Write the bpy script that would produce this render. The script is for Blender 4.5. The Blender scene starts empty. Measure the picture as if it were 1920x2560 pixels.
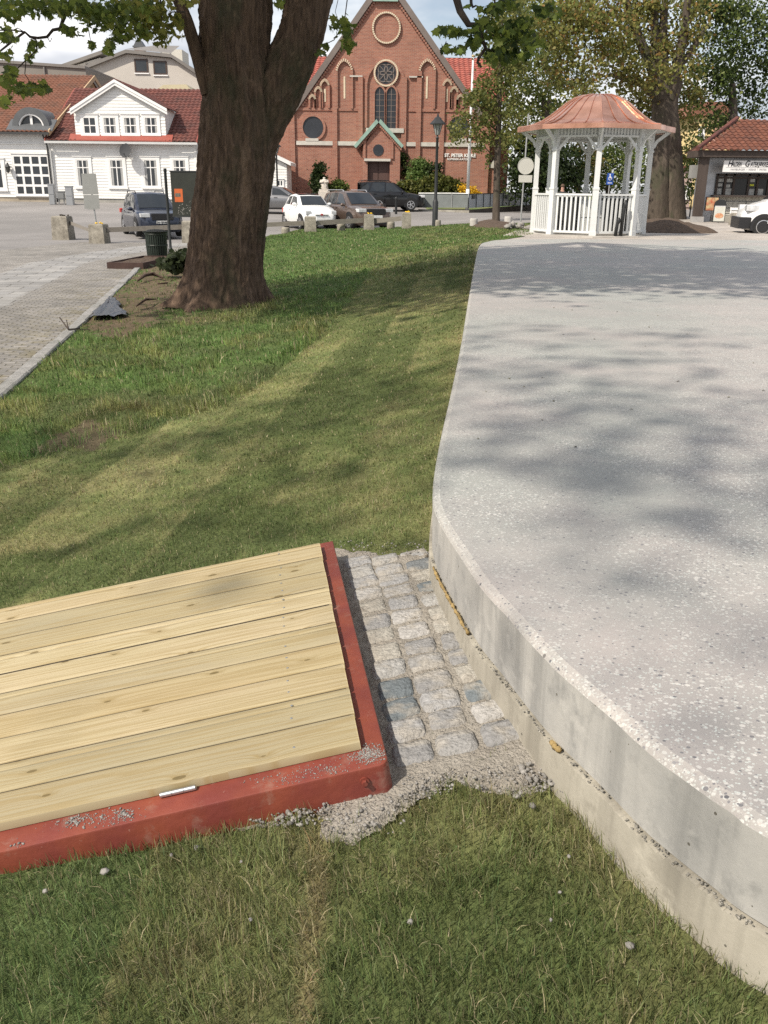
import bpy, math, random
import numpy as np
from mathutils import Vector, Matrix, noise as mnoise
S = bpy.context.scene
COL = S.collection
R = math.radians
# ------------------------------------------------------------------ camera
F, EYE, PITCH, ROLL = 2200.0, 1.55, R(20.1), R(0.65)
FW = np.array([0, math.cos(PITCH), -math.sin(PITCH)])
_u0 = np.array([0, math.sin(PITCH), math.cos(PITCH)]); _r0 = np.array([1.0, 0, 0])
RT = _r0 * math.cos(ROLL) + _u0 * math.sin(ROLL)
UP = _u0 * math.cos(ROLL) - _r0 * math.sin(ROLL)
E0 = np.array([0, 0, EYE])
def ray(x, y): return FW + RT * (x - 960) / F - UP * (y - 1280) / F
def atz(x, y, z=0.0):
    d = ray(x, y); return E0 + d * ((z - EYE) / d[2])
def aty(x, y, Y):
    d = ray(x, y); return E0 + d * (Y / d[1])
cd = bpy.data.cameras.new('camera'); cam = bpy.data.objects.new('camera', cd); COL.objects.link(cam)
cd.sensor_fit = 'VERTICAL'; cd.angle_y = 2 * math.atan(1280 / F); cd.clip_start = 0.05; cd.clip_end = 4000
m = Matrix(((RT[0], UP[0], -FW[0]), (RT[1], UP[1], -FW[1]), (RT[2], UP[2], -FW[2])))
cam.matrix_world = Matrix.Translation((0, 0, EYE)) @ m.to_4x4()
S.camera = cam
# ------------------------------------------------------------------ light
SUN = Vector((-0.75 * math.cos(R(46)), -0.66 * math.cos(R(46)), math.sin(R(46)))).normalized()
sl = bpy.data.lights.new('sun', 'SUN'); sl.energy = 4.35; sl.angle = R(0.7); sl.color = (1.0, 0.92, 0.80)
so = bpy.data.objects.new('sun', sl); COL.objects.link(so)
so.rotation_euler = SUN.to_track_quat('Z', 'Y').to_euler()
W = bpy.data.worlds.new('World'); S.world = W; W.use_nodes = True
nt = W.node_tree; nt.nodes.clear()
wo = nt.nodes.new('ShaderNodeOutputWorld'); bg = nt.nodes.new('ShaderNodeBackground')
sk = nt.nodes.new('ShaderNodeTexSky'); sk.sky_type = 'NISHITA'; sk.sun_disc = False
sk.sun_elevation = R(46); sk.sun_rotation = math.atan2(SUN.x, SUN.y); sk.air_density = 1.0; sk.dust_density = 2.0; sk.ozone_density = 0.5
tc = nt.nodes.new('ShaderNodeTexCoord'); mp = nt.nodes.new('ShaderNodeMapping'); mp.inputs['Scale'].default_value = (1, 1, 2.6)
mp.inputs['Location'].default_value = (0.35, 0.2, 0.1)
nz = nt.nodes.new('ShaderNodeTexNoise'); nz.inputs['Scale'].default_value = 3.2; nz.inputs['Detail'].default_value = 7; nz.inputs['Roughness'].default_value = 0.55
rp = nt.nodes.new('ShaderNodeValToRGB'); rp.color_ramp.elements[0].position = 0.35; rp.color_ramp.elements[1].position = 0.60
nz2 = nt.nodes.new('ShaderNodeTexNoise'); nz2.inputs['Scale'].default_value = 6; nz2.inputs['Detail'].default_value = 4
rp2 = nt.nodes.new('ShaderNodeValToRGB'); rp2.color_ramp.elements[0].color = (4.6, 4.9, 5.5, 1); rp2.color_ramp.elements[1].color = (10.2, 10.0, 9.8, 1)
rp2.color_ramp.elements[0].position = 0.35; rp2.color_ramp.elements[1].position = 0.65
mx = nt.nodes.new('ShaderNodeMix'); mx.data_type = 'RGBA'
L = nt.links.new
L(tc.outputs['Generated'], mp.inputs['Vector']); L(mp.outputs[0], nz.inputs['Vector']); L(mp.outputs[0], nz2.inputs['Vector'])
L(nz.outputs['Fac'], rp.inputs['Fac']); L(nz2.outputs['Fac'], rp2.inputs['Fac'])
L(rp.outputs['Color'], mx.inputs['Factor']); L(sk.outputs[0], mx.inputs['A']); L(rp2.outputs['Color'], mx.inputs['B'])
L(mx.outputs['Result'], bg.inputs['Color']); bg.inputs['Strength'].default_value = 0.112
L(bg.outputs[0], wo.inputs[0])
S.view_settings.view_transform = 'Standard'; S.view_settings.look = 'None'; S.view_settings.exposure = 0.28; S.view_settings.gamma = 1
S.view_settings.use_curve_mapping = False
S.cycles.use_denoising = False
S.cycles.max_bounces = 8; S.cycles.diffuse_bounces = 3; S.cycles.glossy_bounces = 3; S.cycles.transmission_bounces = 4; S.cycles.transparent_max_bounces = 8
S.cycles.caustics_reflective = False; S.cycles.caustics_refractive = False
# ------------------------------------------------------------------ numpy noise
def _h(ix, iy, s):
    n = (ix.astype(np.int64) * 374761393 + iy.astype(np.int64) * 668265263 + s * 974711) & 0x7fffffff
    n = (n ^ (n >> 13)) * 1274126177 & 0x7fffffff
    return ((n ^ (n >> 16)) & 0xffff) / 65535.0
def vn(x, y, s=0):
    x = np.asarray(x, float); y = np.asarray(y, float)
    ix = np.floor(x); iy = np.floor(y); fx = x - ix; fy = y - iy
    fx = fx * fx * (3 - 2 * fx); fy = fy * fy * (3 - 2 * fy)
    a = _h(ix, iy, s); b = _h(ix + 1, iy, s); c = _h(ix, iy + 1, s); d = _h(ix + 1, iy + 1, s)
    return (a * (1 - fx) + b * fx) * (1 - fy) + (c * (1 - fx) + d * fx) * fy
def fbm(x, y, s=0, o=4):
    t = 0; a = 0.5
    for k in range(o):
        t = t + a * vn(np.asarray(x) * 2 ** k, np.asarray(y) * 2 ** k, s + k * 17); a *= 0.5
    return t / (1 - 0.5 ** o)
def sstep(a, b, x):
    t = np.clip((np.asarray(x, float) - a) / (b - a), 0, 1); return t * t * (3 - 2 * t)
# ------------------------------------------------------------------ materials
MATS = {}
def mat(name, color, rough=0.75, metal=0.0, var=0.12, vs=3.0, bump=0.0, bs=40.0, attr=None, spec=0.4, stretch=(1, 1, 1), trans=0.0, col2=None, mixs=None, coat=0.0):
    if name in MATS: return MATS[name]
    M = bpy.data.materials.new(name); M.use_nodes = True; t = M.node_tree; b = t.nodes['Principled BSDF']; l = t.links.new
    b.inputs['Roughness'].default_value = rough; b.inputs['Metallic'].default_value = metal
    b.inputs['Specular IOR Level'].default_value = spec
    if coat: b.inputs['Coat Weight'].default_value = coat; b.inputs['Coat Roughness'].default_value = 0.05
    tc = t.nodes.new('ShaderNodeTexCoord'); mp = t.nodes.new('ShaderNodeMapping'); mp.inputs['Scale'].default_value = stretch
    l(tc.outputs['Object'], mp.inputs['Vector'])
    if attr:
        a = t.nodes.new('ShaderNodeAttribute'); a.attribute_name = attr; base = a.outputs['Color']
    else:
        a = t.nodes.new('ShaderNodeRGB'); a.outputs[0].default_value = (*color, 1); base = a.outputs[0]
    if col2:
        n = t.nodes.new('ShaderNodeTexNoise'); n.inputs['Scale'].default_value = mixs or vs; n.inputs['Detail'].default_value = 5
        l(mp.outputs[0], n.inputs['Vector'])
        r = t.nodes.new('ShaderNodeValToRGB'); r.color_ramp.elements[0].position = 0.4; r.color_ramp.elements[1].position = 0.62; l(n.outputs['Fac'], r.inputs['Fac'])
        x = t.nodes.new('ShaderNodeMix'); x.data_type = 'RGBA'; l(r.outputs['Color'], x.inputs['Factor']); l(base, x.inputs['A']); x.inputs['B'].default_value = (*col2, 1); base = x.outputs['Result']
    if var:
        n = t.nodes.new('ShaderNodeTexNoise'); n.inputs['Scale'].default_value = vs; n.inputs['Detail'].default_value = 8; n.inputs['Roughness'].default_value = 0.65
        l(mp.outputs[0], n.inputs['Vector'])
        r = t.nodes.new('ShaderNodeMapRange'); r.inputs['From Min'].default_value = 0.3; r.inputs['From Max'].default_value = 0.7
        r.inputs['To Min'].default_value = 1 - var; r.inputs['To Max'].default_value = 1 + var; l(n.outputs['Fac'], r.inputs['Value'])
        x = t.nodes.new('ShaderNodeVectorMath'); x.operation = 'SCALE'; l(base, x.inputs[0]); l(r.outputs[0], x.inputs['Scale']); base = x.outputs[0]
    l(base, b.inputs['Base Color'])
    if bump:
        n = t.nodes.new('ShaderNodeTexNoise'); n.inputs['Scale'].default_value = bs; n.inputs['Detail'].default_value = 6; l(mp.outputs[0], n.inputs['Vector'])
        u = t.nodes.new('ShaderNodeBump'); u.inputs['Strength'].default_value = bump; u.inputs['Distance'].default_value = 0.02; l(n.outputs['Fac'], u.inputs['Height']); l(u.outputs[0], b.inputs['Normal'])
    if trans:
        tr = t.nodes.new('ShaderNodeBsdfTranslucent'); l(base, tr.inputs['Color']); ms = t.nodes.new('ShaderNodeMixShader'); ms.inputs[0].default_value = trans
        l(b.outputs[0], ms.inputs[1]); l(tr.outputs[0], ms.inputs[2]); l(ms.outputs[0], t.nodes['Material Output'].inputs['Surface'])
    MATS[name] = M; return M
def brick_mat(name, c1, c2, mortar, bw=0.25, bh=0.083, msize=0.012, var=0.15):
    if name in MATS: return MATS[name]
    M = bpy.data.materials.new(name); M.use_nodes = True; t = M.node_tree; b = t.nodes['Principled BSDF']; l = t.links.new
    b.inputs['Roughness'].default_value = 0.85; b.inputs['Specular IOR Level'].default_value = 0.2
    g = t.nodes.new('ShaderNodeTexCoord'); s = t.nodes.new('ShaderNodeSeparateXYZ'); l(g.outputs['Object'], s.inputs[0])
    ad = t.nodes.new('ShaderNodeMath'); l(s.outputs['X'], ad.inputs[0]); l(s.outputs['Y'], ad.inputs[1])
    c = t.nodes.new('ShaderNodeCombineXYZ'); l(ad.outputs[0], c.inputs['X']); l(s.outputs['Z'], c.inputs['Y'])
    k = t.nodes.new('ShaderNodeTexBrick'); k.inputs['Scale'].default_value = 1; k.inputs['Brick Width'].default_value = bw; k.inputs['Row Height'].default_value = bh
    k.inputs['Mortar Size'].default_value = msize; k.inputs['Mortar Smooth'].default_value = 0.3; k.inputs['Bias'].default_value = 0.0
    k.inputs['Color1'].default_value = (*c1, 1); k.inputs['Color2'].default_value = (*c2, 1); k.inputs['Mortar'].default_value = (*mortar, 1)
    l(c.outputs[0], k.inputs['Vector'])
    n = t.nodes.new('ShaderNodeTexNoise'); n.inputs['Scale'].default_value = 0.9; n.inputs['Detail'].default_value = 9; n.inputs['Roughness'].default_value = 0.7; l(g.outputs['Object'], n.inputs['Vector'])
    r = t.nodes.new('ShaderNodeMapRange'); r.inputs['From Min'].default_value = 0.3; r.inputs['From Max'].default_value = 0.7; r.inputs['To Min'].default_value = 1 - var; r.inputs['To Max'].default_value = 1 + var; l(n.outputs['Fac'], r.inputs['Value'])
    x = t.nodes.new('ShaderNodeVectorMath'); x.operation = 'SCALE'; l(k.outputs['Color'], x.inputs[0]); l(r.outputs[0], x.inputs['Scale']); l(x.outputs[0], b.inputs['Base Color'])
    u = t.nodes.new('ShaderNodeBump'); u.inputs['Strength'].default_value = 0.5; u.inputs['Distance'].default_value = 0.01; u.invert = True; l(k.outputs['Fac'], u.inputs['Height']); l(u.outputs[0], b.inputs['Normal'])
    MATS[name] = M; return M
def glass_mat(name='window_glass', col=(0.03, 0.035, 0.04), rough=0.08, spec=0.6):
    return mat(name, col, rough=rough, var=0.3, vs=0.7, spec=spec)
# ------------------------------------------------------------------ mesh builder
class MB:
    def __init__(s): s.v = []; s.f = []; s.mi = []
    def add(s, vs, fs, mi=0):
        o = len(s.v); s.v.extend([tuple(p) for p in vs]); s.f.extend([tuple(i + o for i in f) for f in fs]); s.mi.extend([mi] * len(fs)); return s
    def box(s, x0, x1, y0, y1, z0, z1, mi=0):
        return s.add([(x0, y0, z0), (x1, y0, z0), (x1, y1, z0), (x0, y1, z0), (x0, y0, z1), (x1, y0, z1), (x1, y1, z1), (x0, y1, z1)],
                     [(0, 3, 2, 1), (4, 5, 6, 7), (0, 1, 5, 4), (1, 2, 6, 5), (2, 3, 7, 6), (3, 0, 4, 7)], mi)
    def cbox(s, c, d, rz=0, mi=0, tilt=None):
        mt = Matrix.Rotation(rz, 4, 'Z')
        if tilt: mt = mt @ Matrix.Rotation(tilt[0], 4, tilt[1])
        b = MB().box(-d[0] / 2, d[0] / 2, -d[1] / 2, d[1] / 2, -d[2] / 2, d[2] / 2)
        return s.add([tuple(mt @ Vector(p) + Vector(c)) for p in b.v], b.f, mi)
    def bev(s, x0, x1, y0, y1, z0, z1, b=0.01, mi=0):
        # chamfered top box
        vs = [(x0, y0, z0), (x1, y0, z0), (x1, y1, z0), (x0, y1, z0), (x0, y0, z1 - b), (x1, y0, z1 - b), (x1, y1, z1 - b), (x0, y1, z1 - b),
              (x0 + b, y0 + b, z1), (x1 - b, y0 + b, z1), (x1 - b, y1 - b, z1), (x0 + b, y1 - b, z1)]
        fs = [(0, 3, 2, 1), (8, 9, 10, 11)]
        for a in range(4):
            c = (a + 1) % 4; fs += [(a, c, 4 + c, 4 + a), (4 + a, 4 + c, 8 + c, 8 + a)]
        return s.add(vs, fs, mi)
    def prism(s, poly, a, b, ax='y', mi=0):
        n = len(poly)
        def mk(p, t): return (p[0], t, p[1]) if ax == 'y' else ((t, p[0], p[1]) if ax == 'x' else (p[0], p[1], t))
        vs = [mk(p, a) for p in poly] + [mk(p, b) for p in poly]
        fs = [tuple(range(n)), tuple(range(2 * n - 1, n - 1, -1))] + [(i, n + i, n + (i + 1) % n, (i + 1) % n) for i in range(n)]
        return s.add(vs, fs, mi)
    def ring(s, outer, inner, a, b, mi=0, closed=True):
        # extruded band between two outlines of equal length in x,z, from y=a to y=b
        n = len(outer); vs = [(p[0], a, p[1]) for p in outer] + [(p[0], a, p[1]) for p in inner] + [(p[0], b, p[1]) for p in outer] + [(p[0], b, p[1]) for p in inner]
        fs = []
        for i in range(n if closed else n - 1):
            j = (i + 1) % n
            fs += [(i, j, n + j, n + i), (2 * n + i, 3 * n + i, 3 * n + j, 2 * n + j), (i, 2 * n + i, 2 * n + j, j), (n + i, n + j, 3 * n + j, 3 * n + i)]
        if not closed: fs += [(0, n, 3 * n, 2 * n), (n - 1, 3 * n - 1, 4 * n - 1, 2 * n - 1)]
        return s.add(vs, fs, mi)
    def tube(s, pts, rad, n=8, cap=True, mi=0):
        pts = [Vector(p) for p in pts]; k = len(pts)
        if not hasattr(rad, '__len__'): rad = [rad] * k
        vs = []; ref = None
        for i, p in enumerate(pts):
            d = (pts[min(i + 1, k - 1)] - pts[max(i - 1, 0)]).normalized()
            if ref is None:
                ref = Vector((1, 0, 0)) if abs(d.x) < 0.8 else Vector((0, 1, 0))
            a = (ref - d * ref.dot(d)).normalized(); ref = a; b = d.cross(a)
            vs += [p + (a * math.cos(2 * math.pi * j / n) + b * math.sin(2 * math.pi * j / n)) * rad[i] for j in range(n)]
        fs = [(i * n + j, i * n + (j + 1) % n, (i + 1) * n + (j + 1) % n, (i + 1) * n + j) for i in range(k - 1) for j in range(n)]
        if cap: fs += [tuple(range(n - 1, -1, -1)), tuple(range((k - 1) * n, k * n))]
        return s.add(vs, fs, mi)
    def cyl(s, p0, p1, r0, r1=None, n=12, mi=0): return s.tube([p0, p1], [r0, r0 if r1 is None else r1], n, True, mi)
    def lathe(s, prof, c=(0, 0, 0), n=16, mi=0, ph=0.0):
        vs = [(c[0] + r * math.cos(2 * math.pi * j / n + ph), c[1] + r * math.sin(2 * math.pi * j / n + ph), c[2] + z) for r, z in prof for j in range(n)]
        k = len(prof)
        fs = [(i * n + j, i * n + (j + 1) % n, (i + 1) * n + (j + 1) % n, (i + 1) * n + j) for i in range(k - 1) for j in range(n)]
        fs += [tuple(range(n - 1, -1, -1)), tuple(range((k - 1) * n, k * n))]
        return s.add(vs, fs, mi)
    def blob(s, c, r, n=8, k=6, jit=0.0, rng=None, mi=0):
        vs = [(c[0], c[1], c[2] - r[2])]
        for i in range(1, k):
            a = -math.pi / 2 + math.pi * i / k
            for j in range(n):
                q = 1 + (rng.uniform(-jit, jit) if rng else 0)
                vs.append((c[0] + r[0] * q * math.cos(a) * math.cos(2 * math.pi * j / n), c[1] + r[1] * q * math.cos(a) * math.sin(2 * math.pi * j / n), c[2] + r[2] * q * math.sin(a)))
        vs.append((c[0], c[1], c[2] + r[2])); e = len(vs) - 1
        fs = [(0, 1 + (j + 1) % n, 1 + j) for j in range(n)]
        for i in range(k - 2):
            fs += [(1 + i * n + j, 1 + i * n + (j + 1) % n, 1 + (i + 1) * n + (j + 1) % n, 1 + (i + 1) * n + j) for j in range(n)]
        fs += [(e, 1 + (k - 2) * n + j, 1 + (k - 2) * n + (j + 1) % n) for j in range(n)]
        return s.add(vs, fs, mi)
    def xf(s, mt):
        s.v = [tuple(mt @ Vector(p)) for p in s.v]; return s
    def build(s, name, mats, parent=None, smooth=False, loc=None, angle=None):
        me = bpy.data.meshes.new(name); me.from_pydata(s.v, [], s.f)
        if not isinstance(mats, (list, tuple)): mats = [mats]
        for q in mats: me.materials.append(q)
        if len(mats) > 1: me.polygons.foreach_set('material_index', s.mi)
        if smooth: me.polygons.foreach_set('use_smooth', [True] * len(me.polygons))
        me.update()
        if angle is not None:
            me.polygons.foreach_set('use_smooth', [True] * len(me.polygons)); me.set_sharp_from_angle(angle=R(angle))
        return link(name, me, parent, loc)
def link(name, me, parent=None, loc=None):
    o = bpy.data.objects.new(name, me); COL.objects.link(o)
    if parent: o.parent = parent
    if loc is not None: o.location = loc
    return o
def np_mesh(name, v, faces_flat, counts, mats, parent=None, col=None, smooth=False):
    me = bpy.data.meshes.new(name); n = len(v); me.vertices.add(n); me.vertices.foreach_set('co', np.asarray(v, np.float32).ravel())
    faces_flat = np.asarray(faces_flat, np.int32).ravel(); counts = np.asarray(counts, np.int32)
    me.loops.add(len(faces_flat)); me.loops.foreach_set('vertex_index', faces_flat)
    me.polygons.add(len(counts)); st = np.concatenate([[0], np.cumsum(counts)[:-1]]).astype(np.int32)
    me.polygons.foreach_set('loop_start', st); me.polygons.foreach_set('loop_total', counts)
    if smooth: me.polygons.foreach_set('use_smooth', np.ones(len(counts), bool))
    if col is not None:
        a = me.color_attributes.new('col', 'FLOAT_COLOR', 'POINT'); a.data.foreach_set('color', np.asarray(col, np.float32).ravel())
    me.update(calc_edges=True)
    if not isinstance(mats, (list, tuple)): mats = [mats]
    for q in mats: me.materials.append(q)
    return link(name, me, parent)
def grid_mesh(name, X, Y, Z, mats, parent=None, col=None, keep=None, smooth=True):
    ny, nx = X.shape; v = np.stack([X, Y, Z], -1).reshape(-1, 3); idx = np.arange(nx * ny).reshape(ny, nx)
    q = np.stack([idx[:-1, :-1], idx[:-1, 1:], idx[1:, 1:], idx[1:, :-1]], -1).reshape(-1, 4)
    if keep is not None: q = q[keep.reshape(-1)]
    return np_mesh(name, v, q, np.full(len(q), 4), mats, parent, None if col is None else col.reshape(-1, 4), smooth)
def tag(o, label=None, cat=None, group=None, kind=None):
    if label: o['label'] = label
    if cat: o['category'] = cat
    if group: o['group'] = group
    if kind: o['kind'] = kind
    return o
def thing(name, label, cat, loc=(0, 0, 0), rz=0.0, group=None):
    o = bpy.data.objects.new(name, None); COL.objects.link(o); o.location = loc; o.rotation_euler = (0, 0, rz); o.empty_display_size = 0.2
    return tag(o, label, cat, group)
def copy_tree(o, parent=None):
    c = o.copy(); COL.objects.link(c)
    if parent: c.parent = parent
    for ch in [x for x in bpy.data.objects if x.parent == o]: copy_tree(ch, c)
    return c
def text_mesh(name, s, size, m, parent, loc, depth=0.01, bold=0.0, shear=0.0, align='LEFT', rot=(R(90), 0, 0)):
    cu = bpy.data.curves.new(name, 'FONT'); cu.body = s; cu.size = size; cu.extrude = depth; cu.offset = bold; cu.shear = shear; cu.align_x = align
    to = bpy.data.objects.new(name, cu); COL.objects.link(to)
    dg = bpy.context.evaluated_depsgraph_get(); me = bpy.data.meshes.new_from_object(to.evaluated_get(dg)); bpy.data.objects.remove(to)
    me.materials.clear(); me.materials.append(m); o = link(name, me, parent, loc); o.rotation_euler = rot; return o
# ------------------------------------------------------------------ ground heights
T = 0.37
XR_Y = [0, 1.45, 1.9, 2.6, 3.2, 3.8, 5.6, 7.6, 12.4, 21.5, 28, 40]; XR_X = [1.5, .8, .54, .32, .22, .22, .42, .65, 1.15, 2.1, 3.4, 4]
XL_Y = [0, 8.3, 13.5, 24.4, 28, 34, 40]; XL_X = [-2.3, -3.69, -4.55, -6.45, -6.3, -5.2, -5]
def gz(x, y):
    x = np.asarray(x, float); y = np.asarray(y, float)
    zr = 0.0182 * np.clip(y - 1.8, 0, 20.3); xr = np.interp(y, XR_Y, XR_X); xl = np.where(y < 8.3, np.interp(y, [0, 3, 8.3], [-4.2, -4.1, -3.69]), np.interp(y, XL_Y, XL_X))
    t = np.clip((xr - x) / (xr - xl), 0, 1); f = (1 - (1 - t) ** 1.9) * (1 - 0.5 * sstep(20, 31, y) * sstep(1.0, 0.8, t))
    right = sstep(3.0, 6.5, x)
    far = sstep(36.5, 42.0, y) * (1 - right)
    z = zr * (1 - f) - 0.38 * f
    z = z * (1 - far) + far * -0.24
    z = z - 0.06 * right * sstep(26, 32, y)
    left = sstep(-6, -16, x)
    return z + np.clip(y - 40, 0, 80) * (0.036 + 0.022 * left) * (1 - right)
def G(x, y): return float(gz(x, y))
def gp(px, py, y0=2.0):
    Y = np.arange(y0, 140, .04); d = ray(px, py); X = d[0] / d[1] * Y; Z = EYE + d[2] / d[1] * Y; k = np.argmax(Z <= gz(X, Y)); return np.array([X[k], Y[k], float(gz(X[k], Y[k]))])
def atg(px, py):
    z = 0.1
    for _ in range(12):
        p = atz(px, py, z); z = 0.5 * z + 0.5 * G(p[0], p[1])
    return p
# ================================================================== GROUND
rng = np.random.default_rng(7); rnd = random.Random(5)
def inpoly(x, y, poly):
    x = np.asarray(x); y = np.asarray(y); r = np.zeros(x.shape, bool); n = len(poly)
    for i in range(n):
        x1, y1 = poly[i]; x2, y2 = poly[(i + 1) % n]
        if y1 == y2: continue
        c = ((y1 > y) != (y2 > y)) & (x < (x2 - x1) * (y - y1) / (y2 - y1) + x1); r ^= c
    return r
# far ground, one sheet to the horizon
def axis(*seg):
    a = [np.linspace(p, q, n, endpoint=False) for p, q, n in seg]; return np.concatenate(a + [[seg[-1][1]]])
gx = axis((-900, -60, 14), (-60, -12, 24), (-12, 12, 48), (12, 60, 24), (60, 900, 14)); gy = axis((-60, 0, 8), (0, 40, 80), (40, 100, 60), (100, 1500, 20))
X, Y = np.meshgrid(gx, gy); hole = (X > -12) & (Y < 36)
Z = gz(X, Y) - 0.03
mg = mat('asphalt', (0.25, 0.235, 0.225), rough=0.92, var=0.14, vs=0.35, bump=0.35, bs=9, col2=(0.19, 0.18, 0.172), mixs=0.09)
tag(grid_mesh('ground', X, Y, Z - 0.10 * ((X > np.interp(Y, XL_Y, XL_X) - 1.2) & (Y < 38.6) & (X < 60)), mg), kind='structure')
# ---- paved strip left of the lawn: setts next to the kerb, flagstones beyond
def pave_mat():
    M = bpy.data.materials.new('pavement'); M.use_nodes = True; t = M.node_tree; b = t.nodes['Principled BSDF']; l = t.links.new
    b.inputs['Roughness'].default_value = 0.9; b.inputs['Specular IOR Level'].default_value = 0.25
    g = t.nodes.new('ShaderNodeTexCoord'); mp = t.nodes.new('ShaderNodeMapping'); mp.inputs['Rotation'].default_value = (0, 0, R(-9.8)); l(g.outputs['Object'], mp.inputs['Vector'])
    wn = t.nodes.new('ShaderNodeTexNoise'); wn.inputs['Scale'].default_value = 2.2; l(mp.outputs[0], wn.inputs['Vector'])
    wa = t.nodes.new('ShaderNodeMix'); wa.data_type = 'VECTOR'; wa.inputs['Factor'].default_value = 0.09; l(mp.outputs[0], wa.inputs['A']); l(wn.outputs['Color'], wa.inputs['B'])
    def brick(w, h, ms, c1, c2, mo, rot=False):
        k = t.nodes.new('ShaderNodeTexBrick'); k.inputs['Scale'].default_value = 1; k.inputs['Brick Width'].default_value = w; k.inputs['Row Height'].default_value = h; k.inputs['Mortar Size'].default_value = ms; k.inputs['Mortar Smooth'].default_value = 0.5
        k.inputs['Color1'].default_value = (*c1, 1); k.inputs['Color2'].default_value = (*c2, 1); k.inputs['Mortar'].default_value = (*mo, 1); l(wa.outputs['Result'], k.inputs['Vector']); return k
    k1 = brick(0.17, 0.115, 0.016, (0.30, 0.28, 0.26), (0.21, 0.20, 0.19), (0.185, 0.172, 0.15)); k2 = brick(0.62, 0.42, 0.012, (0.31, 0.30, 0.285), (0.245, 0.24, 0.235), (0.12, 0.11, 0.095))
    a = t.nodes.new('ShaderNodeAttribute'); a.attribute_name = 'col'; sp = t.nodes.new('ShaderNodeSeparateColor'); l(a.outputs['Color'], sp.inputs[0])
    x = t.nodes.new('ShaderNodeMix'); x.data_type = 'RGBA'; l(sp.outputs['Red'], x.inputs['Factor']); l(k1.outputs['Color'], x.inputs['A']); l(k2.outputs['Color'], x.inputs['B'])
    n = t.nodes.new('ShaderNodeTexNoise'); n.inputs['Scale'].default_value = 7; n.inputs['Detail'].default_value = 6; l(g.outputs['Object'], n.inputs['Vector'])
    ms = t.nodes.new('ShaderNodeMath'); ms.operation = 'MULTIPLY'; r = t.nodes.new('ShaderNodeMapRange'); r.inputs['From Min'].default_value = 0.42; r.inputs['From Max'].default_value = 0.58; l(n.outputs['Fac'], r.inputs['Value']); l(r.outputs[0], ms.inputs[0]); l(sp.outputs['Green'], ms.inputs[1])
    y = t.nodes.new('ShaderNodeMix'); y.data_type = 'RGBA'; l(ms.outputs[0], y.inputs['Factor']); l(x.outputs['Result'], y.inputs['A']); y.inputs['B'].default_value = (0.19, 0.165, 0.10, 1)
    n2 = t.nodes.new('ShaderNodeTexNoise'); n2.inputs['Scale'].default_value = 1.3; n2.inputs['Detail'].default_value = 8; l(g.outputs['Object'], n2.inputs['Vector'])
    r2 = t.nodes.new('ShaderNodeMapRange'); r2.inputs['From Min'].default_value = 0.3; r2.inputs['From Max'].default_value = 0.7; r2.inputs['To Min'].default_value = 0.78; r2.inputs['To Max'].default_value = 1.22; l(n2.outputs['Fac'], r2.inputs['Value'])
    v = t.nodes.new('ShaderNodeVectorMath'); v.operation = 'SCALE'; l(y.outputs['Result'], v.inputs[0]); l(r2.outputs[0], v.inputs['Scale']); l(v.outputs[0], b.inputs['Base Color'])
    xf = t.nodes.new('ShaderNodeMix'); l(sp.outputs['Red'], xf.inputs['Factor']); l(k1.outputs['Fac'], xf.inputs[2]); l(k2.outputs['Fac'], xf.inputs[3])
    u = t.nodes.new('ShaderNodeBump'); u.invert = True; u.inputs['Strength'].default_value = 0.8; u.inputs['Distance'].default_value = 0.015; l(xf.outputs[0], u.inputs['Height']); l(u.outputs[0], b.inputs['Normal'])
    return M
d = np.linspace(0.0, 6.0, 61); yy = np.linspace(2, 34, 161); D, Y = np.meshgrid(d, yy); X = np.interp(Y, XL_Y, XL_X) - 0.15 - D
wob = D + 0.25 * (fbm(X * 2, Y * 2, 3) - 0.5)
flag = sstep(1.45, 1.5, wob) * (1 - sstep(2.9, 2.95, wob)); moss = (0.8 * np.exp(-D / 0.6) * sstep(0.35, 0.6, fbm(X * 1.2, Y * 1.2, 8)) + 0.06) * (1 - 0.8 * flag)
c = np.stack([flag, np.clip(moss, 0, 1), flag * 0, flag * 0 + 1], -1)
tag(grid_mesh('pavement', X[:, ::-1], Y[:, ::-1], (gz(X, Y) + 0.004 + 0.012 * (fbm(X * 1.5, Y * 1.5, 5) - 0.5))[:, ::-1], pave_mat(), col=c[:, ::-1]), kind='structure')
# ---- granite kerb
gran = mat('granite', (0.30, 0.29, 0.28), rough=0.9, var=0.3, vs=18, bump=0.5, bs=60, col2=(0.24, 0.235, 0.22), mixs=2.5)
mb = MB(); y = 2.0
while y < 23.4:
    ln = rnd.uniform(0.75, 1.15); xa, xb = np.interp([y, y + ln], XL_Y, XL_X); z = G(xa, y) + 0.035 + rnd.uniform(-.012, .012); an = math.atan2(ln, xb - xa) - math.pi / 2
    b = MB().bev(-0.075, 0.075, 0.006, ln - 0.006, -0.3, 0.0, 0.014); mb.add([tuple(Matrix.Rotation(an + rnd.uniform(-.008, .008), 4, 'Z') @ Vector(p) + Vector((xa - 0.075 + rnd.uniform(-.012, .012), y, z))) for p in b.v], b.f); y += ln
tag(mb.build('kerb', gran), kind='structure')
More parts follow.
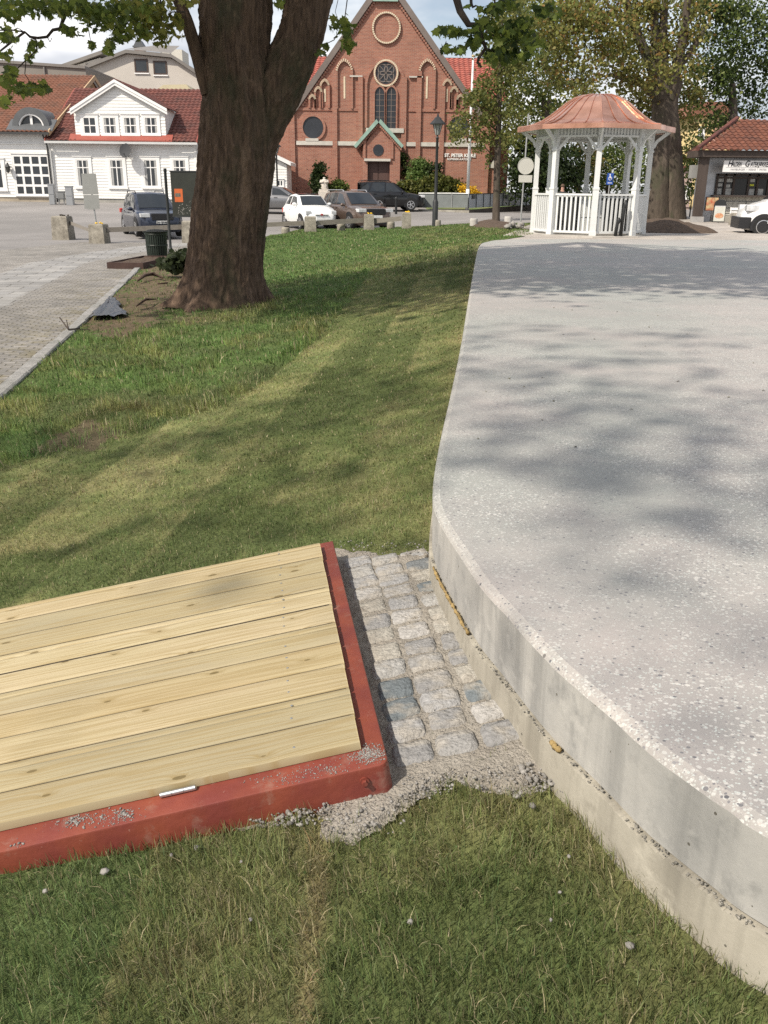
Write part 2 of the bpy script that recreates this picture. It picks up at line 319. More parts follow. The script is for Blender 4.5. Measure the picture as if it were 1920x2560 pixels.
# ------------------------------------------------------------------ masks (world x,y)
def PG(*pts): return [tuple(atg(*p)[:2]) for p in pts]
TB = np.array([atg(*p)[:2] for p in [(-120, 1195), (0, 1172), (175, 1125), (380, 1070), (560, 1015), (650, 960), (740, 900), (810, 835), (880, 745), (925, 680), (960, 640)]])
o_ = np.argsort(TB[:, 1]); TBx, TBy = TB[o_, 0], TB[o_, 1]
SANDP = PG((790, 1372), (900, 1385), (960, 1392), (1079, 1380), (1091, 1469), (1121, 1553), (1171, 1650), (1243, 1756), (1319, 1849), (1395, 1955), (1420, 2010), (1370, 1975), (1300, 1990), (1210, 1990), (1130, 1965), (1085, 1985), (1010, 2030), (960, 2085), (880, 2110), (810, 2090), (790, 2030), (700, 2060), (610, 2085), (560, 2075), (660, 2030), (800, 1985), (900, 1955), (930, 1930))
SOILP = PG((70, 1120), (230, 1055), (310, 1060), (330, 1085), (230, 1120), (100, 1140))
TREE_Y = 15.3
tb = atg(560, 742); TREE = Vector((aty(572, 690, TREE_Y)[0], TREE_Y, 0)); TREE.z = G(TREE.x, TREE.y)
LIT = PG((200, 800), (330, 700), (390, 640), (500, 640), (500, 720), (410, 790), (330, 850), (250, 840))
def sandm(x, y): return inpoly(x + 0.05 * (fbm(x * 14, y * 14, 31) - .5), y + 0.07 * (fbm(x * 14, y * 14, 32) - .5), SANDP)
def lawn_props(x, y):
    """albedo rgb, blade length factor, density factor, dryness"""
    xr = np.interp(y, XR_Y, XR_X); xb = np.where(y < TBy[0], -9.0, np.interp(y, TBy, TBx)); xb = np.where(y > TBy[-1], 9.0, xb)
    wob = 0.18 * (fbm(x * 2.2, y * 2.2, 12) - .5)
    old = sstep(-0.04, 0.04, xb + wob * 0.7 - x)
    n1 = fbm(x * 0.9, y * 0.9, 1); n2 = fbm(x * 3.1, y * 3.1, 2); n3 = fbm(x * 9, y * 9, 4, 3)
    green = np.array([0.134, 0.170, 0.060]); dark = np.array([0.105, 0.132, 0.050]); dry = np.array([0.345, 0.315, 0.15]); brown = np.array([0.205, 0.165, 0.088]); lush = np.array([0.112, 0.175, 0.052]); yel = np.array([0.26, 0.25, 0.095])
    # --- turf rolls: strips that follow the platform edge
    dd = (xr - x + 0.05 * (fbm(x * .8, y * .8, 40) - .5) + .035 * (fbm(x * 9, y * 9, 41) - .5)) / 0.47; k = np.floor(dd); fr = dd - k; off = _h(k, k * 0, 3) * 2.4
    yj = y + off * 2 + .10 * (n2 - .5); p = np.floor(yj / 5.5); fy = yj / 5.5 - p; tnt = _h(k, p, 9)
    edge = np.exp(-((np.minimum(fr, 1 - fr)) / 0.12) ** 2) * (0.35 + 0.65 * _h(k + (fr > .5), np.floor(y / 1.1), 21)); edge2 = np.exp(-((np.minimum(fy, 1 - fy)) / 0.02) ** 2)
    nearz = 1 - sstep(2.0, 3.4, y)
    fore = y < 2.3
    s1 = np.exp(-((x + 0.155 + 0.02 * (n2 - .5)) / 0.022) ** 2) * fore * 1.6; s2 = np.exp(-((x + 0.62 + .03 * (n2 - .5)) / 0.02) ** 2) * fore * 0.6
    edge = np.where(fore, np.maximum(s1, s2), edge)
    tnt = np.where(fore, np.where(x < -0.62, 0.1, np.where(x < -0.155, 0.93, 0.62)), tnt)
    w_dry = np.clip(0.12 + 0.62 * (tnt - .45) + 1.2 * (n1 - .52) + 1.0 * (n2 - .5) + 0.7 * (n3 - 0.5) + np.where(fore, 0.85, 0.28) * edge + 0.25 * edge2, 0, 1) * (0.72 + 0.05 * nearz)
    w_dry = np.clip(w_dry + 0.16 * np.exp(-((x - xr) / 0.12) ** 2), 0, 1)
    w_drk = np.clip(0.22 + 2.0 * (0.5 - n1) + 1.2 * (0.5 - n2), 0, 1)
    a = lambda w: w[..., None]
    c = green * (1 - a(w_drk)) + dark * a(w_drk); wb = np.clip(2.6 * (n3 - .42) * (0.35 + 1.0 * nearz), 0, 1)
    dryc = dry * (1 - a(wb)) + brown * a(wb)
    c = c * (1 - a(w_dry)) + dryc * a(w_dry)
    lg = np.where(fore & (x < -0.62), 0.6, 0)
    c = c * (1 - a(lg)) + np.array([0.115, 0.165, 0.062]) * a(lg)
    c = c * (0.84 + 0.34 * a(np.where(fore, .5, tnt)))
    fr_ = np.exp(-((x - xb - 0.3) / 0.28) ** 2) * (y > TBy[0]); c = c * (1.04 + .30 * a(fr_) * (1 - a(np.where(fore, 1., 0.)))); c = c + a(.10 * fr_) * (dry - c)
    # --- old lawn
    wl = np.clip(0.5 + 2.4 * (n1 - .5) + 1.5 * (n2 - .5), 0, 1); wy = np.clip(2.2 * (n2 - .54) + 0.8 * (0.5 - n1), 0, .7)
    oc = dark * (1 - a(wl)) + lush * a(wl); oc = oc * (1 - a(wy)) + yel * a(wy); oc = oc * (0.85 + 0.5 * a(vn(x * 5, y * 5, 88)))
    far = sstep(17, 23, y) * sstep(0.5, -0.5, x - xr + 2.8); oc = oc * (1 - 0.7 * a(far)) + np.array([0.112, 0.180, 0.055]) * 0.7 * a(far)
    c = c * (1 - a(old)) + oc * a(old)
    soil = np.zeros_like(x); soil = np.maximum(soil, inpoly(x + .25 * (n2 - .5), y + .5 * (n3 - .5), SOILP) * 0.85)
    lit = inpoly(x + .5 * (n2 - .5), y + 1.0 * (n3 - .5), LIT) * sstep(.34, .5, n3 * .6 + n2 * .4 + .08); soil = np.maximum(soil, lit * 0.93)
    rt = np.hypot((x - TREE.x) / 1.1, (y - TREE.y + 0.5) / 1.9); soil = np.maximum(soil, sstep(1.15, .75, rt) * sstep(.3, .55, n3) * .8 * (x < TREE.x + .1))
    ln = np.where(old > .5, 0.038 + 0.055 * sstep(.45, .7, n2), 0.019 + 0.012 * n2); ln = np.where(fore, 0.036 + 0.034 * n2, ln)
    rim = np.exp(-((xb - x - 0.14) / 0.16) ** 2) * (y > TBy[0]) * (y < 12); ln = ln + 0.06 * rim * n2
    ln = np.where(y > 16, 0.05, ln)
    den = (1 - soil) * np.where(old > .5, 0.75, 1.0)
    return c, ln, den, w_dry * (1 - old), soil
# ---- lawn sheet
def lawn_sheet():
    u = np.linspace(0, 1, 150); yy = axis((-1.5, 1.2, 10), (1.2, 4, 70), (4, 10, 110), (10, 20, 90), (20, 39.5, 80)); U, Y = np.meshgrid(u, yy)
    xl = np.interp(Y, XL_Y, XL_X); xr = np.interp(Y, XR_Y, XR_X) + 0.05; xr = np.where(Y > 22.5, xr + 0.24 * (Y - 22.5), xr); X = xl + (xr - xl) * U
    c, ln, den, dr, soil = lawn_props(X, Y)
    th = np.array([0.72, 0.70, 0.70]); c = c * th; sc = np.array([0.125, 0.092, 0.062]) * (0.7 + 0.6 * fbm(X * 11, Y * 11, 51))[..., None]
    c = c * (1 - soil[..., None]) + sc * soil[..., None]; c = c * (0.75 + 0.5 * vn(X * 60, Y * 60, 3))[..., None]
    Z = gz(X, Y) + 0.03 * (fbm(X * 2.4, Y * 2.4, 6) - .5) + 0.012 * (fbm(X * 15, Y * 15, 61) - .5)
    m = mat('lawn_soil', (1, 1, 1), rough=0.95, attr='col', var=0.25, vs=40, bump=0.8, bs=55, spec=0.1)
    tag(grid_mesh('lawn', X, Y, Z, m, col=np.concatenate([c, np.ones(c.shape[:2] + (1,))], -1)), kind='structure')
lawn_sheet()
# ---- blades
DECK_D1 = np.array([math.cos(R(8.75)) * math.cos(R(9.8)), math.sin(R(8.75)) * math.cos(R(9.8)), math.sin(R(9.8))])
FRC = atz(972, 1908, 0.055); _r = ray(832, 1351); _t = np.dot(FRC - E0, DECK_D1) / np.dot(_r, DECK_D1)
BRC = E0 + _r * _t; DECK_L = float(np.linalg.norm(BRC - FRC)); DECK_D2 = (BRC - FRC) / DECK_L; DECK_N = np.cross(DECK_D1, DECK_D2)
print('DECK', FRC, BRC, DECK_L, DECK_D2, DECK_N)
DECK_W = 2.3
FRAMEP = [tuple((FRC + DECK_D1 * a + DECK_D2 * b)[:2]) for a, b in ((0.0, 0.0), (0.0, DECK_L), (-DECK_W, DECK_L), (-DECK_W, 0.0))]
def blades():
    V = []; FI = []; CN = []; C = []; base = 0
    specs = [(1.15, 2.7, 27000, 0.0024), (2.7, 5.0, 11000, 0.0036), (5.0, 9.0, 3600, 0.0068), (9.0, 16.0, 1300, 0.0125), (16.0, 39.0, 420, 0.024)]
    for y0, y1, den, wd in specs:
        xa = -0.52 * y1 - 0.9; xb = np.interp(y1, XR_Y, XR_X) if y0 > 3 else 0.9
        if y0 > 15: xb = 7.2
        n = int(den * (xb - xa) * (y1 - y0)); x = rng.uniform(xa, xb, n); y = rng.uniform(y0, y1, n)
        xl = np.interp(y, XL_Y, XL_X); xr = np.interp(y, XR_Y, XR_X); xr = np.where(y > 22.5, xr + .24 * (y - 22.5), xr)
        k = (x > xl + 0.02) & (x < xr - 0.012) & (np.abs(x) < 0.50 * y + 0.45)
        x = x[k]; y = y[k]; c, ln, dn, dr, soil = lawn_props(x, y)
        k = rng.random(len(x)) < dn + 0.05
        if y0 < 4.5:
            k &= ~inpoly(x, y, FRAMEP); sm = sandm(x, y); k &= (~sm) | (rng.random(len(x)) < 0.02)
        cl = vn(x * 26, y * 26, 71); k &= rng.random(len(x)) < 0.45 + 0.75 * cl
        rt = np.hypot(x - TREE.x, y - TREE.y); k &= rt > 0.55
        x = x[k]; y = y[k]; c = c[k]; ln = ln[k]; dr = dr[k]; n = len(x)
        z = gz(x, y) + 0.03 * (fbm(x * 2.4, y * 2.4, 6) - .5) - 0.006
        h = ln * rng.uniform(0.55, 1.35, n) * (1 + 0.35 * (vn(x * 7, y * 7, 72) - .5)); w = wd * rng.uniform(.6, 1.3, n)
        az = rng.uniform(0, 2 * np.pi, n); fx = 2 * np.pi * fbm(x * 3, y * 3, 77); az = np.where(rng.random(n) < .55, fx + rng.normal(0, .6, n), az)
        lean = np.abs(rng.normal(0.5, 0.4, n)); flat = rng.random(n) < 0.12 + 0.2 * dr; lean = np.where(flat, rng.uniform(1.0, 1.45, n), lean)
        dx = np.cos(az); dy = np.sin(az); q = rng.uniform(0, 2 * np.pi, n); px = np.cos(q) * w / 2; py = np.sin(q) * w / 2
        l1 = lean * .55; mx_ = x + dx * h * .55 * np.sin(l1); my_ = y + dy * h * .55 * np.sin(l1); mz = z + h * .55 * np.cos(l1)
        tx = mx_ + dx * h * .5 * np.sin(lean * 1.3); ty = my_ + dy * h * .5 * np.sin(lean * 1.3); tz = np.maximum(mz + h * .5 * np.cos(lean * 1.3), z + 0.004)
        v = np.stack([np.stack([x - px, y - py, z], -1), np.stack([x + px, y + py, z], -1), np.stack([mx_ + px * .8, my_ + py * .8, mz], -1), np.stack([mx_ - px * .8, my_ - py * .8, mz], -1), np.stack([tx, ty, tz], -1)], 1)
        b = base + np.arange(n)[:, None] * 5
        FI.append(np.concatenate([b + np.array([0, 1, 2, 3]), b + np.array([3, 2, 4])], 1).ravel()); CN.append(np.tile([4, 3], n)); V.append(v.reshape(-1, 3)); base += 5 * n
        straw = rng.random(n) < 0.07 + 0.22 * dr
        cc = c * rng.uniform(0.7, 1.4, n)[:, None] * (1 + rng.normal(0, .07, (n, 3))); cc = np.where(straw[:, None], np.array([0.46, 0.40, 0.24]) * rng.uniform(.5, 1.1, n)[:, None], cc)
        cc = np.clip(cc, .01, .8)
        C.append(np.repeat(np.concatenate([cc, np.ones((n, 1))], 1), 5, 0))
    m = mat('grass_blade', (1, 1, 1), rough=0.6, attr='col', var=0, spec=0.25, trans=0.30)
    o = np_mesh('grass', np.concatenate(V), np.concatenate(FI), np.concatenate(CN), m, col=np.concatenate(C)); tag(o, kind='stuff'); print('blades', base // 5)
blades()
# ================================================================== PLATFORM
def catmull(p, n=6):
    p = np.array(p, float); q = np.concatenate([[2 * p[0] - p[1]], p, [2 * p[-1] - p[-2]]]); o = []
    for i in range(1, len(q) - 2):
        for t in np.linspace(0, 1, n, endpoint=False):
            o.append(0.5 * ((2 * q[i]) + (-q[i - 1] + q[i + 1]) * t + (2 * q[i - 1] - 5 * q[i] + 4 * q[i + 1] - q[i + 2]) * t * t + (-q[i - 1] + 3 * q[i] - 3 * q[i + 1] + q[i + 2]) * t ** 3))
    return np.array(o + [p[-1]])
EDGE = [atz(px, py, T)[:2] for px, py in [(1330, 597.5), (1252, 599.5), (1218, 604), (1197, 616), (1178, 707), (1155, 844), (1129, 970), (1105, 1074), (1087, 1169), (1082, 1240), (1094, 1285), (1116, 1325), (1152, 1380), (1205, 1458), (1264, 1522), (1327, 1593), (1391, 1659), (1450, 1711), (1535, 1783), (1631, 1869), (1727, 1940), (1823, 2006), (1920, 2072)]]
EDGE += [(0.98, 1.20), (1.35, 0.80), (1.9, 0.25), (2.6, -0.4)]
EDGE = catmull(EDGE, 5)
far_r = atz(1920, 600, T)[:2]
def offs(e, d):
    t = np.gradient(e, axis=0); t /= np.linalg.norm(t, axis=1)[:, None]; n = np.stack([-t[:, 1], t[:, 0]], 1); return e + n * d   # +: into the slab
plat = thing('concrete_platform', 'large pale terrazzo concrete platform with curved edge beside the lawn', 'platform', (0, 0, 0))
def terrazzo(name, dens, base, chip):
    M = bpy.data.materials.new(name); M.use_nodes = True; t = M.node_tree; b = t.nodes['Principled BSDF']; l = t.links.new
    b.inputs['Roughness'].default_value = 0.62; b.inputs['Specular IOR Level'].default_value = 0.3
    g = t.nodes.new('ShaderNodeTexCoord')
    mpx = t.nodes.new('ShaderNodeMapping'); mpx.inputs['Scale'].default_value = (0.85, 1.0, 1.0); mpx.inputs['Rotation'].default_value = (0, 0, 0.3); l(g.outputs['Object'], mpx.inputs['Vector'])
    def noise(s, d=6, r=.6):
        n = t.nodes.new('ShaderNodeTexNoise'); n.inputs['Scale'].default_value = s; n.inputs['Detail'].default_value = d; n.inputs['Roughness'].default_value = r; l(g.outputs['Object'], n.inputs['Vector']); return n.outputs['Fac']
    def rng_(v, a, b_, c, d):
        r = t.nodes.new('ShaderNodeMapRange'); r.inputs['From Min'].default_value = a; r.inputs['From Max'].default_value = b_; r.inputs['To Min'].default_value = c; r.inputs['To Max'].default_value = d; l(v, r.inputs['Value']); return r.outputs[0]
    def mixc(f, A, B):
        x = t.nodes.new('ShaderNodeMix'); x.data_type = 'RGBA'; l(f, x.inputs['Factor'])
        for s, v in (('A', A), ('B', B)):
            if isinstance(v, tuple): x.inputs[s].default_value = (*v, 1)
            else: l(v, x.inputs[s])
        return x.outputs['Result']
    c = mixc(rng_(noise(0.55, 5), .42, .58, 0, 1), (base[0] * .91, base[1] * .955, base[2] * .94), (base[0] * 1.07, base[1] * 1.01, base[2] * 1.01))
    c = mixc(rng_(noise(2.6, 8, .72), .35, .68, 0, .8), c, (base[0] * .80, base[1] * .81, base[2] * .82))
    def chips(scale, frac, lo, hi, col, size, seed):
        v = t.nodes.new('ShaderNodeTexVoronoi'); v.inputs['Scale'].default_value = scale; v.inputs['Randomness'].default_value = 1
        ms = t.nodes.new('ShaderNodeVectorMath'); ms.operation = 'ADD'; ms.inputs[1].default_value = (seed, seed * 2.3, 0); l(mpx.outputs[0], ms.inputs[0]); l(ms.outputs[0], v.inputs['Vector'])
        s = t.nodes.new('ShaderNodeSeparateColor'); l(v.outputs['Color'], s.inputs[0])
        a = t.nodes.new('ShaderNodeMath'); a.operation = 'LESS_THAN'; l(s.outputs['Red'], a.inputs[0]); a.inputs[1].default_value = frac
        sz = t.nodes.new('ShaderNodeMath'); sz.operation = 'MULTIPLY'; l(s.outputs['Green'], sz.inputs[0]); sz.inputs[1].default_value = size
        d = t.nodes.new('ShaderNodeMath'); d.operation = 'LESS_THAN'; l(v.outputs['Distance'], d.inputs[0]); l(sz.outputs[0], d.inputs[1])
        m_ = t.nodes.new('ShaderNodeMath'); m_.operation = 'MULTIPLY'; l(a.outputs[0], m_.inputs[0]); l(d.outputs[0], m_.inputs[1])
        tone = mixc(s.outputs['Blue'], lo, hi)
        return m_.outputs[0], tone
    pat = rng_(noise(0.8, 3), .40, .60, 0.25, 1)
    for args in ((98, dens * .75, chip, tuple(q * .8 for q in chip), 0, 0.62, 0.0), (160, dens, (0.50, 0.53, 0.50), (0.43, 0.40, 0.37), 0, 0.6, 3.1)):
        f, tone = chips(*args); q = t.nodes.new('ShaderNodeMath'); q.operation = 'MULTIPLY'; l(f, q.inputs[0]); l(pat, q.inputs[1]); c = mixc(q.outputs[0], c, tone)
    f, tone = chips(85, dens * .26, (0.11, 0.11, 0.12), (0.28, 0.27, 0.27), 0, 0.46, 7.7); c = mixc(f, c, tone)
    f, tone = chips(150, dens * .30, (0.15, 0.15, 0.16), (0.36, 0.33, 0.32), 0, 0.5, 9.1); c = mixc(f, c, tone)
    f, tone = chips(14, 0.05, (0.09, 0.085, 0.08), (0.16, 0.15, 0.14), 0, 0.10, 1.7); c = mixc(f, c, tone)
    l(c, b.inputs['Base Color'])
    u = t.nodes.new('ShaderNodeBump'); u.inputs['Strength'].default_value = 0.12; u.inputs['Distance'].default_value = 0.004; l(noise(120, 4), u.inputs['Height']); l(u.outputs[0], b.inputs['Normal'])
    return M
terr = terrazzo('terrazzo', 0.5, (0.352, 0.342, 0.322), (0.56, 0.54, 0.505)); band = terrazzo('edge_aggregate', 1.0, (0.37, 0.36, 0.335), (0.57, 0.555, 0.52))
def conc(name, c1, c2, streak=1.0):
    M = bpy.data.materials.new(name); M.use_nodes = True; t = M.node_tree; b = t.nodes['Principled BSDF']; l = t.links.new; b.inputs['Roughness'].default_value = 0.85; b.inputs['Specular IOR Level'].default_value = 0.2
    g = t.nodes.new('ShaderNodeTexCoord')
    def noise(s, st, d=7):
        mp = t.nodes.new('ShaderNodeMapping'); mp.inputs['Scale'].default_value = st; l(g.outputs['Object'], mp.inputs['Vector']); n = t.nodes.new('ShaderNodeTexNoise'); n.inputs['Scale'].default_value = s; n.inputs['Detail'].default_value = d; n.inputs['Roughness'].default_value = .62; l(mp.outputs[0], n.inputs['Vector']); return n.outputs['Fac']
    def ramp(v, a, e):
        r = t.nodes.new('ShaderNodeMapRange'); r.inputs['From Min'].default_value = a; r.inputs['From Max'].default_value = e; l(v, r.inputs['Value']); return r.outputs[0]
    def mixc(f, A, B):
        x = t.nodes.new('ShaderNodeMix'); x.data_type = 'RGBA'; l(f, x.inputs['Factor']); 
        for s, v in (('A', A), ('B', B)):
            if isinstance(v, tuple): x.inputs[s].default_value = (*v, 1)
            else: l(v, x.inputs[s])
        return x.outputs['Result']
    c = mixc(ramp(noise(2.6, (1, 1, 0.7)), .36, .64), c1, c2); c = mixc(ramp(noise(8, (1, 1, 0.06)), .50, .72), c, tuple(q * .72 for q in c2)); c = mixc(ramp(noise(14, (1, 1, .8), 9), .52, .70), c, tuple(q * .84 for q in c2)); c = mixc(ramp(noise(4, (1, 1, 1.2), 9), .56, .68), c, tuple(min(.8, q * 1.14) for q in c1)); c = mixc(ramp(noise(5, (1, 1, .05)), .60, .75), c, tuple(min(.8, q * 1.25) for q in c1))
    v = t.nodes.new('ShaderNodeTexVoronoi'); v.inputs['Scale'].default_value = 34; l(g.outputs['Object'], v.inputs['Vector']); s = t.nodes.new('ShaderNodeSeparateColor'); l(v.outputs['Color'], s.inputs[0])
    k1 = t.nodes.new('ShaderNodeMath'); k1.operation = 'LESS_THAN'; k1.inputs[1].default_value = .09; l(s.outputs['Red'], k1.inputs[0]); k2 = t.nodes.new('ShaderNodeMath'); k2.operation = 'LESS_THAN'; k2.inputs[1].default_value = .15; l(v.outputs['Distance'], k2.inputs[0]); k3 = t.nodes.new('ShaderNodeMath'); k3.operation = 'MULTIPLY'; l(k1.outputs[0], k3.inputs[0]); l(k2.outputs[0], k3.inputs[1])
    c = mixc(k3.outputs[0], c, (0.13, 0.12, 0.1)); l(c, b.inputs['Base Color'])
    u = t.nodes.new('ShaderNodeBump'); u.inputs['Strength'].default_value = 0.35; u.inputs['Distance'].default_value = 0.004; l(noise(45, (1, 1, 1)), u.inputs['Height']); l(u.outputs[0], b.inputs['Normal'])
    return M
conc_up = conc('slab_concrete', (0.43, 0.415, 0.385), (0.315, 0.31, 0.295)); conc_lo = conc('footing_concrete', (0.42, 0.39, 0.325), (0.31, 0.285, 0.235)); joint = mat('joint_grit', (0.33, 0.31, 0.27), var=.5, vs=60, bump=1, bs=140, rough=.95)
JZ = 0.135
nE = len(EDGE); ins = offs(EDGE, 0.03); jit = 0.006 * (fbm(np.arange(nE) * .9, np.zeros(nE), 3) - .5)
def strip(a, za, b, zb): 
    n = len(a); za = np.broadcast_to(za, n); zb = np.broadcast_to(zb, n)
    v = [(p[0], p[1], z) for p, z in zip(a, za)] + [(p[0], p[1], z) for p, z in zip(b, zb)]; return v, [(i, i + 1, n + i + 1, n + i) for i in range(n - 1)]
mb = MB(); mb.add([(p[0], p[1], T) for p in ins] + [(6.0, -0.8, T), (26, -0.8, T), (26, far_r[1] + .3, T), (far_r[0], far_r[1], T)], [tuple(range(nE + 4))])
mb.build('terrazzo_top', terr, plat)
mb = MB(); prev, pz = ins, np.full(nE, T)
for d_, zz in ((0.021, T - .0012), (0.012, T - .0045), (0.005, T - .0105), (0.0, T - 0.019 )):
    q = offs(EDGE, d_); zq = zz - 0.004 * fbm(np.arange(nE) * .6, np.zeros(nE), 8); mb.add(*strip(prev, pz, q, zq)); prev, pz = q, zq
mb.build('edge_band', band, plat, smooth=True)
mb = MB(); mb.add(*strip(EDGE, pz, offs(EDGE, 0.004), JZ + .008)); mb.add(*strip(offs(EDGE, 0.004), JZ + .008, offs(EDGE, 0.025), JZ + .006)); mb.build('upper_slab', conc_up, plat, smooth=False)
fine = catmull(EDGE[::2], 8); nf = len(fine); jz = JZ - .012 * fbm(np.arange(nf) * .7, np.zeros(nf), 5) - .004 * rng.random(nf)
mb = MB(); mb.add(*strip(offs(fine, -0.008), jz, offs(fine, -0.014), -0.6)); lip = offs(fine, -0.008)
mb.add(*strip(offs(fine, 0.03), JZ - .004, lip, jz)); mb.build('footing', [conc_lo], plat)
mb = MB(); r2 = random.Random(3)
for i in range(520):
    k = r2.uniform(nf * .36, nf * .97); i0 = int(k); p = fine[i0] * (1 - (k - i0)) + fine[i0 + 1] * (k - i0) if i0 < nf - 1 else fine[-1]
    s = r2.uniform(.0008, .003); dense = fbm(np.array([k * .5]), np.array([0.]), 9)[0]
    if r2.random() > dense * 1.3: continue
    mb.blob((p[0] + r2.uniform(-.008, .006), p[1] + r2.uniform(-.008, .006), JZ + r2.uniform(-.006, .006)), (s * 1.6, s * 1.6, s), 5, 3, .3, r2)
mb.build('joint_mortar', joint, plat)
foam = mat('foam', (0.29, 0.205, 0.085), var=.4, vs=30, bump=.8, bs=60, rough=.9); mb = MB()
def edge_pt(px, py):
    p = atz(px, py, JZ); k = int(np.argmin(np.hypot(*(fine - p[:2]).T))); return k
for (a, b, r0) in (((1108, 1420), (1196, 1585), .0062), ((1424, 1846), (1470, 1898), .008)):
    k0, k1 = edge_pt(*a), edge_pt(*b); seg = offs(fine, -.007)[k0:k1 + 1]
    if r0 > .007: seg = seg[:max(3, len(seg) // 2)]
    pts = [(p[0] + r2.uniform(-.002, .002), p[1] + r2.uniform(-.002, .002), JZ + .003 + r2.uniform(-.002, .003)) for p in seg for _ in (0, 1)][::2]
    if len(pts) > 1: mb.tube(pts, [r0 * r2.uniform(.6, 1.3) for _ in pts], 6)
mb.build('foam_seal', foam, plat, smooth=True)
# ---- asphalt apron behind the platform and around the bandstand
d_ = np.linspace(0, 1, 60); yy = np.linspace(23.5, 50, 80); U, Y = np.meshgrid(d_, yy); X = 2.42 + 30 * U + (Y - 22.5) * .24
Zs = gz(X, Y) + 0.012 + .02 * (fbm(X, Y, 14) - .5); Zs = np.where(Y < 26, np.minimum(Zs, T - .012), Zs)
sandy = mat('sandy_gravel', (0.40, 0.36, 0.32), rough=.95, var=.18, vs=1.5, bump=.5, bs=30, col2=(0.33, 0.30, 0.27), mixs=.8)
tag(grid_mesh('gravel_path', X, Y, Zs, sandy), kind='structure')
# ================================================================== SAND, SETTS, GRAVEL
sand_m = mat('sand', (0.34, 0.31, 0.265), rough=.97, var=.22, vs=35, bump=1.0, bs=120, col2=(0.29, 0.26, 0.22), mixs=6)
sx = np.linspace(-.55, .8, 270); sy = np.linspace(1.5, 3.95, 420); X, Y = np.meshgrid(sx, sy)
hum = fbm(X * 9, Y * 9, 15) - .5; fn = fbm(X * 60, Y * 60, 16, 3) - .5
edge_d = np.ones_like(X); Zs = gz(X, Y) + 0.024 + .020 * hum + .010 * fn
keep = sandm(X, Y); kc = keep[:-1, :-1] & keep[1:, 1:] & keep[:-1, 1:] & keep[1:, :-1]
border = ~(np.roll(keep, 6, 0) & np.roll(keep, -6, 0) & np.roll(keep, 6, 1) & np.roll(keep, -6, 1)); Zs = np.where(border, Zs - .018, Zs)
tag(grid_mesh('sand_bed', X, Y, Zs, sand_m, keep=kc), kind='structure')
def setts():
    V = []; FI = []; CN = []; C = []; base = 0; r = random.Random(11)
    cols = [((890, 1404), (1042, 1935), .96), ((958, 1398), (1150, 1905), 1.0), ((1030, 1388), (1268, 1880), .95)]
    tones = [(0.27, .262, .25), (0.32, .312, .295), (0.235, .23, .225), (0.36, .345, .325), (0.30, .295, .29), (.33, .31, .27)]
    n = 9
    for ci, (a, b, wf) in enumerate(cols):
        A, B = atg(*a), atg(*b); L_ = np.linalg.norm(B[:2] - A[:2]); m_ = 13; dr = (B[:2] - A[:2]) / L_; ang = math.atan2(dr[1], dr[0])
        for i in range(m_):
            f = (i + .5 + r.uniform(-.08, .08)) / m_ ; p = A[:2] + (B[:2] - A[:2]) * f
            lx = L_ / m_ * r.uniform(.47, .52); wy = 0.0735 * wf * r.uniform(.92, 1.05); hgt = 0.008 + .005 * f + r.uniform(-.003, .004)
            if (ci == 0 and i in (9, 10)) or (ci == 2 and i == 10) or (ci == 2 and i == 3): tone = (0.145, .165, .175)
            elif ci == 2 and i == 1: tone = (.16, .17, .175)
            else: tone = r.choice(tones)
            tl = (r.uniform(-.05, .05), r.uniform(-.05, .05)); an = ang + r.uniform(-.07, .07)
            u = np.linspace(-1, 1, n); Uu, Vv = np.meshgrid(u, u)
            e = 9; rad = (np.abs(Uu) ** e + np.abs(Vv) ** e) ** (1 / e); sc = np.where(rad > 0, np.maximum(np.abs(Uu), np.abs(Vv)) / np.maximum(rad, 1e-6), 1)
            x = Uu * sc * lx + .004 * (fbm(Uu * 2 + i * 3, Vv * 2 + ci * 5, i + ci) - .5); y = Vv * sc * wy + .006 * (fbm(Uu * 2 + i * 5, Vv * 2, i * 7 + ci) - .5)
            mxr = np.maximum(np.abs(Uu), np.abs(Vv)); z = hgt * np.clip(1 - mxr ** 12 * .85, 0, 1) + hgt * .06 * (1 - mxr ** 2) - (mxr > .99) * .03 + .007 * (fbm(Uu * 3 + i * 9, Vv * 3 + ci * 11, 5) - .5) + x * tl[0] + y * tl[1]
            X_ = p[0] + x * math.cos(an) - y * math.sin(an); Y_ = p[1] + x * math.sin(an) + y * math.cos(an); Z_ = gz(X_, Y_) + .022 + z
            dust = sstep(.45, .7, fbm(Uu * 1.6 + i * 2, Vv * 1.6 + ci * 4, 77)) * .75; col = np.array(tone) * (1 - dust[..., None]) + np.array([.34, .31, .265]) * dust[..., None]; col = col * (.85 + .3 * fbm(Uu * 5 + i, Vv * 5, 3))[..., None]
            V.append(np.stack([X_, Y_, Z_], -1).reshape(-1, 3)); C.append(np.concatenate([col.reshape(-1, 3), np.ones((n * n, 1))], 1))
            idx = np.arange(n * n).reshape(n, n) + base; q = np.stack([idx[:-1, :-1], idx[:-1, 1:], idx[1:, 1:], idx[1:, :-1]], -1).reshape(-1, 4); q = q[:, ::-1] if False else q
            FI.append(q.ravel()); CN.append(np.full(len(q), 4)); base += n * n
    ms = mat('sett_stone', (1, 1, 1), attr='col', rough=.85, var=.28, vs=55, bump=.7, bs=90)
    o = np_mesh('cobblestone_path', np.concatenate(V), np.concatenate(FI), np.concatenate(CN), ms, col=np.concatenate(C), smooth=True); tag(o, kind='structure')
setts()
stone_m = mat('crushed_stone', (1, 1, 1), attr='col', rough=.9, var=.15, vs=60, bump=.3, bs=150)
ICO = None
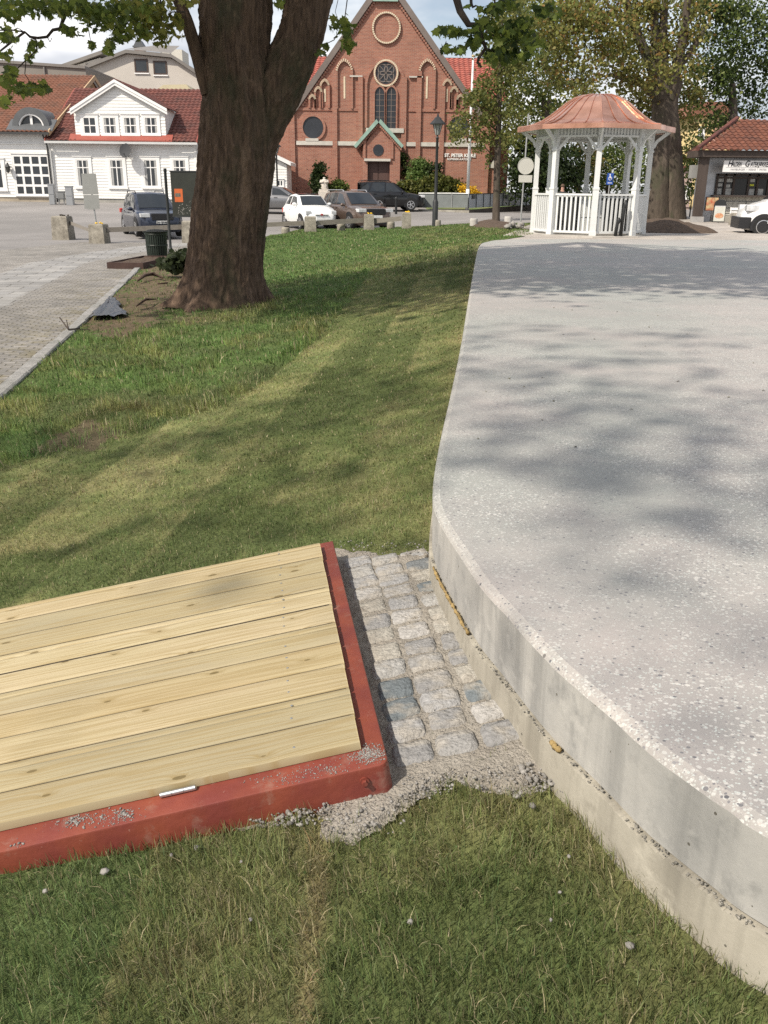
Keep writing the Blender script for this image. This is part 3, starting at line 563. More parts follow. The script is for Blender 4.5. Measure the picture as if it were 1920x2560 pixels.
def stone_np(cs, sizes, seed, name):
    rg = np.random.default_rng(seed); import bmesh
    bm = bmesh.new(); bmesh.ops.create_icosphere(bm, subdivisions=1, radius=1); v0 = np.array([v.co[:] for v in bm.verts]); f0 = np.array([[v.index for v in f.verts] for f in bm.faces]); bm.free()
    n = len(cs); k = len(v0); jt = 1 + rg.uniform(-.32, .25, (n, k, 1)); sc = rg.uniform(.65, 1.25, (n, 1, 3)); sc[..., 2] *= .75
    v = v0[None] * jt * sc * np.asarray(sizes)[:, None, None]; a = rg.uniform(0, 6.28, n); ca, sa = np.cos(a)[:, None], np.sin(a)[:, None]
    v = np.stack([v[..., 0] * ca - v[..., 1] * sa, v[..., 0] * sa + v[..., 1] * ca, v[..., 2]], -1) + np.asarray(cs)[:, None]
    f = (f0[None] + np.arange(n)[:, None, None] * k).reshape(-1); t = rg.uniform(.75, 1.2, (n, 1)) * np.where(rg.random((n, 1)) < .3, .8, 1); c = np.array([[.265, .25, .23]]) * t
    return np_mesh(name, v.reshape(-1, 3), f, np.full(n * len(f0), 3), stone_m, col=np.repeat(np.concatenate([c, np.ones((n, 1))], 1), k, 0))
cs = []; sz = []
def scatter(poly, n, s0, s1, lift=.012):
    P_ = PG(*poly); xs = [p[0] for p in P_]; ys = [p[1] for p in P_]; k = 0
    while k < n:
        x = r2.uniform(min(xs), max(xs)); y = r2.uniform(min(ys), max(ys))
        if inpoly(np.array([x]), np.array([y]), P_)[0]:
            s = s0 + (s1 - s0) * r2.random() ** 3; cs.append((x, y, G(x, y) + .02 + lift * r2.random() + s * .3)); sz.append(s); k += 1
scatter([(845, 2010), (960, 1985), (1000, 2030), (940, 2095), (850, 2115), (815, 2080)], 130, .0018, .008, .006); scatter([(780, 1990), (1040, 1960), (1080, 2010), (960, 2120), (800, 2130), (740, 2060)], 90, .0015, .006, .004)
scatter([(1290, 1935), (1340, 1925), (1400, 1960), (1420, 2010), (1340, 1995)], 60, .004, .011)
scatter([(1000, 1960), (1300, 1930), (1390, 1985), (1300, 2010), (1150, 1985), (1000, 2040)], 420, .0018, .006)
scatter([(590, 2045), (800, 1985), (830, 2040), (770, 2095), (640, 2080)], 260, .003, .010)
scatter([(880, 1395), (1080, 1390), (1240, 1760), (1390, 1960), (1000, 1975)], 900, .0012, .004, .008)
scatter([(840, 1365), (1075, 1365), (1080, 1400), (850, 1400)], 120, .002, .007)
tag(stone_np(cs, sz, 4, 'gravel'), kind='stuff')
peb = [(628, 2318, .0105, 'single pale pebble in the short brown grass right of the seam between turf pieces'), (1025, 2325, .012, 'whitish pebble in the olive turf below the gravel heap'), (1570, 2385, .013, 'round white pebble lying apart in the grass below the concrete wall'), (1398, 2250, .008, 'small pale pebble in grass above the round white pebble'),
       (264, 2198, .013, 'flat pale stone on the green turf under the red frame'), (116, 2246, .009, 'small pale pebble lowest on the green turf near the left edge'), (430, 2156, .009, 'flat light stone nearest below the red frame front face'), (493, 2136, .010, 'upright light stone in grass below the red frame'), (604, 2171, .008, 'low light stone in dark grass below the gravel edge'),
       (1330, 2035, .013, 'pale stone half sunk in grass where the gravel meets the concrete wall'), (1290, 2010, .016, 'upright wedge shaped grey stone at the gravel edge'), (1420, 2160, .009, 'tiny grey stone on grass close under the concrete wall'), (1375, 2320, .008, 'light chip of stone in the brown grass left of the round white pebble'), (870, 2010, .016, 'upright slab shaped grey stone beside the red frame corner')]
for i, (px, py, s, lb) in enumerate(peb):
    p = atg(px, py); o = stone_np([(0, 0, 0)], [s * .8], 40 + i, 'pebble'); o.location = (p[0], p[1], p[2] + .02 + s * .4); tag(o, lb, 'stone', 'pale stones scattered on the grass')
# ================================================================== DECK HATCH
RM = Matrix((DECK_D1, DECK_D2, DECK_N)).transposed()
hatch = thing('wooden_hatch', 'low hatch of pale new planks in a red painted steel frame on the grass', 'hatch', tuple(FRC)); hatch.rotation_euler = RM.to_euler()
def onp(px, py, h=0.0):
    d = ray(px, py); o = FRC + DECK_N * h; t = np.dot(o - E0, DECK_N) / np.dot(d, DECK_N); q = E0 + d * t - FRC; return float(q @ DECK_D1), float(q @ DECK_D2)
dth = .030; c_fr = onp(900, 1853, dth); c_br = onp(798, 1355, dth); c_fl = onp(0, 2067, dth); c_bl = onp(0, 1534, dth); print('deck corners', c_fr, c_br, c_fl, c_bl, onp(0, 2136), onp(0, 2200, -.08))
def paint_red():
    M = mat('red_paint', (0.215, 0.052, 0.029), rough=.5, var=.14, vs=4, bump=.15, bs=25, col2=(0.165, 0.036, 0.027), mixs=5); t = M.node_tree; l = t.links.new; b = t.nodes['Principled BSDF']; src = b.inputs['Base Color'].links[0].from_socket
    g = t.nodes.new('ShaderNodeTexCoord')
    for sc, st, lo, hi, amt, colr in ((7, (1, 1, 1), .56, .72, .55, (.27, .19, .15)), (60, (1, .25, 1), .64, .70, .7, (.36, .26, .21)), (28, (.2, 1, 1), .66, .72, .6, (.12, .035, .027))):
        mp = t.nodes.new('ShaderNodeMapping'); mp.inputs['Scale'].default_value = st; l(g.outputs['Object'], mp.inputs['Vector']); n = t.nodes.new('ShaderNodeTexNoise'); n.inputs['Scale'].default_value = sc; n.inputs['Detail'].default_value = 7; n.inputs['Roughness'].default_value = .7; l(mp.outputs[0], n.inputs['Vector'])
        r = t.nodes.new('ShaderNodeMapRange'); r.inputs['From Min'].default_value = lo; r.inputs['From Max'].default_value = hi; r.inputs['To Max'].default_value = amt; l(n.outputs['Fac'], r.inputs['Value']); x = t.nodes.new('ShaderNodeMix'); x.data_type = 'RGBA'; l(r.outputs[0], x.inputs['Factor']); l(src, x.inputs['A']); x.inputs['B'].default_value = (*colr, 1); src = x.outputs['Result']
    l(src, b.inputs['Base Color']); return M
red = paint_red(); FH = 0.135; DW = DECK_L; fw_ = -max(c_fr[0], c_br[0]) + .04
mb = MB()
# frame as an L-bevelled ring of four sides
def bar(x0, x1, y0, y1): mb.bev(x0, x1, y0, y1, -FH, 0, .006)
prof_y0 = c_fr[1] + .06
prof = [(-DECK_W, 0)] + [(-.028 + .028 * math.sin(a), .028 - .028 * math.cos(a)) for a in np.linspace(0, math.pi / 2, 7)] + [(0, DW), (-fw_, DW), (-fw_, prof_y0), (-DECK_W, prof_y0)]
def rounded(poly, z0, z1, b):
    n = len(poly); p = np.array(poly); cen = []
    for i in range(n):
        e1 = p[i] - p[i - 1]; e2 = p[(i + 1) % n] - p[i]; n1 = np.array([-e1[1], e1[0]]) / np.linalg.norm(e1); n2 = np.array([-e2[1], e2[0]]) / np.linalg.norm(e2); bs_ = (n1 + n2); bs_ /= max(np.dot(bs_, n1), .3); cen.append(p[i] + bs_ * b)
    vs = [(q[0], q[1], z0) for q in p] + [(q[0], q[1], z1 - b) for q in p] + [(q[0], q[1], z1 - b * .3) for q in (p * .7 + np.array(cen) * .3)] + [(q[0], q[1], z1) for q in cen]
    fs = [tuple(range(4 * n - n, 4 * n)), tuple(range(n - 1, -1, -1))]
    for L_ in range(3): fs += [(L_ * n + i, L_ * n + (i + 1) % n, (L_ + 1) * n + (i + 1) % n, (L_ + 1) * n + i) for i in range(n)]
    return vs, fs
mb.add(*rounded(prof, -FH, 0, .007)); mb.build('frame', red, hatch, angle=40)
mb = MB(); mb.box(-DECK_W, -fw_ - .001, prof_y0 + .001, DW - .002, -FH, -.004); mb.build('shade_block', mat('underdeck_shade', (.02, .016, .012), rough=.95), hatch)  # near-black block paints in the shade under the planks
def wood_mat():
    M = bpy.data.materials.new('pine_plank'); M.use_nodes = True; t = M.node_tree; b = t.nodes['Principled BSDF']; l = t.links.new; b.inputs['Roughness'].default_value = .62; b.inputs['Specular IOR Level'].default_value = .25
    g = t.nodes.new('ShaderNodeTexCoord'); a = t.nodes.new('ShaderNodeAttribute'); a.attribute_name = 'col'
    def M_(op, x, y=None):
        n = t.nodes.new('ShaderNodeMath'); n.operation = op
        for i, v in enumerate((x, y)):
            if v is None: continue
            if isinstance(v, (int, float)): n.inputs[i].default_value = v
            else: l(v, n.inputs[i])
        return n.outputs[0]
    s = t.nodes.new('ShaderNodeSeparateXYZ'); l(g.outputs['Object'], s.inputs[0]); bid = M_('MULTIPLY', a.outputs['Alpha'], 37.0)
    def vec(x, y, z):
        c = t.nodes.new('ShaderNodeCombineXYZ')
        for i, v in enumerate((x, y, z)):
            if isinstance(v, (int, float)): c.inputs[i].default_value = v
            else: l(v, c.inputs[i])
        return c.outputs[0]
    # knots: one 2-D cell pattern per plank
    kv = vec(M_('ADD', M_('MULTIPLY', s.outputs['X'], 3.1), M_('MULTIPLY', bid, 1.7)), M_('ADD', M_('MULTIPLY', s.outputs['Y'], 8.0), M_('MULTIPLY', bid, 3.0)), bid)
    wz = t.nodes.new('ShaderNodeTexNoise'); wz.inputs['Scale'].default_value = 1.5; l(kv, wz.inputs['Vector'])
    v = t.nodes.new('ShaderNodeTexVoronoi'); v.inputs['Scale'].default_value = 1.15; v.voronoi_dimensions = '2D'; v.inputs['Randomness'].default_value = .95; l(kv, v.inputs['Vector'])
    dist = v.outputs['Distance']; sc = t.nodes.new('ShaderNodeSeparateColor'); l(v.outputs['Color'], sc.inputs[0])
    has = M_('LESS_THAN', sc.outputs['Red'], .48)
    near = M_('MULTIPLY', has, M_('POWER', 2.718, M_('MULTIPLY', dist, -7.5)))
    yw = M_('ADD', s.outputs['Y'], M_('MULTIPLY', near, .034))
    gv = vec(M_('ADD', M_('MULTIPLY', s.outputs['X'], .55), M_('MULTIPLY', bid, 2.1)), M_('MULTIPLY', yw, 26.0), bid)
    n1 = t.nodes.new('ShaderNodeTexNoise'); n1.inputs['Scale'].default_value = 1.0; n1.inputs['Detail'].default_value = 4; n1.inputs['Distortion'].default_value = .5; l(gv, n1.inputs['Vector'])
    rings = M_('SINE', M_('MULTIPLY', n1.outputs['Fac'], 55.0)); rings = M_('MULTIPLY', M_('ADD', rings, 1.0), .5)
    gf = vec(M_('MULTIPLY', s.outputs['X'], 4.0), M_('MULTIPLY', yw, 300.0), bid); n2 = t.nodes.new('ShaderNodeTexNoise'); n2.inputs['Scale'].default_value = 1; n2.inputs['Detail'].default_value = 3; l(gf, n2.inputs['Vector'])
    gb = vec(M_('MULTIPLY', s.outputs['X'], 1.6), M_('MULTIPLY', s.outputs['Y'], 7.0), M_('MULTIPLY', bid, 3.3)); n3 = t.nodes.new('ShaderNodeTexNoise'); n3.inputs['Scale'].default_value = 1; n3.inputs['Detail'].default_value = 3; l(gb, n3.inputs['Vector'])
    def mixc(f, A, B):
        x = t.nodes.new('ShaderNodeMix'); x.data_type = 'RGBA'; l(f, x.inputs['Factor']) if not isinstance(f, float) else setattr(x.inputs['Factor'], 'default_value', f)
        for q, w in (('A', A), ('B', B)):
            if isinstance(w, tuple): x.inputs[q].default_value = (*w, 1)
            else: l(w, x.inputs[q])
        return x.outputs['Result']
    c = a.outputs['Color']
    r3 = t.nodes.new('ShaderNodeMapRange'); r3.inputs['From Min'].default_value = .38; r3.inputs['From Max'].default_value = .62; l(n3.outputs['Fac'], r3.inputs['Value'])
    c = mixc(M_('MULTIPLY', r3.outputs[0], .55), c, (0.46, .39, .235))
    c = mixc(M_('MULTIPLY', M_('MULTIPLY', rings, rings), .55), c, (0.29, .205, .085)); c = mixc(M_('MULTIPLY', n2.outputs['Fac'], .30), c, (0.31, .24, .11))
    halo = M_('MULTIPLY', has, M_('SUBTRACT', 1.0, M_('MINIMUM', M_('DIVIDE', dist, .17), 1.0))); c = mixc(M_('MULTIPLY', halo, .6), c, (0.26, .185, .075))
    core = M_('MULTIPLY', has, M_('LESS_THAN', dist, M_('ADD', .022, M_('MULTIPLY', sc.outputs['Green'], .05)))); c = mixc(M_('MULTIPLY', core, .75), c, (0.13, .095, .04))
    l(c, b.inputs['Base Color'])
    u = t.nodes.new('ShaderNodeBump'); u.inputs['Strength'].default_value = .25; u.inputs['Distance'].default_value = .002; l(M_('ADD', rings, n2.outputs['Fac']), u.inputs['Height']); l(u.outputs[0], b.inputs['Normal'])
    return M
NB = 10; y0 = c_fr[1]; y1 = c_br[1]; xr0 = (c_fr[0] + c_br[0]) / 2; bw = (y1 - y0) / NB; print('board', bw, 'xr', xr0)
V = []; FI = []; CN = []; C = []; base = 0; r3 = random.Random(21)
tones = [(0.47, .385, .245), (0.36, .305, .195), (0.50, .415, .27), (0.43, .34, .20), (0.345, .298, .195), (0.51, .43, .28), (.39, .333, .22)]
for i in range(NB):
    ya = y0 + i * bw; gap = .0078 + (.006 if i == 5 else 0); yb = ya + bw - gap; xe = c_fr[0] + (c_br[0] - c_fr[0]) * i / (NB - 1) + r3.uniform(-.0015, .0015); zt = dth + r3.uniform(-.0012, .0012); b = .0042
    pr = [(ya, .002), (ya, zt - b), (ya + b * .35, zt - b * .3), (ya + b, zt)]
    nsub = 9; pr += [(ya + b + (yb - ya - 2 * b) * k / nsub, zt + .0009 * math.sin(math.pi * k / nsub)) for k in range(1, nsub)]
    if i in (1, 4, 6, 9): # a milled groove
        q = len(pr) - 2; yg = pr[q][0]; pr[q:q + 1] = [(yg - .004, zt), (yg - .0025, zt - .004), (yg + .0025, zt - .004), (yg + .004, zt)]
    pr += [(yb - b, zt), (yb - b * .35, zt - b * .3), (yb, zt - b), (yb, .002)]
    n = len(pr); col = list(tones[(i * 3 + 1) % 7]); al = (i + 1) / 16
    for xx in (-2.24, xe - b, xe):
        for (py_, pz) in pr: V.append((xx, py_, pz - (b * .6 if xx == xe and pz > .01 else 0))); C.append((*col, al))
    for s_ in range(2):
        for k in range(n - 1): FI += [base + s_ * n + k, base + (s_ + 1) * n + k, base + (s_ + 1) * n + k + 1, base + s_ * n + k + 1]; CN.append(4)
    FI += list(range(base + 2 * n, base + 3 * n)); CN.append(n); base += 3 * n
np_mesh('plank_deck', V, FI, CN, wood_mat(), hatch, col=C); mb = MB()
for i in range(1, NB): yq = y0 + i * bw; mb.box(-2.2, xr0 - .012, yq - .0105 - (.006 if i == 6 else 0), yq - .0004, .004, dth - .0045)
mb.build('joint_dirt_shade', mat('joint_dirt_shade', (.045, .034, .022), rough=.95, var=.4, vs=30), hatch)  # dark strips in the gaps stand for dirt and the shadow between planks
steel = mat('zinc_steel', (0.55, .56, .57), rough=.35, metal=.9, var=.1, vs=20)
mb = MB(); s0 = onp(1262 * .5787 + 0, 1300 + 917 * .5787, dth); s1 = onp(1213 * .5787, 1300 + 215 * .5787, dth)
for i in range(NB):
    for k in (.27, .73):
        if r3.random() < .1: continue
        f = (i + k) / NB; mb.lathe([(.0042, 0), (.0042, .0008), (.0025, .0014)], (s0[0] + (s1[0] - s0[0]) * f + r3.uniform(-.004, .004), y0 + (y1 - y0) * f, dth + .0005), 8)
mb.build('screw', steel, hatch, smooth=False)
h0, h1 = onp(403, 1990), onp(492, 1968); mb = MB(); 
for k in range(3):
    a = h0[0] + (h1[0] - h0[0]) * k / 3; e = h0[0] + (h1[0] - h0[0]) * (k + 1) / 3 - .001; yh = c_fr[1] - .011; mb.cyl((a, yh, .009), (e, yh, .009), .0075, n=14)
mb.box(h0[0], h1[0], c_fr[1] - .012, c_fr[1] + .012, .0005, .0018); mb.build('hinge', steel, hatch, angle=40)
bp = onp(905, 1945); mb = MB(); bx = onp(905, 1925)[0]; mb.cyl((bx, -.001, -.04), (bx, -.006, -.04), .014, n=16); mb.cyl((bx, -.006, -.04), (bx, -.016, -.04), .0085, n=6); mb.build('bolt', red, hatch)
# dry mortar crumbs lying on the frame
cs = []; sz = []
def spill(cx, cy, rx, ry, n, s0_, s1_):
    for _ in range(n):
        px, py = r2.gauss(cx, rx), r2.gauss(cy, ry); q = onp(px, py)
        if q[0] > -.004 or q[1] < .004 or (q[1] > c_fr[1] - .006 and q[0] < c_fr[0] + .004): continue
        s = s0_ + (s1_ - s0_) * r2.random() ** 3; w = FRC + DECK_D1 * q[0] + DECK_D2 * q[1] + DECK_N * s * .4; cs.append(tuple(w)); sz.append(s)
spill(920, 1884, 26, 11, 900, .0009, .0034); spill(820, 1925, 45, 10, 300, .0008, .003); spill(725, 1950, 60, 8, 160, .0008, .003); spill(240, 2045, 60, 14, 420, .0009, .0038); spill(310, 2035, 14, 6, 60, .002, .006); spill(185, 2055, 10, 6, 40, .002, .006); spill(50, 2120, 10, 7, 60, .001, .005)
tag(stone_np(cs, sz, 9, 'sand_spill'), kind='stuff')
# ================================================================== TREES
MAPLE = np.array([(0, 0), (.18, .06), (.48, .02), (.40, .20), (.55, .42), (.33, .42), (.20, .62), (.10, .60), (0, 1.0), (-.10, .60), (-.20, .62), (-.33, .42), (-.55, .42), (-.40, .20), (-.48, .02), (-.18, .06)]) * [1, 1]
HEX = np.array([(0, 0), (.36, .22), (.40, .6), (0, 1.0), (-.40, .6), (-.36, .22)])
leaf_m = mat('maple_leaf', (1, 1, 1), attr='col', rough=.55, var=0, spec=.3, trans=.48)
def leaves(name, pts, size, seed, tones, parent, shape=MAPLE, up=.55, droop=0.3, var=.25, m=None, curl=.18):
    rg = np.random.default_rng(seed); pts = np.asarray(pts, float); n = len(pts); k = len(shape)
    nr = rg.normal(0, 1, (n, 3)); nr /= np.linalg.norm(nr, axis=1)[:, None]; nr = nr * (1 - up) + np.array([0, 0, 1]) * up; nr /= np.linalg.norm(nr, axis=1)[:, None]
    d = rg.normal(0, 1, (n, 3)); d[:, 2] -= droop * 2; d -= nr * (d * nr).sum(1)[:, None]; d /= np.linalg.norm(d, axis=1)[:, None] + 1e-9; s = np.cross(d, nr)
    sz = size * rg.uniform(.6, 1.25, n)
    sh = shape - [0, .45]; cu = -curl * (np.abs(shape[:, 0]) ** 1.5 + .6 * shape[:, 1] ** 2)
    v = pts[:, None] + sz[:, None, None] * (s[:, None] * sh[None, :, :1] + d[:, None] * sh[None, :, 1:] + nr[:, None] * cu[None, :, None])
    tn = np.array(tones)[rg.integers(0, len(tones), n)] * rg.uniform(1 - var, 1 + var, (n, 1))
    c = np.repeat(np.concatenate([tn, np.ones((n, 1))], 1), k, 0)
    return np_mesh(name, v.reshape(-1, 3), np.arange(n * k), np.full(n, k), m or leaf_m, parent, c)
def ell(rg, n, c, r, power=1.0):
    v = rg.normal(0, 1, (n, 3)); v /= np.linalg.norm(v, axis=1)[:, None]; return np.array(c) + v * (rg.random(n) ** (power / 3))[:, None] * np.array(r)
def clumped(rg, nc, per, c, r, cr, power=.6):
    cc = ell(rg, nc, c, r, power); k = rg.poisson(per, nc); idx = np.repeat(np.arange(nc), k); q = rg.normal(0, 1, (len(idx), 3)) * [1, 1, .55]
    return cc[idx] + q * (cr * rg.uniform(.6, 1.3, nc))[idx][:, None], cc
# ---- bark
def bark_mat(name, c1, c2, moss):
    M = bpy.data.materials.new(name); M.use_nodes = True; t = M.node_tree; b = t.nodes['Principled BSDF']; l = t.links.new; b.inputs['Roughness'].default_value = .95; b.inputs['Specular IOR Level'].default_value = .15
    g = t.nodes.new('ShaderNodeTexCoord')
    def noise(s, st, d=6, r=.6):
        mp = t.nodes.new('ShaderNodeMapping'); mp.inputs['Scale'].default_value = st; l(g.outputs['Object'], mp.inputs['Vector']); n = t.nodes.new('ShaderNodeTexNoise'); n.inputs['Scale'].default_value = s; n.inputs['Detail'].default_value = d; n.inputs['Roughness'].default_value = r; l(mp.outputs[0], n.inputs['Vector']); return n.outputs['Fac']
    def ramp(v, a, e):
        r = t.nodes.new('ShaderNodeMapRange'); r.inputs['From Min'].default_value = a; r.inputs['From Max'].default_value = e; l(v, r.inputs['Value']); return r.outputs[0]
    def mixc(f, A, B):
        x = t.nodes.new('ShaderNodeMix'); x.data_type = 'RGBA'; l(f, x.inputs['Factor'])
        for s, w in (('A', A), ('B', B)):
            if isinstance(w, tuple): x.inputs[s].default_value = (*w, 1)
            else: l(w, x.inputs[s])
        return x.outputs['Result']
    c = mixc(ramp(noise(22, (1, 1, .14)), .35, .65), c1, c2); c = mixc(ramp(noise(1.1, (1, 1, .6)), .52, .66), c, moss); c = mixc(ramp(noise(3, (1, 1, .2)), .58, .72), c, tuple(q * 1.5 for q in c1)); l(c, b.inputs['Base Color'])
    u = t.nodes.new('ShaderNodeBump'); u.inputs['Strength'].default_value = .9; u.inputs['Distance'].default_value = .012; l(noise(26, (1, 1, .2), 8, .7), u.inputs['Height']); l(u.outputs[0], b.inputs['Normal'])
    return M
bark = bark_mat('maple_bark', (0.15, .102, .072), (0.062, .043, .032), (0.060, .057, .036)); twig_m = mat('twig', (0.05, .038, .03), rough=.9, var=.2)
bark2 = bark_mat('grey_bark', (0.105, .085, .068), (0.06, .05, .040), (0.065, .065, .042))
def barktube(mb_list, pts, rad, nA, amp=.03, fq=1.0, seed=0, flare=None, arc=None):
    """swept ridged trunk; pts world, returns verts, quads"""
    pts = np.array(pts, float); rad = np.array(rad, float); d = np.concatenate([[0], np.cumsum(np.linalg.norm(np.diff(pts, axis=0), axis=1))])
    ns = max(6, int(d[-1] / (arc or .022))); s = np.linspace(0, d[-1], ns); P = np.stack([np.interp(s, d, pts[:, i]) for i in range(3)], -1); Rr = np.interp(s, d, rad)
    for _ in range(3 if ns > 30 else 0):
        w = max(2, ns // 40); ker = np.ones(2 * w + 1) / (2 * w + 1)
        P = np.stack([np.convolve(np.pad(P[:, i], w, mode='reflect', reflect_type='odd'), ker, 'valid') for i in range(3)], -1); Rr = np.convolve(np.pad(Rr, w, mode='reflect', reflect_type='odd'), ker, 'valid')
    tg = np.gradient(P, axis=0); tg /= np.linalg.norm(tg, axis=1)[:, None]; a0 = np.array([1., 0, 0]); A = a0 - tg * (tg @ a0)[:, None]; A /= np.linalg.norm(A, axis=1)[:, None]; B = np.cross(tg, A)
    th = np.linspace(0, 2 * np.pi, nA, endpoint=False); TH, SS = np.meshgrid(th, s)
    per = max(8, int(2 * np.pi * Rr.mean() * 9 * fq)); 
    def pn(f, zf, sd):   # periodic in angle: noise on a circle, via 2 blended samples
        k = max(3, int(round(per * f))); u = TH / (2 * np.pi) * k; w = sstep(k - 1, k, u); return vn(u, SS * zf, sd) * (1 - w) + vn(u - k, SS * zf, sd) * w
    wob = pn(.25, 2.2, seed + 5) - .5
    sv = TH; TH0 = TH; TH = (TH + .10 * wob) % (2 * np.pi)
    r1 = 1 - np.abs(2 * pn(1.15, 1.5 * fq, seed) - 1); r2_ = 1 - np.abs(2 * pn(2.9, 4.5 * fq, seed + 1) - 1); lump = pn(.12, .9, seed + 2) - .5; fine_ = pn(7, 30, seed + 3) - .5
    disp = amp * (r1 ** 1.2 * .9 + .5 * r2_ ** 1.2 + .25 * fine_ - .65) + Rr[:, None] * .09 * lump
    RR = Rr[:, None] + disp
    if flare is not None: RR = RR + flare(TH0, SS, P)
    V = P[:, None] + A[:, None] * (np.cos(TH0) * RR)[..., None] + B[:, None] * (np.sin(TH0) * RR)[..., None]
    idx = np.arange(ns * nA).reshape(ns, nA); nx = np.roll(idx, -1, 1); q = np.stack([idx[:-1], nx[:-1], nx[1:], idx[1:]], -1).reshape(-1, 4)
    return V.reshape(-1, 3), q
def bark_obj(name, tubes, m, parent):
    V = []; Q = []; b = 0
    for v, q in tubes: V.append(v); Q.append(q + b); b += len(v)
    q = np.concatenate(Q); return np_mesh(name, np.concatenate(V), q, np.full(len(q), 4), m, parent, smooth=True)
# ---- the big maple
maple = thing('maple_tree', 'big old maple with a thick dark furrowed forked trunk on the lawn', 'tree', (0, 0, 0))
TY = TREE_Y
def tp(px, py, Y=TY): return aty(px, py, Y)
prof = [(-140, 507, 675), (0, 499, 681), (60, 499, 676), (130, 500, 668), (200, 503, 700), (280, 506, 700), (340, 502, 690), (400, 497, 683), (450, 493, 674), (500, 489, 667), (550, 484, 660), (600, 480, 654), (640, 474, 651), (690, 473, 653), (730, 470, 655), (770, 467, 658)]
pts = []; rad = []
for py, l_, r_ in prof[::-1]:
    a, b_ = tp(l_, py), tp(r_, py); pts.append((a + b_) / 2); rad.append((b_[0] - a[0]) / 2 * .97)
top = pts[-1]; pts += [top + np.array([.1, .1, 1.2]), top + np.array([.0, .5, 3.2]), top + np.array([-.5, .9, 6.0])]; rad += [rad[-1] * .9, rad[-1] * .6, .16]
def flare(th, s, P):
    h = np.clip(P[:, 2] - (TREE.z - .05), -.3, 9)[:, None]
    lob = lambda a, w, amp, dec: amp * np.exp(-(((th - a + np.pi) % (2 * np.pi) - np.pi) / w) ** 2) * np.exp(-np.clip(h, 0, 9) / dec)
    return lob(math.pi * 1.04, .42, .06, .6) + lob(math.pi * 1.08, .26, .30, .18) + lob(0.06, .36, .55, .15) + lob(1.35 * math.pi, .3, .28, .2) + lob(1.68 * math.pi, .28, .30, .18) + lob(.5 * math.pi, .5, .4, .2) + .06 * np.exp(-np.clip(h, 0, 9) / .5)
tubes = [barktube(None, pts, rad, 320, .062, 1.0, 3, flare, arc=.018)]
rl = [(622, 400, .30), (648, 320, .36), (690, 215, .385), (728, 150, .365), (752, 85, .345), (773, 0, .335), (792, -90, .32)]
p2 = [tp(a, b_) for a, b_, _ in rl]; r2l = [c * TY / 15.3 for *_, c in rl]; e = p2[-1]; p2 += [e + np.array([.6, -.3, 1.5]), e + np.array([1.6, -.6, 3.5]), e + np.array([2.2, -.4, 5.5])]; r2l += [.26, .18, .09]
tubes.append(barktube(None, p2, r2l, 200, .055, 1.0, 8, arc=.02))
bark_obj('trunk', tubes, bark, maple)
ll = [(520, 235, .10), (507, 190, .105), (494, 140, .10), (480, 90, .095), (462, 40, .09), (446, 0, .085), (425, -60, .08), (390, -140, .06), (340, -200, .04)]
bark_obj('limb', [barktube(None, [tp(a, b_, TY - .25) for a, b_, _ in ll], [c for *_, c in ll], 36, .010, 1.6, 12)], bark, maple)
LEAFT = [(0.14, .185, .035), (.18, .22, .042), (.10, .14, .028), (.22, .24, .05), (.075, .105, .024)]
LEAFY = [(0.25, .25, .05), (.30, .27, .07), (.18, .19, .04), (.13, .15, .03)]
rg = np.random.default_rng(91)
def hang(cl, Y, dY, scale=1.0):
    o = []
    for (px, py, rx, ry, n) in cl:
        for _ in range(int(n * scale)):
            a = rg.normal(0, .5, 2); o.append(aty(px + rx * a[0], py + ry * a[1], Y + rg.normal(0, dY)))
    return o
TL = [(20, 25, 40, 30, 50), (22, 92, 22, 25, 26), (75, 15, 50, 18, 45), (130, 20, 45, 24, 60), (200, 18, 50, 32, 100), (240, 42, 40, 30, 70), (290, 35, 40, 36, 80), (300, 88, 26, 26, 38), (345, 28, 35, 30, 60), (355, 80, 22, 26, 30), (176, 80, 18, 12, 14), (275, 118, 13, 18, 14), (85, 112, 22, 12, 14), (20, 190, 22, 28, 30), (60, 222, 38, 18, 36), (20, 255, 25, 10, 14), (100, 222, 24, 16, 20), (75, 140, 12, 16, 9), (228, 118, 7, 7, 5), (12, 140, 16, 14, 8)]
TLY = [(330, 10, 60, 22, 50), (395, 30, 36, 34, 70), (405, 88, 24, 26, 36), (440, 60, 20, 30, 24), (372, 60, 26, 26, 34), (470, 8, 18, 10, 8)]
RT_ = [(840, 65, 14, 20, 14), (868, 72, 16, 32, 28), (882, 112, 14, 14, 10), (812, 115, 8, 8, 6), (800, 135, 12, 4, 5), (700, 12, 12, 12, 8), (868, 118, 10, 10, 7)]
leaves('leaf_spray', hang(TL, 14, .6, 1.9), .112, 1, LEAFT, maple, up=.35, droop=.6); leaves('leaf_spray', hang(TLY, 14.4, .5, 1.9), .108, 2, LEAFY, maple, up=.35, droop=.6); leaves('leaf_spray', hang(RT_, 14.5, .4, 1.8), .11, 3, LEAFT, maple, up=.35, droop=.6)
def twigs(name, lines, Y, parent, m=twig_m):
    mb = MB()
    for ln, r0, r1 in lines:
        n = len(ln); mb.tube([aty(x, y, Y + .05 * math.sin(i)) for i, (x, y) in enumerate(ln)], [r0 + (r1 - r0) * i / (n - 1) for i in range(n)], 6)
    return mb.build(name, m, parent, smooth=True)
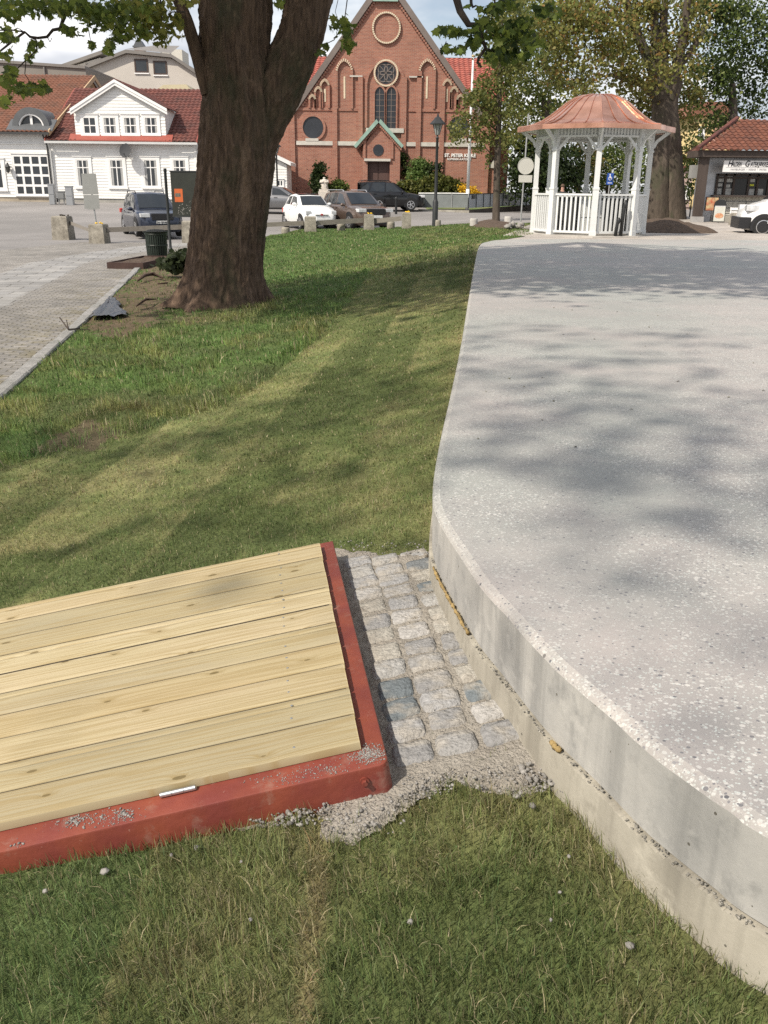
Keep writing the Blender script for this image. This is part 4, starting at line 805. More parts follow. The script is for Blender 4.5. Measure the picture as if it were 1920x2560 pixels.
twigs('twig', [([(-120, 60), (-40, 100), (0, 128), (35, 100), (62, 80), (75, 92), (95, 95), (118, 92), (132, 75), (150, 72), (156, 55), (170, 20), (190, -40)], .012, .028), ([(62, 80), (30, 75), (-10, 76)], .012, .008), ([(75, 92), (90, 100), (92, 125), (65, 150), (40, 175), (20, 205)], .014, .006), ([(65, 150), (62, 185), (75, 205), (100, 215)], .008, .004), ([(118, 92), (125, 105), (130, 95)], .008, .005), ([(60, 80), (45, 70), (10, 85)], .008, .005), ([(150, 72), (156, 85)], .010, .006)], 14, maple)
twigs('twig', [([(300, -20), (330, 40), (300, 85), (275, 125)], .014, .004), ([(400, -10), (405, 50), (372, 95)], .014, .004), ([(330, 40), (360, 70), (390, 60), (430, 75)], .010, .004), ([(200, -20), (215, 40), (228, 110)], .012, .004), ([(462, 30), (430, 30), (405, 60)], .012, .005)], 14, maple)
twigs('twig', [([(790, 132), (810, 112), (835, 100), (860, 60), (868, 0), (850, -40)], .005, .010), ([(860, 60), (875, 110)], .006, .003), ([(845, 0), (838, 30), (850, 60)], .005, .003)], 14.5, maple)
# crown above the picture: it throws the shade on the lawn and the platform
mc = np.array([-2.4, 10.2, 9.2])
pc, cc = clumped(rg, 520, 46, mc, (6.8, 4.2, 2.6), .6, .9); pc = pc[pc[:, 2] > 5.4 + .06 * np.maximum(0, 14 - pc[:, 1])]
qc, _ = clumped(rg, 50, 40, (-7.0, 11.4, 7.7), (2.6, 2.6, 1.6), .42, .9); pc = np.concatenate([pc, qc]); leaves('crown', pc, .17, 5, LEAFT, maple, shape=HEX, up=.6)  # extra unseen clumps, added on the sun side to shade the trunk
mb = MB()
for i in range(40):
    e = cc[rnd.randrange(len(cc))]; s = Vector(pts[-2 + (i % 2)]) if i % 3 else Vector(p2[-2]); mid = (s + Vector(e)) / 2 + Vector((rnd.uniform(-.6, .6), rnd.uniform(-.6, .6), .5)); mb.tube([s, mid, e], [.11, .06, .02], 6)
mb.build('bough', bark2, maple, smooth=True)
# ---- unseen maple, added only to cast dapples; hanging sprays belong to the big maple
shade_caster = thing('maple_tree', 'unseen maple added out of view to cast dappled shade on the lawn and platform', 'tree', (0, 0, 0))
TRc = [(1130, 80, 24, 11, 18), (1115, 125, 12, 9, 8), (1150, 128, 16, 10, 12), (1190, 100, 28, 26, 34), (1210, 60, 22, 13, 18), (1230, 25, 28, 18, 24), (1260, 90, 32, 26, 44), (1300, 95, 32, 22, 44), (1330, 112, 22, 16, 20), (1240, 140, 32, 20, 30), (1290, 140, 26, 15, 20), (1360, 28, 22, 12, 14), (1270, 10, 28, 13, 18), (1312, 60, 20, 16, 16), (1390, 40, 16, 9, 8)]
leaves('leaf_spray', hang(TRc, 11.0, .35, 2.0), .105, 7, LEAFT[:3] + [(.04, .065, .016)], maple, up=.35, droop=.6)
twigs('twig', [([(1100, -220), (1128, -60), (1140, -8), (1150, 28), (1172, 62), (1192, 62), (1201, 86), (1214, 120), (1197, 145), (1194, 156), (1203, 168)], .05, .012), ([(1214, 78), (1235, 90), (1262, 110), (1300, 100)], .014, .006), ([(1176, -40), (1178, 8), (1182, 18), (1190, 14)], .02, .009), ([(1165, 82), (1140, 92), (1110, 82)], .006, .004), ([(1201, 86), (1180, 110), (1150, 128), (1115, 128)], .009, .004), ([(1214, 120), (1236, 130), (1250, 155)], .009, .005), ([(1240, -60), (1236, 20), (1225, 60)], .014, .004)], 11.0, maple)
m2b = np.array([-11.6, -5.2, 0]); s = Vector((m2b[0], m2b[1], -.4)); tv = barktube(None, [s, s + Vector((.1, .1, 2.5)), s + Vector((.3, .4, 6)), s + Vector((.5, .8, 9.5))], [.42, .34, .26, .1], 60, .02, 1, 4, arc=.06)
bt = aty(1100, -220, 11.0); bark_obj('bough', [barktube(None, [p2[-3], (p2[-3] + bt) / 2 + np.array([0, 0, .5]), bt], [.13, .09, .055], 20, .01, 1.5, 5, arc=.08)], bark2, maple)
bark_obj('trunk', [tv], bark2, shade_caster)
r12 = np.random.default_rng(12); pc = ell(r12, 30000, (-8.0, -3.4, 12.3), (5.6, 4.2, 1.7), 1.0); sxy = pc[:, :2] + pc[:, 2:] * np.array([.725, .638])
dn = fbm(sxy[:, 0] * .62, sxy[:, 1] * .8, 303, 4); dn = sstep(.40, .64, dn) * .62 + .20; dn *= np.where((sxy[:, 1] < 4.1) & (sxy[:, 0] < .8), .12, 1) * np.where(sxy[:, 0] > 1.2 + (sxy[:, 1] - 2) * .3, .5, 1) * np.where((sxy[:, 1] < 3.2), .3, 1); pc = pc[r12.random(len(pc)) < dn * .28]; cc = pc[pc[:, 0] < -9.8][:300]  # leaf density masked to shape the dapples, thin over deck and wall
leaves('crown', pc, .15, 15, LEAFT, shade_caster, shape=HEX, up=.6)
mb = MB()
for i in range(8):
    e = cc[rnd.randrange(len(cc))]; q = s + Vector((.6, .9, rnd.uniform(7.5, 9.6))); mb.tube([q, (q + Vector(e)) / 2 + Vector((0, 0, .4)), e], [.05, .028, .01], 6)
mb.build('bough', bark2, shade_caster, smooth=True)
# ---- street tree by the bandstand
st = atg(1240, 558); stt = thing('street_tree', 'slim young street tree with light spring leaves before the church corner', 'tree', (0, 0, 0)); Y = st[1]
pl = [(1240, 562), (1241, 480), (1243, 400), (1246, 330), (1248, 250), (1249, 180), (1252, 120), (1256, 50)]
bark_obj('trunk', [barktube(None, [aty(a, b_, Y) for a, b_ in pl], [.19, .15, .145, .13, .11, .085, .06, .03], 24, .012, 2, 2, arc=.08)], bark2, stt)
SC = [(1150, 330, 26, 30, 50), (1135, 345, 16, 22, 25), (1165, 290, 26, 22, 45), (1185, 240, 28, 26, 70), (1215, 210, 30, 26, 80), (1190, 330, 30, 26, 55), (1210, 300, 30, 26, 70), (1225, 260, 30, 30, 90), (1270, 290, 34, 34, 90), (1290, 250, 30, 30, 70), (1262, 200, 36, 34, 110), (1290, 170, 30, 30, 80), (1240, 150, 40, 30, 100), (1270, 110, 40, 34, 110), (1300, 60, 36, 30, 100), (1255, 60, 34, 30, 60), (1215, 350, 24, 20, 40), (1195, 370, 20, 14, 22), (1222, 400, 10, 22, 14), (1260, 340, 24, 26, 50), (1170, 255, 18, 16, 25), (1300, 320, 22, 24, 36), (1275, 10, 40, 26, 80), (1130, 310, 12, 12, 10), (1205, 240, 20, 20, 40)]
leaves('crown', hang(SC, Y, .6, 4.4), .125, 21, [(.17, .18, .05), (.13, .15, .04), (.21, .20, .06), (.10, .12, .035)], stt, shape=HEX, up=.3, droop=.5)
twigs('branch', [([(1248, 250), (1215, 215), (1190, 235)], .04, .012), ([(1246, 330), (1215, 305), (1170, 285), (1150, 320)], .04, .01), ([(1247, 300), (1280, 270), (1295, 240)], .04, .012), ([(1249, 180), (1275, 150), (1300, 100), (1310, 40)], .04, .012), ([(1244, 420), (1228, 385), (1190, 345), (1160, 340)], .03, .01), ([(1252, 120), (1235, 70), (1240, 10)], .03, .01), ([(1250, 190), (1230, 150), (1215, 200)], .03, .01)], Y, stt, bark2)
# ---- trees on the right
def back_tree(name, label, Y, trunks, crowns, tones, size, dens, cr, seed, group=None, limbs=(), cat='tree'):
    t_ = thing(name, label, cat, (0, 0, 0), group=group); r_ = np.random.default_rng(seed)
    if trunks: bark_obj('trunk', [barktube(None, [aty(a, b_, Y) for a, b_, _ in ln], [w / F * Y * .97 for *_, w in ln], 40, .035, .8, seed + i, arc=.12) for i, ln in enumerate(trunks)], bark2, t_)
    for i, ln in enumerate(limbs):
        bark_obj('limb', [barktube(None, [aty(a, b_, Y - .2) for a, b_, _ in ln], [w / F * Y for *_, w in ln], 14, .02, 1, seed + 50 + i, arc=.3)], bark2, t_)
    P_ = []
    for (px, py, rx, ry, dY) in crowns:
        c = aty(px, py, Y + dY); k = Y / F; area = rx * ry * k * k; nc = max(6, int(dens * 3.6 * area)); q, _ = clumped(r_, nc, 52, c, (rx * k, min(rx, ry) * k * .8, ry * k), cr, .9); P_.append(q)
    leaves('crown', np.concatenate(P_), size, seed, tones, t_, shape=HEX, up=.35, droop=.3, var=.35)
    return t_
GR = [(.11, .155, .04), (.14, .19, .045), (.08, .115, .03), (.18, .21, .06)]; DK = [(.035, .055, .018), (.05, .075, .022), (.025, .04, .014), (.07, .095, .028)]; LG = [(.23, .27, .08), (.18, .235, .07), (.28, .30, .11), (.13, .18, .055)]; BR = [(.20, .175, .05), (.24, .22, .06), (.17, .18, .05), (.25, .155, .05), (.14, .135, .04)]; OL = [(.24, .25, .075), (.19, .215, .06), (.29, .28, .09), (.14, .16, .045)]
GRP = 'trees behind the bandstand and kiosk'
back_tree('broadleaf_tree', 'huge old tree with twin fused trunks and bronze spring leaves right of the bandstand', 47, [[(1642, 556, 34), (1645, 480, 29), (1650, 400, 27), (1655, 330, 27), (1660, 270, 28), (1650, 220, 20)], [(1684, 552, 30), (1682, 470, 27), (1678, 400, 25), (1674, 330, 24), (1668, 265, 22), (1690, 200, 16)]],
    [(1400, 60, 60, 50, -3), (1460, 110, 70, 50, -3), (1520, 60, 80, 60, -2), (1600, 90, 80, 60, 0), (1470, 190, 60, 36, -3), (1560, 180, 60, 40, -2), (1640, 180, 50, 40, -2), (1700, 130, 60, 60, 0), (1660, 20, 100, 50, 0), (1560, 10, 100, 40, 0), (1700, 250, 40, 50, 1), (1720, 330, 28, 50, 2), (1640, 300, 40, 40, 2), (1600, 230, 40, 24, 0), (1400, 180, 30, 30, -2), (1450, 10, 80, 30, -2), (1690, 400, 20, 30, 2), (1580, 260, 50, 36, 3), (1480, 240, 60, 30, 3), (1530, 130, 60, 40, 2), (1630, 250, 40, 50, 3)], BR + OL, .155, 3.4, .40, 31, GRP,
    [[(1650, 250, 16), (1630, 170, 12), (1600, 100, 10), (1575, 40, 8), (1560, -20, 6)], [(1658, 250, 15), (1640, 150, 11), (1636, 70, 9), (1640, -10, 7)], [(1664, 240, 15), (1655, 120, 11), (1660, 30, 8), (1665, -30, 6)], [(1672, 250, 14), (1695, 160, 12), (1712, 70, 9), (1722, -20, 7)], [(1648, 250, 10), (1605, 208, 8), (1560, 196, 6), (1525, 186, 4), (1490, 195, 2)], [(1600, 100, 6), (1545, 60, 4), (1500, 50, 3), (1460, 20, 2)], [(1575, 40, 5), (1520, 30, 3), (1470, 60, 2)], [(1690, 180, 7), (1740, 110, 5), (1770, 60, 3)]])
back_tree('broadleaf_tree', 'tall light green tree in full leaf between the street tree and the bronze tree', 62, [[(1360, 520, 14), (1362, 400, 12), (1366, 250, 9)]], [(1330, 60, 70, 60, 0), (1400, 100, 70, 70, 2), (1340, 180, 60, 60, 0), (1400, 230, 60, 50, 2), (1330, 280, 50, 50, 0), (1300, 360, 40, 50, 0), (1390, 310, 60, 40, 2), (1380, 0, 90, 40, 0), (1300, 130, 34, 60, -2), (1300, 440, 40, 50, 3), (1345, 330, 40, 40, 3), (1270, 200, 40, 60, 4), (1280, 320, 40, 50, 4), (1260, 90, 50, 60, 4)], LG + OL, .19, 2.4, .5, 32, GRP)
back_tree('broadleaf_tree', 'dark green leafy tree rising behind the kiosk roof', 58, [[(1838, 470, 11), (1836, 380, 10), (1833, 290, 10), (1830, 210, 8)]], [(1800, 60, 80, 60, 0), (1880, 40, 70, 60, 2), (1790, 160, 60, 60, 0), (1860, 170, 70, 60, 2), (1900, 250, 50, 40, 2), (1780, 250, 40, 50, 0), (1820, 310, 40, 40, 1), (1930, 130, 60, 70, 2), (1760, 20, 60, 50, 0), (1760, 330, 24, 40, 0), (1740, 200, 40, 50, 0), (1875, 310, 30, 20, 4)], DK + GR, .18, 2.8, .5, 33, GRP)
back_tree('broadleaf_tree', 'low bright green tree beside the twin trunk left of the kiosk', 52, None, [(1725, 430, 22, 50, 0), (1745, 400, 22, 40, 0), (1735, 470, 16, 20, 0)], GR + LG, .14, 5, .35, 34, GRP)
back_tree('broadleaf_tree', 'bushy mid green tree seen through the bandstand behind its right posts', 66, [[(1520, 520, 6), (1520, 440, 5)]], [(1540, 420, 60, 50, 0), (1590, 410, 40, 56, 0), (1500, 430, 40, 50, 2), (1570, 350, 70, 40, 3), (1600, 480, 24, 20, 0)], GR + LG, .18, 3.4, .45, 35, GRP)
back_tree('conifer_tree', 'dark evergreen filling the gap left of the bandstand posts', 60, [[(1345, 520, 8), (1345, 420, 7)]], [(1320, 450, 44, 60, 0), (1370, 440, 44, 70, 0), (1410, 430, 40, 60, 2), (1345, 380, 50, 40, 2), (1300, 400, 24, 50, 2), (1400, 490, 40, 30, 0)], DK[:3], .2, 4.4, .45, 36, GRP)
back_tree('broadleaf_tree', 'russet leaved small tree seen through the middle of the bandstand', 63, [[(1445, 520, 6), (1446, 440, 5)]], [(1440, 390, 34, 30, 0), (1470, 420, 30, 40, 0), (1425, 440, 24, 30, 0)], BR + DK[:2], .18, 4, .4, 37, GRP)
back_tree('broadleaf_tree', 'green tree peeking between the big trunk and the church buttress', 80, None, [(722, 330, 14, 40, 0), (715, 400, 10, 30, 0)], GR, .35, 2.6, .4, 38)
# ================================================================== BUILDINGS
glass = glass_mat(); glass2 = glass_mat('lead_glass', (0.035, .038, .045), .25, .4)
white = mat('white_boards', (0.78, .77, .74), rough=.6, var=.05, vs=2, bump=.1, bs=60); white_t = mat('white_trim', (0.80, .79, .77), rough=.55, var=.03)
class Fac:
    def __init__(s, Y, cpx, bpx, z=None):
        s.Y = Y; p = aty(cpx, bpx, Y); s.o = Vector((p[0], Y, p[2] if z is None else z))
    def x(s, px, py=400): return float(aty(px, py, s.Y)[0] - s.o.x)
    def z(s, py, px=None): return float(aty(px if px is not None else 960, py, s.Y)[2] - s.o.z)
    def p(s, px, py): q = aty(px, py, s.Y); return (float(q[0] - s.o.x), float(q[2] - s.o.z))
def tiles(mb, p0, ux, uy, nrm, W_, H_, pitch=.30, rows=None, amp=.035, step=.03, mi=0, clip=None):
    """pantiles: p0 low-left corner, ux along the eave, uy up the slope"""
    p0, ux, uy, nrm = map(Vector, (p0, ux, uy, nrm)); nc = max(2, int(W_ / pitch)); rows = rows or max(2, int(H_ / .36)); sub = 5
    for r_ in range(rows):
        va = H_ * r_ / rows; vb = H_ * (r_ + 1) / rows + .02; vs = []; us = [W_ * i / (nc * sub) for i in range(nc * sub + 1)]
        keep = []
        for i, u in enumerate(us):
            ph = (i % sub) / sub; h = amp * (math.sin(math.pi * min(1, ph / .7)) if ph < .7 else -.25 * math.sin(math.pi * (ph - .7) / .3))
            vs += [p0 + ux * u + uy * va + nrm * (h + step), p0 + ux * u + uy * va + nrm * (h - .02), p0 + ux * u + uy * vb + nrm * h]
            keep.append(clip is None or clip(u, (va + vb) / 2))
        fs = []
        for i in range(len(us) - 1):
            if keep[i] and keep[i + 1]: a = i * 3; b = a + 3; fs += [(a, b, b + 2, a + 2), (a + 1, b + 1, b, a)]
        mb.add(vs, fs, mi)
def tile_mat(name, c1, c2, c3):
    M = bpy.data.materials.new(name); M.use_nodes = True; t = M.node_tree; b = t.nodes['Principled BSDF']; l = t.links.new; b.inputs['Roughness'].default_value = .75; b.inputs['Specular IOR Level'].default_value = .3
    g = t.nodes.new('ShaderNodeTexCoord'); v = t.nodes.new('ShaderNodeTexVoronoi'); v.inputs['Scale'].default_value = 3.2; l(g.outputs['Object'], v.inputs['Vector']); s = t.nodes.new('ShaderNodeSeparateColor'); l(v.outputs['Color'], s.inputs[0])
    x = t.nodes.new('ShaderNodeMix'); x.data_type = 'RGBA'; l(s.outputs['Red'], x.inputs['Factor']); x.inputs['A'].default_value = (*c1, 1); x.inputs['B'].default_value = (*c2, 1)
    n = t.nodes.new('ShaderNodeTexNoise'); n.inputs['Scale'].default_value = .9; n.inputs['Detail'].default_value = 7; n.inputs['Roughness'].default_value = .7; l(g.outputs['Object'], n.inputs['Vector'])
    r = t.nodes.new('ShaderNodeMapRange'); r.inputs['From Min'].default_value = .5; r.inputs['From Max'].default_value = .68; l(n.outputs['Fac'], r.inputs['Value'])
    y = t.nodes.new('ShaderNodeMix'); y.data_type = 'RGBA'; l(r.outputs[0], y.inputs['Factor']); l(x.outputs['Result'], y.inputs['A']); y.inputs['B'].default_value = (*c3, 1); l(y.outputs['Result'], b.inputs['Base Color']); return M
t_red = tile_mat('red_roof_tile', (0.30, .085, .065), (0.38, .12, .09), (0.24, .085, .07)); t_brn = tile_mat('brown_roof_tile', (0.115, .044, .036), (0.165, .060, .046), (0.08, .042, .036)); t_org = tile_mat('orange_roof_tile', (0.185, .083, .052), (0.24, .108, .068), (0.13, .08, .058))
def boards(mb, x0, x1, z0, z1, y=0.0, step=.16, out=.022, mi=0):
    n = max(1, int(round((z1 - z0) / step))); vs = []; h = (z1 - z0) / n
    for i in range(n):
        a = z0 + i * h; vs += [(x0, y - out, a), (x1, y - out, a), (x0, y - .002, a + h), (x1, y - .002, a + h)]
    fs = []
    for i in range(n):
        fs.append((4 * i, 4 * i + 1, 4 * i + 3, 4 * i + 2))
        if i < n - 1: fs.append((4 * i + 2, 4 * i + 3, 4 * i + 5, 4 * i + 4))
    mb.add(vs, fs, mi)
frame_m = white_t
def window(par, x0, x1, z0, z1, rows=(.62,), cols=1, y=0.0, fr=.10, trim=.12, mt=None, name='window', bar=.07, curtain=False):
    """frame proud of the wall by 4-7 cm, pane behind it"""
    mb = MB(); t = trim
    if t:
        mb.box(x0 - t, x1 + t, y - .06, y + .02, z1, z1 + t); mb.box(x0 - t - .03, x1 + t + .03, y - .10, y + .02, z1 + t, z1 + t + .04); mb.box(x0 - t, x0, y - .06, y + .02, z0, z1); mb.box(x1, x1 + t, y - .06, y + .02, z0, z1); mb.box(x0 - t - .03, x1 + t + .03, y - .11, y + .02, z0 - t * .8, z0)
    mb.box(x0, x0 + fr, y - .052, y + .01, z0, z1); mb.box(x1 - fr, x1, y - .052, y + .01, z0, z1); mb.box(x0 + fr, x1 - fr, y - .052, y + .01, z1 - fr, z1); mb.box(x0 + fr, x1 - fr, y - .052, y + .01, z0, z0 + fr)
    for i in range(1, cols + 1): xm = x0 + (x1 - x0) * i / (cols + 1); mb.box(xm - bar / 2, xm + bar / 2, y - .050, y + .01, z0 + fr, z1 - fr)
    for r_ in rows: zm = z0 + (z1 - z0) * r_; mb.box(x0 + fr, x1 - fr, y - .048, y + .01, zm - bar / 2, zm + bar / 2)
    o = mb.build(name, mt or white_t, par); mb = MB(); mb.box(x0 + fr * .5, x1 - fr * .5, y - .030, y + .005, z0 + fr * .5, z1 - fr * .5); mb.build('pane', glass, o)
    if curtain:
        mb = MB()
        for a, b_ in ((x0 + fr, x0 + fr + (x1 - x0) * .16), (x1 - fr - (x1 - x0) * .16, x1 - fr)): mb.box(a, b_, y - .0335, y - .0305, z0 + fr, z1 - fr)
        mb.build('curtain', mat('curtain', (0.35, .35, .34), var=.2, vs=12, stretch=(1, 1, .1)), o)
    return o
def frustum_wall(*a): pass
# ---------------------------------------------------------------- church
brick = brick_mat('red_brick', (0.36, .150, .100), (0.27, .102, .072), (0.33, .245, .195), .25, .082, .011, .14); brick_d = brick_mat('shaded_brick', (0.30, .12, .09), (0.22, .085, .065), (0.27, .2, .17))
stone_c = mat('pale_stone', (0.50, .47, .42), rough=.85, var=.15, vs=3); copper_g = mat('verdigris', (0.26, .38, .32), rough=.6, var=.2, vs=2); slate = mat('coping_slate', (0.17, .14, .125), rough=.8, var=.15, vs=1.5); cream = mat('cream_brick', (0.62, .52, .38), rough=.8, var=.12, vs=6)
FC = Fac(66, 960, 486); cz = G(FC.o.x, 64); FC.o.z = cz - .2; ch = thing('brick_church', 'red brick gabled church with rose window and green capped door porch', 'church', tuple(FC.o))
fx = FC.x; P = FC.p
L0, R0 = fx(735), fx(1224); zE = P(742, 262)[1]; zR = P(1224, 300)[1]
apex = P(965, -20); gl = P(742, 253); gr = P(1192, 262)
wall = [(L0, -1), (R0, -1), (R0, zR), (gr[0] - .05, gr[1] - .05), (apex[0] + .9, apex[1]), (apex[0] - .9, apex[1]), gl, (L0, gl[1])]
mb = MB(); mb.prism(wall, 0, .5); mb.build('gable_wall', brick, ch)
# coping
mb = MB()
for a, b_, th in ((gl, (apex[0] - .9, apex[1]), .36), (gr, (apex[0] + .9, apex[1]), .36)):
    d_ = Vector((b_[0] - a[0], b_[1] - a[1])).normalized(); nn = Vector((-d_.y, d_.x)); nn = nn if nn.y > 0 else -nn; a_ = Vector(a) - d_ * .7
    mb.prism([tuple(a_), b_, tuple(Vector(b_) - nn * th), tuple(a_ - nn * th)], -.22, 7.5 if a[0] > 0 else .9)
mb.build('coping', slate, ch)
mb = MB()
for a, b_ in ((gl, (apex[0] - .9, apex[1])), (gr, (apex[0] + .9, apex[1]))):   # corbel teeth below the coping
    n = 46; v0 = Vector(a); d_ = Vector(b_) - v0; nn = Vector((-d_.y, d_.x)).normalized(); nn = nn if nn.y > 0 else -nn
    for i in range(n):
        c = v0 + d_ * ((i + .5) / n) - nn * .47; mb.cbox((c.x, -.06, c.y), (.14, .12, .14))
mb.build('corbel', brick, ch)
mb = MB(); mb.box(apex[0] - 1.2, apex[0] + 1.2, -.26, .9, apex[1], apex[1] + .55); ct = P(960, 5)[1]; mb.box(apex[0] - .85, apex[0] + .8, -.27, -.2, ct, apex[1]); mb.build('gable_cap', copper_g, ch)
# string courses and plinth
mb = MB()
zb = P(800, 358)[1]
for a, b_ in ((742, 904), (1015, 1222)): mb.box(fx(a), fx(b_), -.10, 0, zb - .13, zb + .13)
mb.box(fx(765), fx(797), -.12, 0, zb + .13, P(780, 346)[1]); mb.box(fx(1132), fx(1164), -.12, 0, zb + .13, P(1147, 346)[1]); mb.box(fx(915), fx(1008), -.22, 0, P(960, 332)[1], P(960, 321)[1])
for a, b_ in ((875, 906), (1019, 1052)): mb.box(fx(a), fx(b_), -.16, 0, P(890, 193)[1], P(890, 189)[1])
stone_l = mb
for i in range(len(stone_l.v) // 8): mb = MB(); mb.add(stone_l.v[8 * i:8 * i + 8], stone_l.f[:6]); mb.build('string_course' if i < 2 else ('window_sill' if i < 5 else 'pier_cap'), stone_c, ch)
mb = MB(); zs = P(800, 273)[1]
for a, b_ in ((744, 906), (1019, 1180)): mb.box(fx(a), fx(b_), -.07, 0, zs - .09, zs + .09)
for px, top in ((738, 262), (843, 178), (906, 193), (1013, 193), (1049, 178), (1107, 216), (1221, 300)): x = fx(px); mb.box(x - .30, x + .02, -.16, 0, -1, P(px, top)[1])
mb.box(fx(742), fx(905), -.06, 0, -1, P(800, 470)[1]); mb.build('pilaster', brick, ch)
def arch_pts(cx, w, z0, zs_, n=14, pointed=.25):
    """half width w, foot z0, springing zs_; pointed arch outline"""
    o = [(cx - w, z0), (cx - w, zs_)]; r_ = w * (1 + pointed * 2); 
    a_end = math.acos((r_ - w) / r_)
    for i in range(1, n): a = a_end * i / n; o.append((cx - w + r_ - r_ * math.cos(a), zs_ + r_ * math.sin(a)))
    o.append((cx, zs_ + r_ * math.sin(a_end)))
    for q in o[-2::-1]: o.append((2 * cx - q[0], q[1]))
    return o
shade_b = brick
def blind(cpx, hw, base, spring, slit=True):
    cx, _ = P(cpx, spring); w = hw * 66 / F; zb_ = P(cpx, base)[1]; zs_ = P(cpx, spring)[1]; out = arch_pts(cx, w + .13, zb_, zs_); inn = arch_pts(cx, w, zb_, zs_)
    m1 = MB(); m1.ring(out, inn, -.15, .0, closed=False); o = m1.build('blind_arch', brick, ch); m2_ = MB(); n = len(out)
    k = [i for i in range(2, n - 2)]; L_ = [Vector(out[i]) for i in k]; L2 = [Vector(inn[i]) for i in k]
    for i in range(0, len(k) - 1, 2):
        a, b_, c, d_ = L_[i] * 1, L_[i + 1], L2[i + 1], L2[i]; m2_.prism([tuple(a), tuple(b_), tuple(c), tuple(d_)], -.175, -.152)
    m2_.build('voussoir', cream, o)
    if slit: m3 = MB(); m3.box(cx - .06, cx + .06, -.03, 0, zb_ + (zs_ - zb_) * .28, zb_ + (zs_ - zb_) * .88); m3.build('slit', cream, o)
blind(861, 15, 272, 180); blind(1068, 15, 272, 180); blind(812, 7, 270, 216, True); blind(796, 5.5, 270, 232, False); blind(781, 4.5, 270, 250, False); blind(1118, 7, 270, 216, True); blind(1135, 5.5, 270, 232, False); blind(1150, 4.5, 270, 250, False)
def circ(cx, cz_, r_, n=40): return [(cx + r_ * math.cos(2 * math.pi * i / n), cz_ + r_ * math.sin(2 * math.pi * i / n)) for i in range(n)]
def disc_window(px, py, rpx, name, cre=False, tracery=0, rim=.16):
    cx, cz_ = P(px, py); r_ = rpx * 66 / F; m1 = MB(); m1.ring(circ(cx, cz_, r_ + rim), circ(cx, cz_, r_), -.11, 0); o = m1.build(name, brick, ch)
    m2_ = MB(); m2_.prism(circ(cx, cz_, r_ + .02), -.035, -.005); m2_.build('pane', glass2 if not cre or tracery else brick, o)
    if cre:
        m3 = MB(); n = 44
        for i in range(0, n):
            a = 2 * math.pi * i / n; m3.cbox((cx + (r_ + rim * .55) * math.cos(a), -.125, cz_ + (r_ + rim * .55) * math.sin(a)), (.11, .04, .10))
        m3.build('voussoir', cream, o)
    if tracery:
        m4 = MB(); ir = r_ * .46
        for i in range(4):
            a = math.pi / 4 + i * math.pi / 2; m4.ring(circ(cx + ir * .95 * math.cos(a), cz_ + ir * .95 * math.sin(a), ir + .035, 24), circ(cx + ir * .95 * math.cos(a), cz_ + ir * .95 * math.sin(a), ir - .035, 24), -.07, -.04)
            a2 = i * math.pi / 4
        for i in range(2): a = i * math.pi / 2 + math.pi / 4; m4.tube([(cx - r_ * math.cos(a), -.06, cz_ - r_ * math.sin(a)), (cx + r_ * math.cos(a), -.06, cz_ + r_ * math.sin(a))], .03, 6)
        m4.build('tracery', stone_c if False else slate, o)
    return o
disc_window(965, 183, 23, 'rose_window', True, 1); disc_window(783, 319, 23.5, 'round_window'); disc_window(1147, 319, 23.5, 'round_window'); disc_window(966, 70, 27, 'blind_roundel', True)
for px in (949, 978):
    cx = fx(px, 270); w = 11 * 66 / F; z0 = P(px, 321)[1]; zs_ = P(px, 236)[1]; m1 = MB(); m1.ring(arch_pts(cx, w + .10, z0, zs_), arch_pts(cx, w, z0, zs_), -.13, 0, closed=False); o = m1.build('lancet_window', brick, ch)
    m2_ = MB(); m2_.prism(arch_pts(cx, w + .02, z0, zs_), -.04, -.005); m2_.build('pane', glass2, o); m3 = MB(); m3.box(cx - .02, cx + .02, -.06, -.042, z0, zs_ + .5)
    for q in range(1, 7): zz = z0 + (zs_ - z0) * q / 6; m3.box(cx - w, cx + w, -.058, -.042, zz - .015, zz + .015)
    m3.build('glazing_bar', slate, o)
cx = fx(963, 250); big = arch_pts(cx, 46 * 66 / F, P(960, 320)[1], P(960, 215)[1], 18, .12); bi = arch_pts(cx, 46 * 66 / F - .16, P(960, 320)[1], P(960, 215)[1], 18, .12); mb = MB(); mb.ring(big, bi, -.14, 0, closed=False); mb.build('great_arch', brick, ch)
# porch
pz = [P(892, 373), P(947, 311), P(1003, 373)]; pd = -1.7
mb = MB(); xl, xr_ = fx(908, 430), fx(999, 430); dx0, dx1 = fx(920, 440), fx(974, 440); dz = P(947, 405)[1]; am = pz[1]
mb.prism([(xl, -1), (dx0, -1), (dx0, dz), (dx1, dz), (dx1, -1), (xr_, -1), (xr_, pz[2][1]), (am[0], am[1] - .1), (xl, pz[0][1])], pd, 0); o = mb.build('porch', brick, ch)
mb = MB()
for a in (pz[0], pz[2]):
    d_ = (Vector(am) - Vector(a)).normalized(); nn = Vector((-d_.y, d_.x)); nn = nn if nn.y > 0 else -nn; mb.prism([a, am, tuple(Vector(am) + nn * .2 + Vector((0, .06))), tuple(Vector(a) + nn * .2)], pd - .25, .0)
mb.build('porch_coping', copper_g, o); mb = MB()
for a in (pz[0], pz[2]):
    for i in range(16): c = Vector(a) + (Vector(am) - Vector(a)) * ((i + .5) / 16) + Vector((0, -.12)); mb.cbox((c.x, pd - .07, c.y), (.12, .14, .14))
mb.build('corbel', brick, o); mb = MB(); mb.box(fx(912, 403), fx(976, 403), pd - .14, pd, dz, dz + .16); mb.build('lintel', stone_c, o)
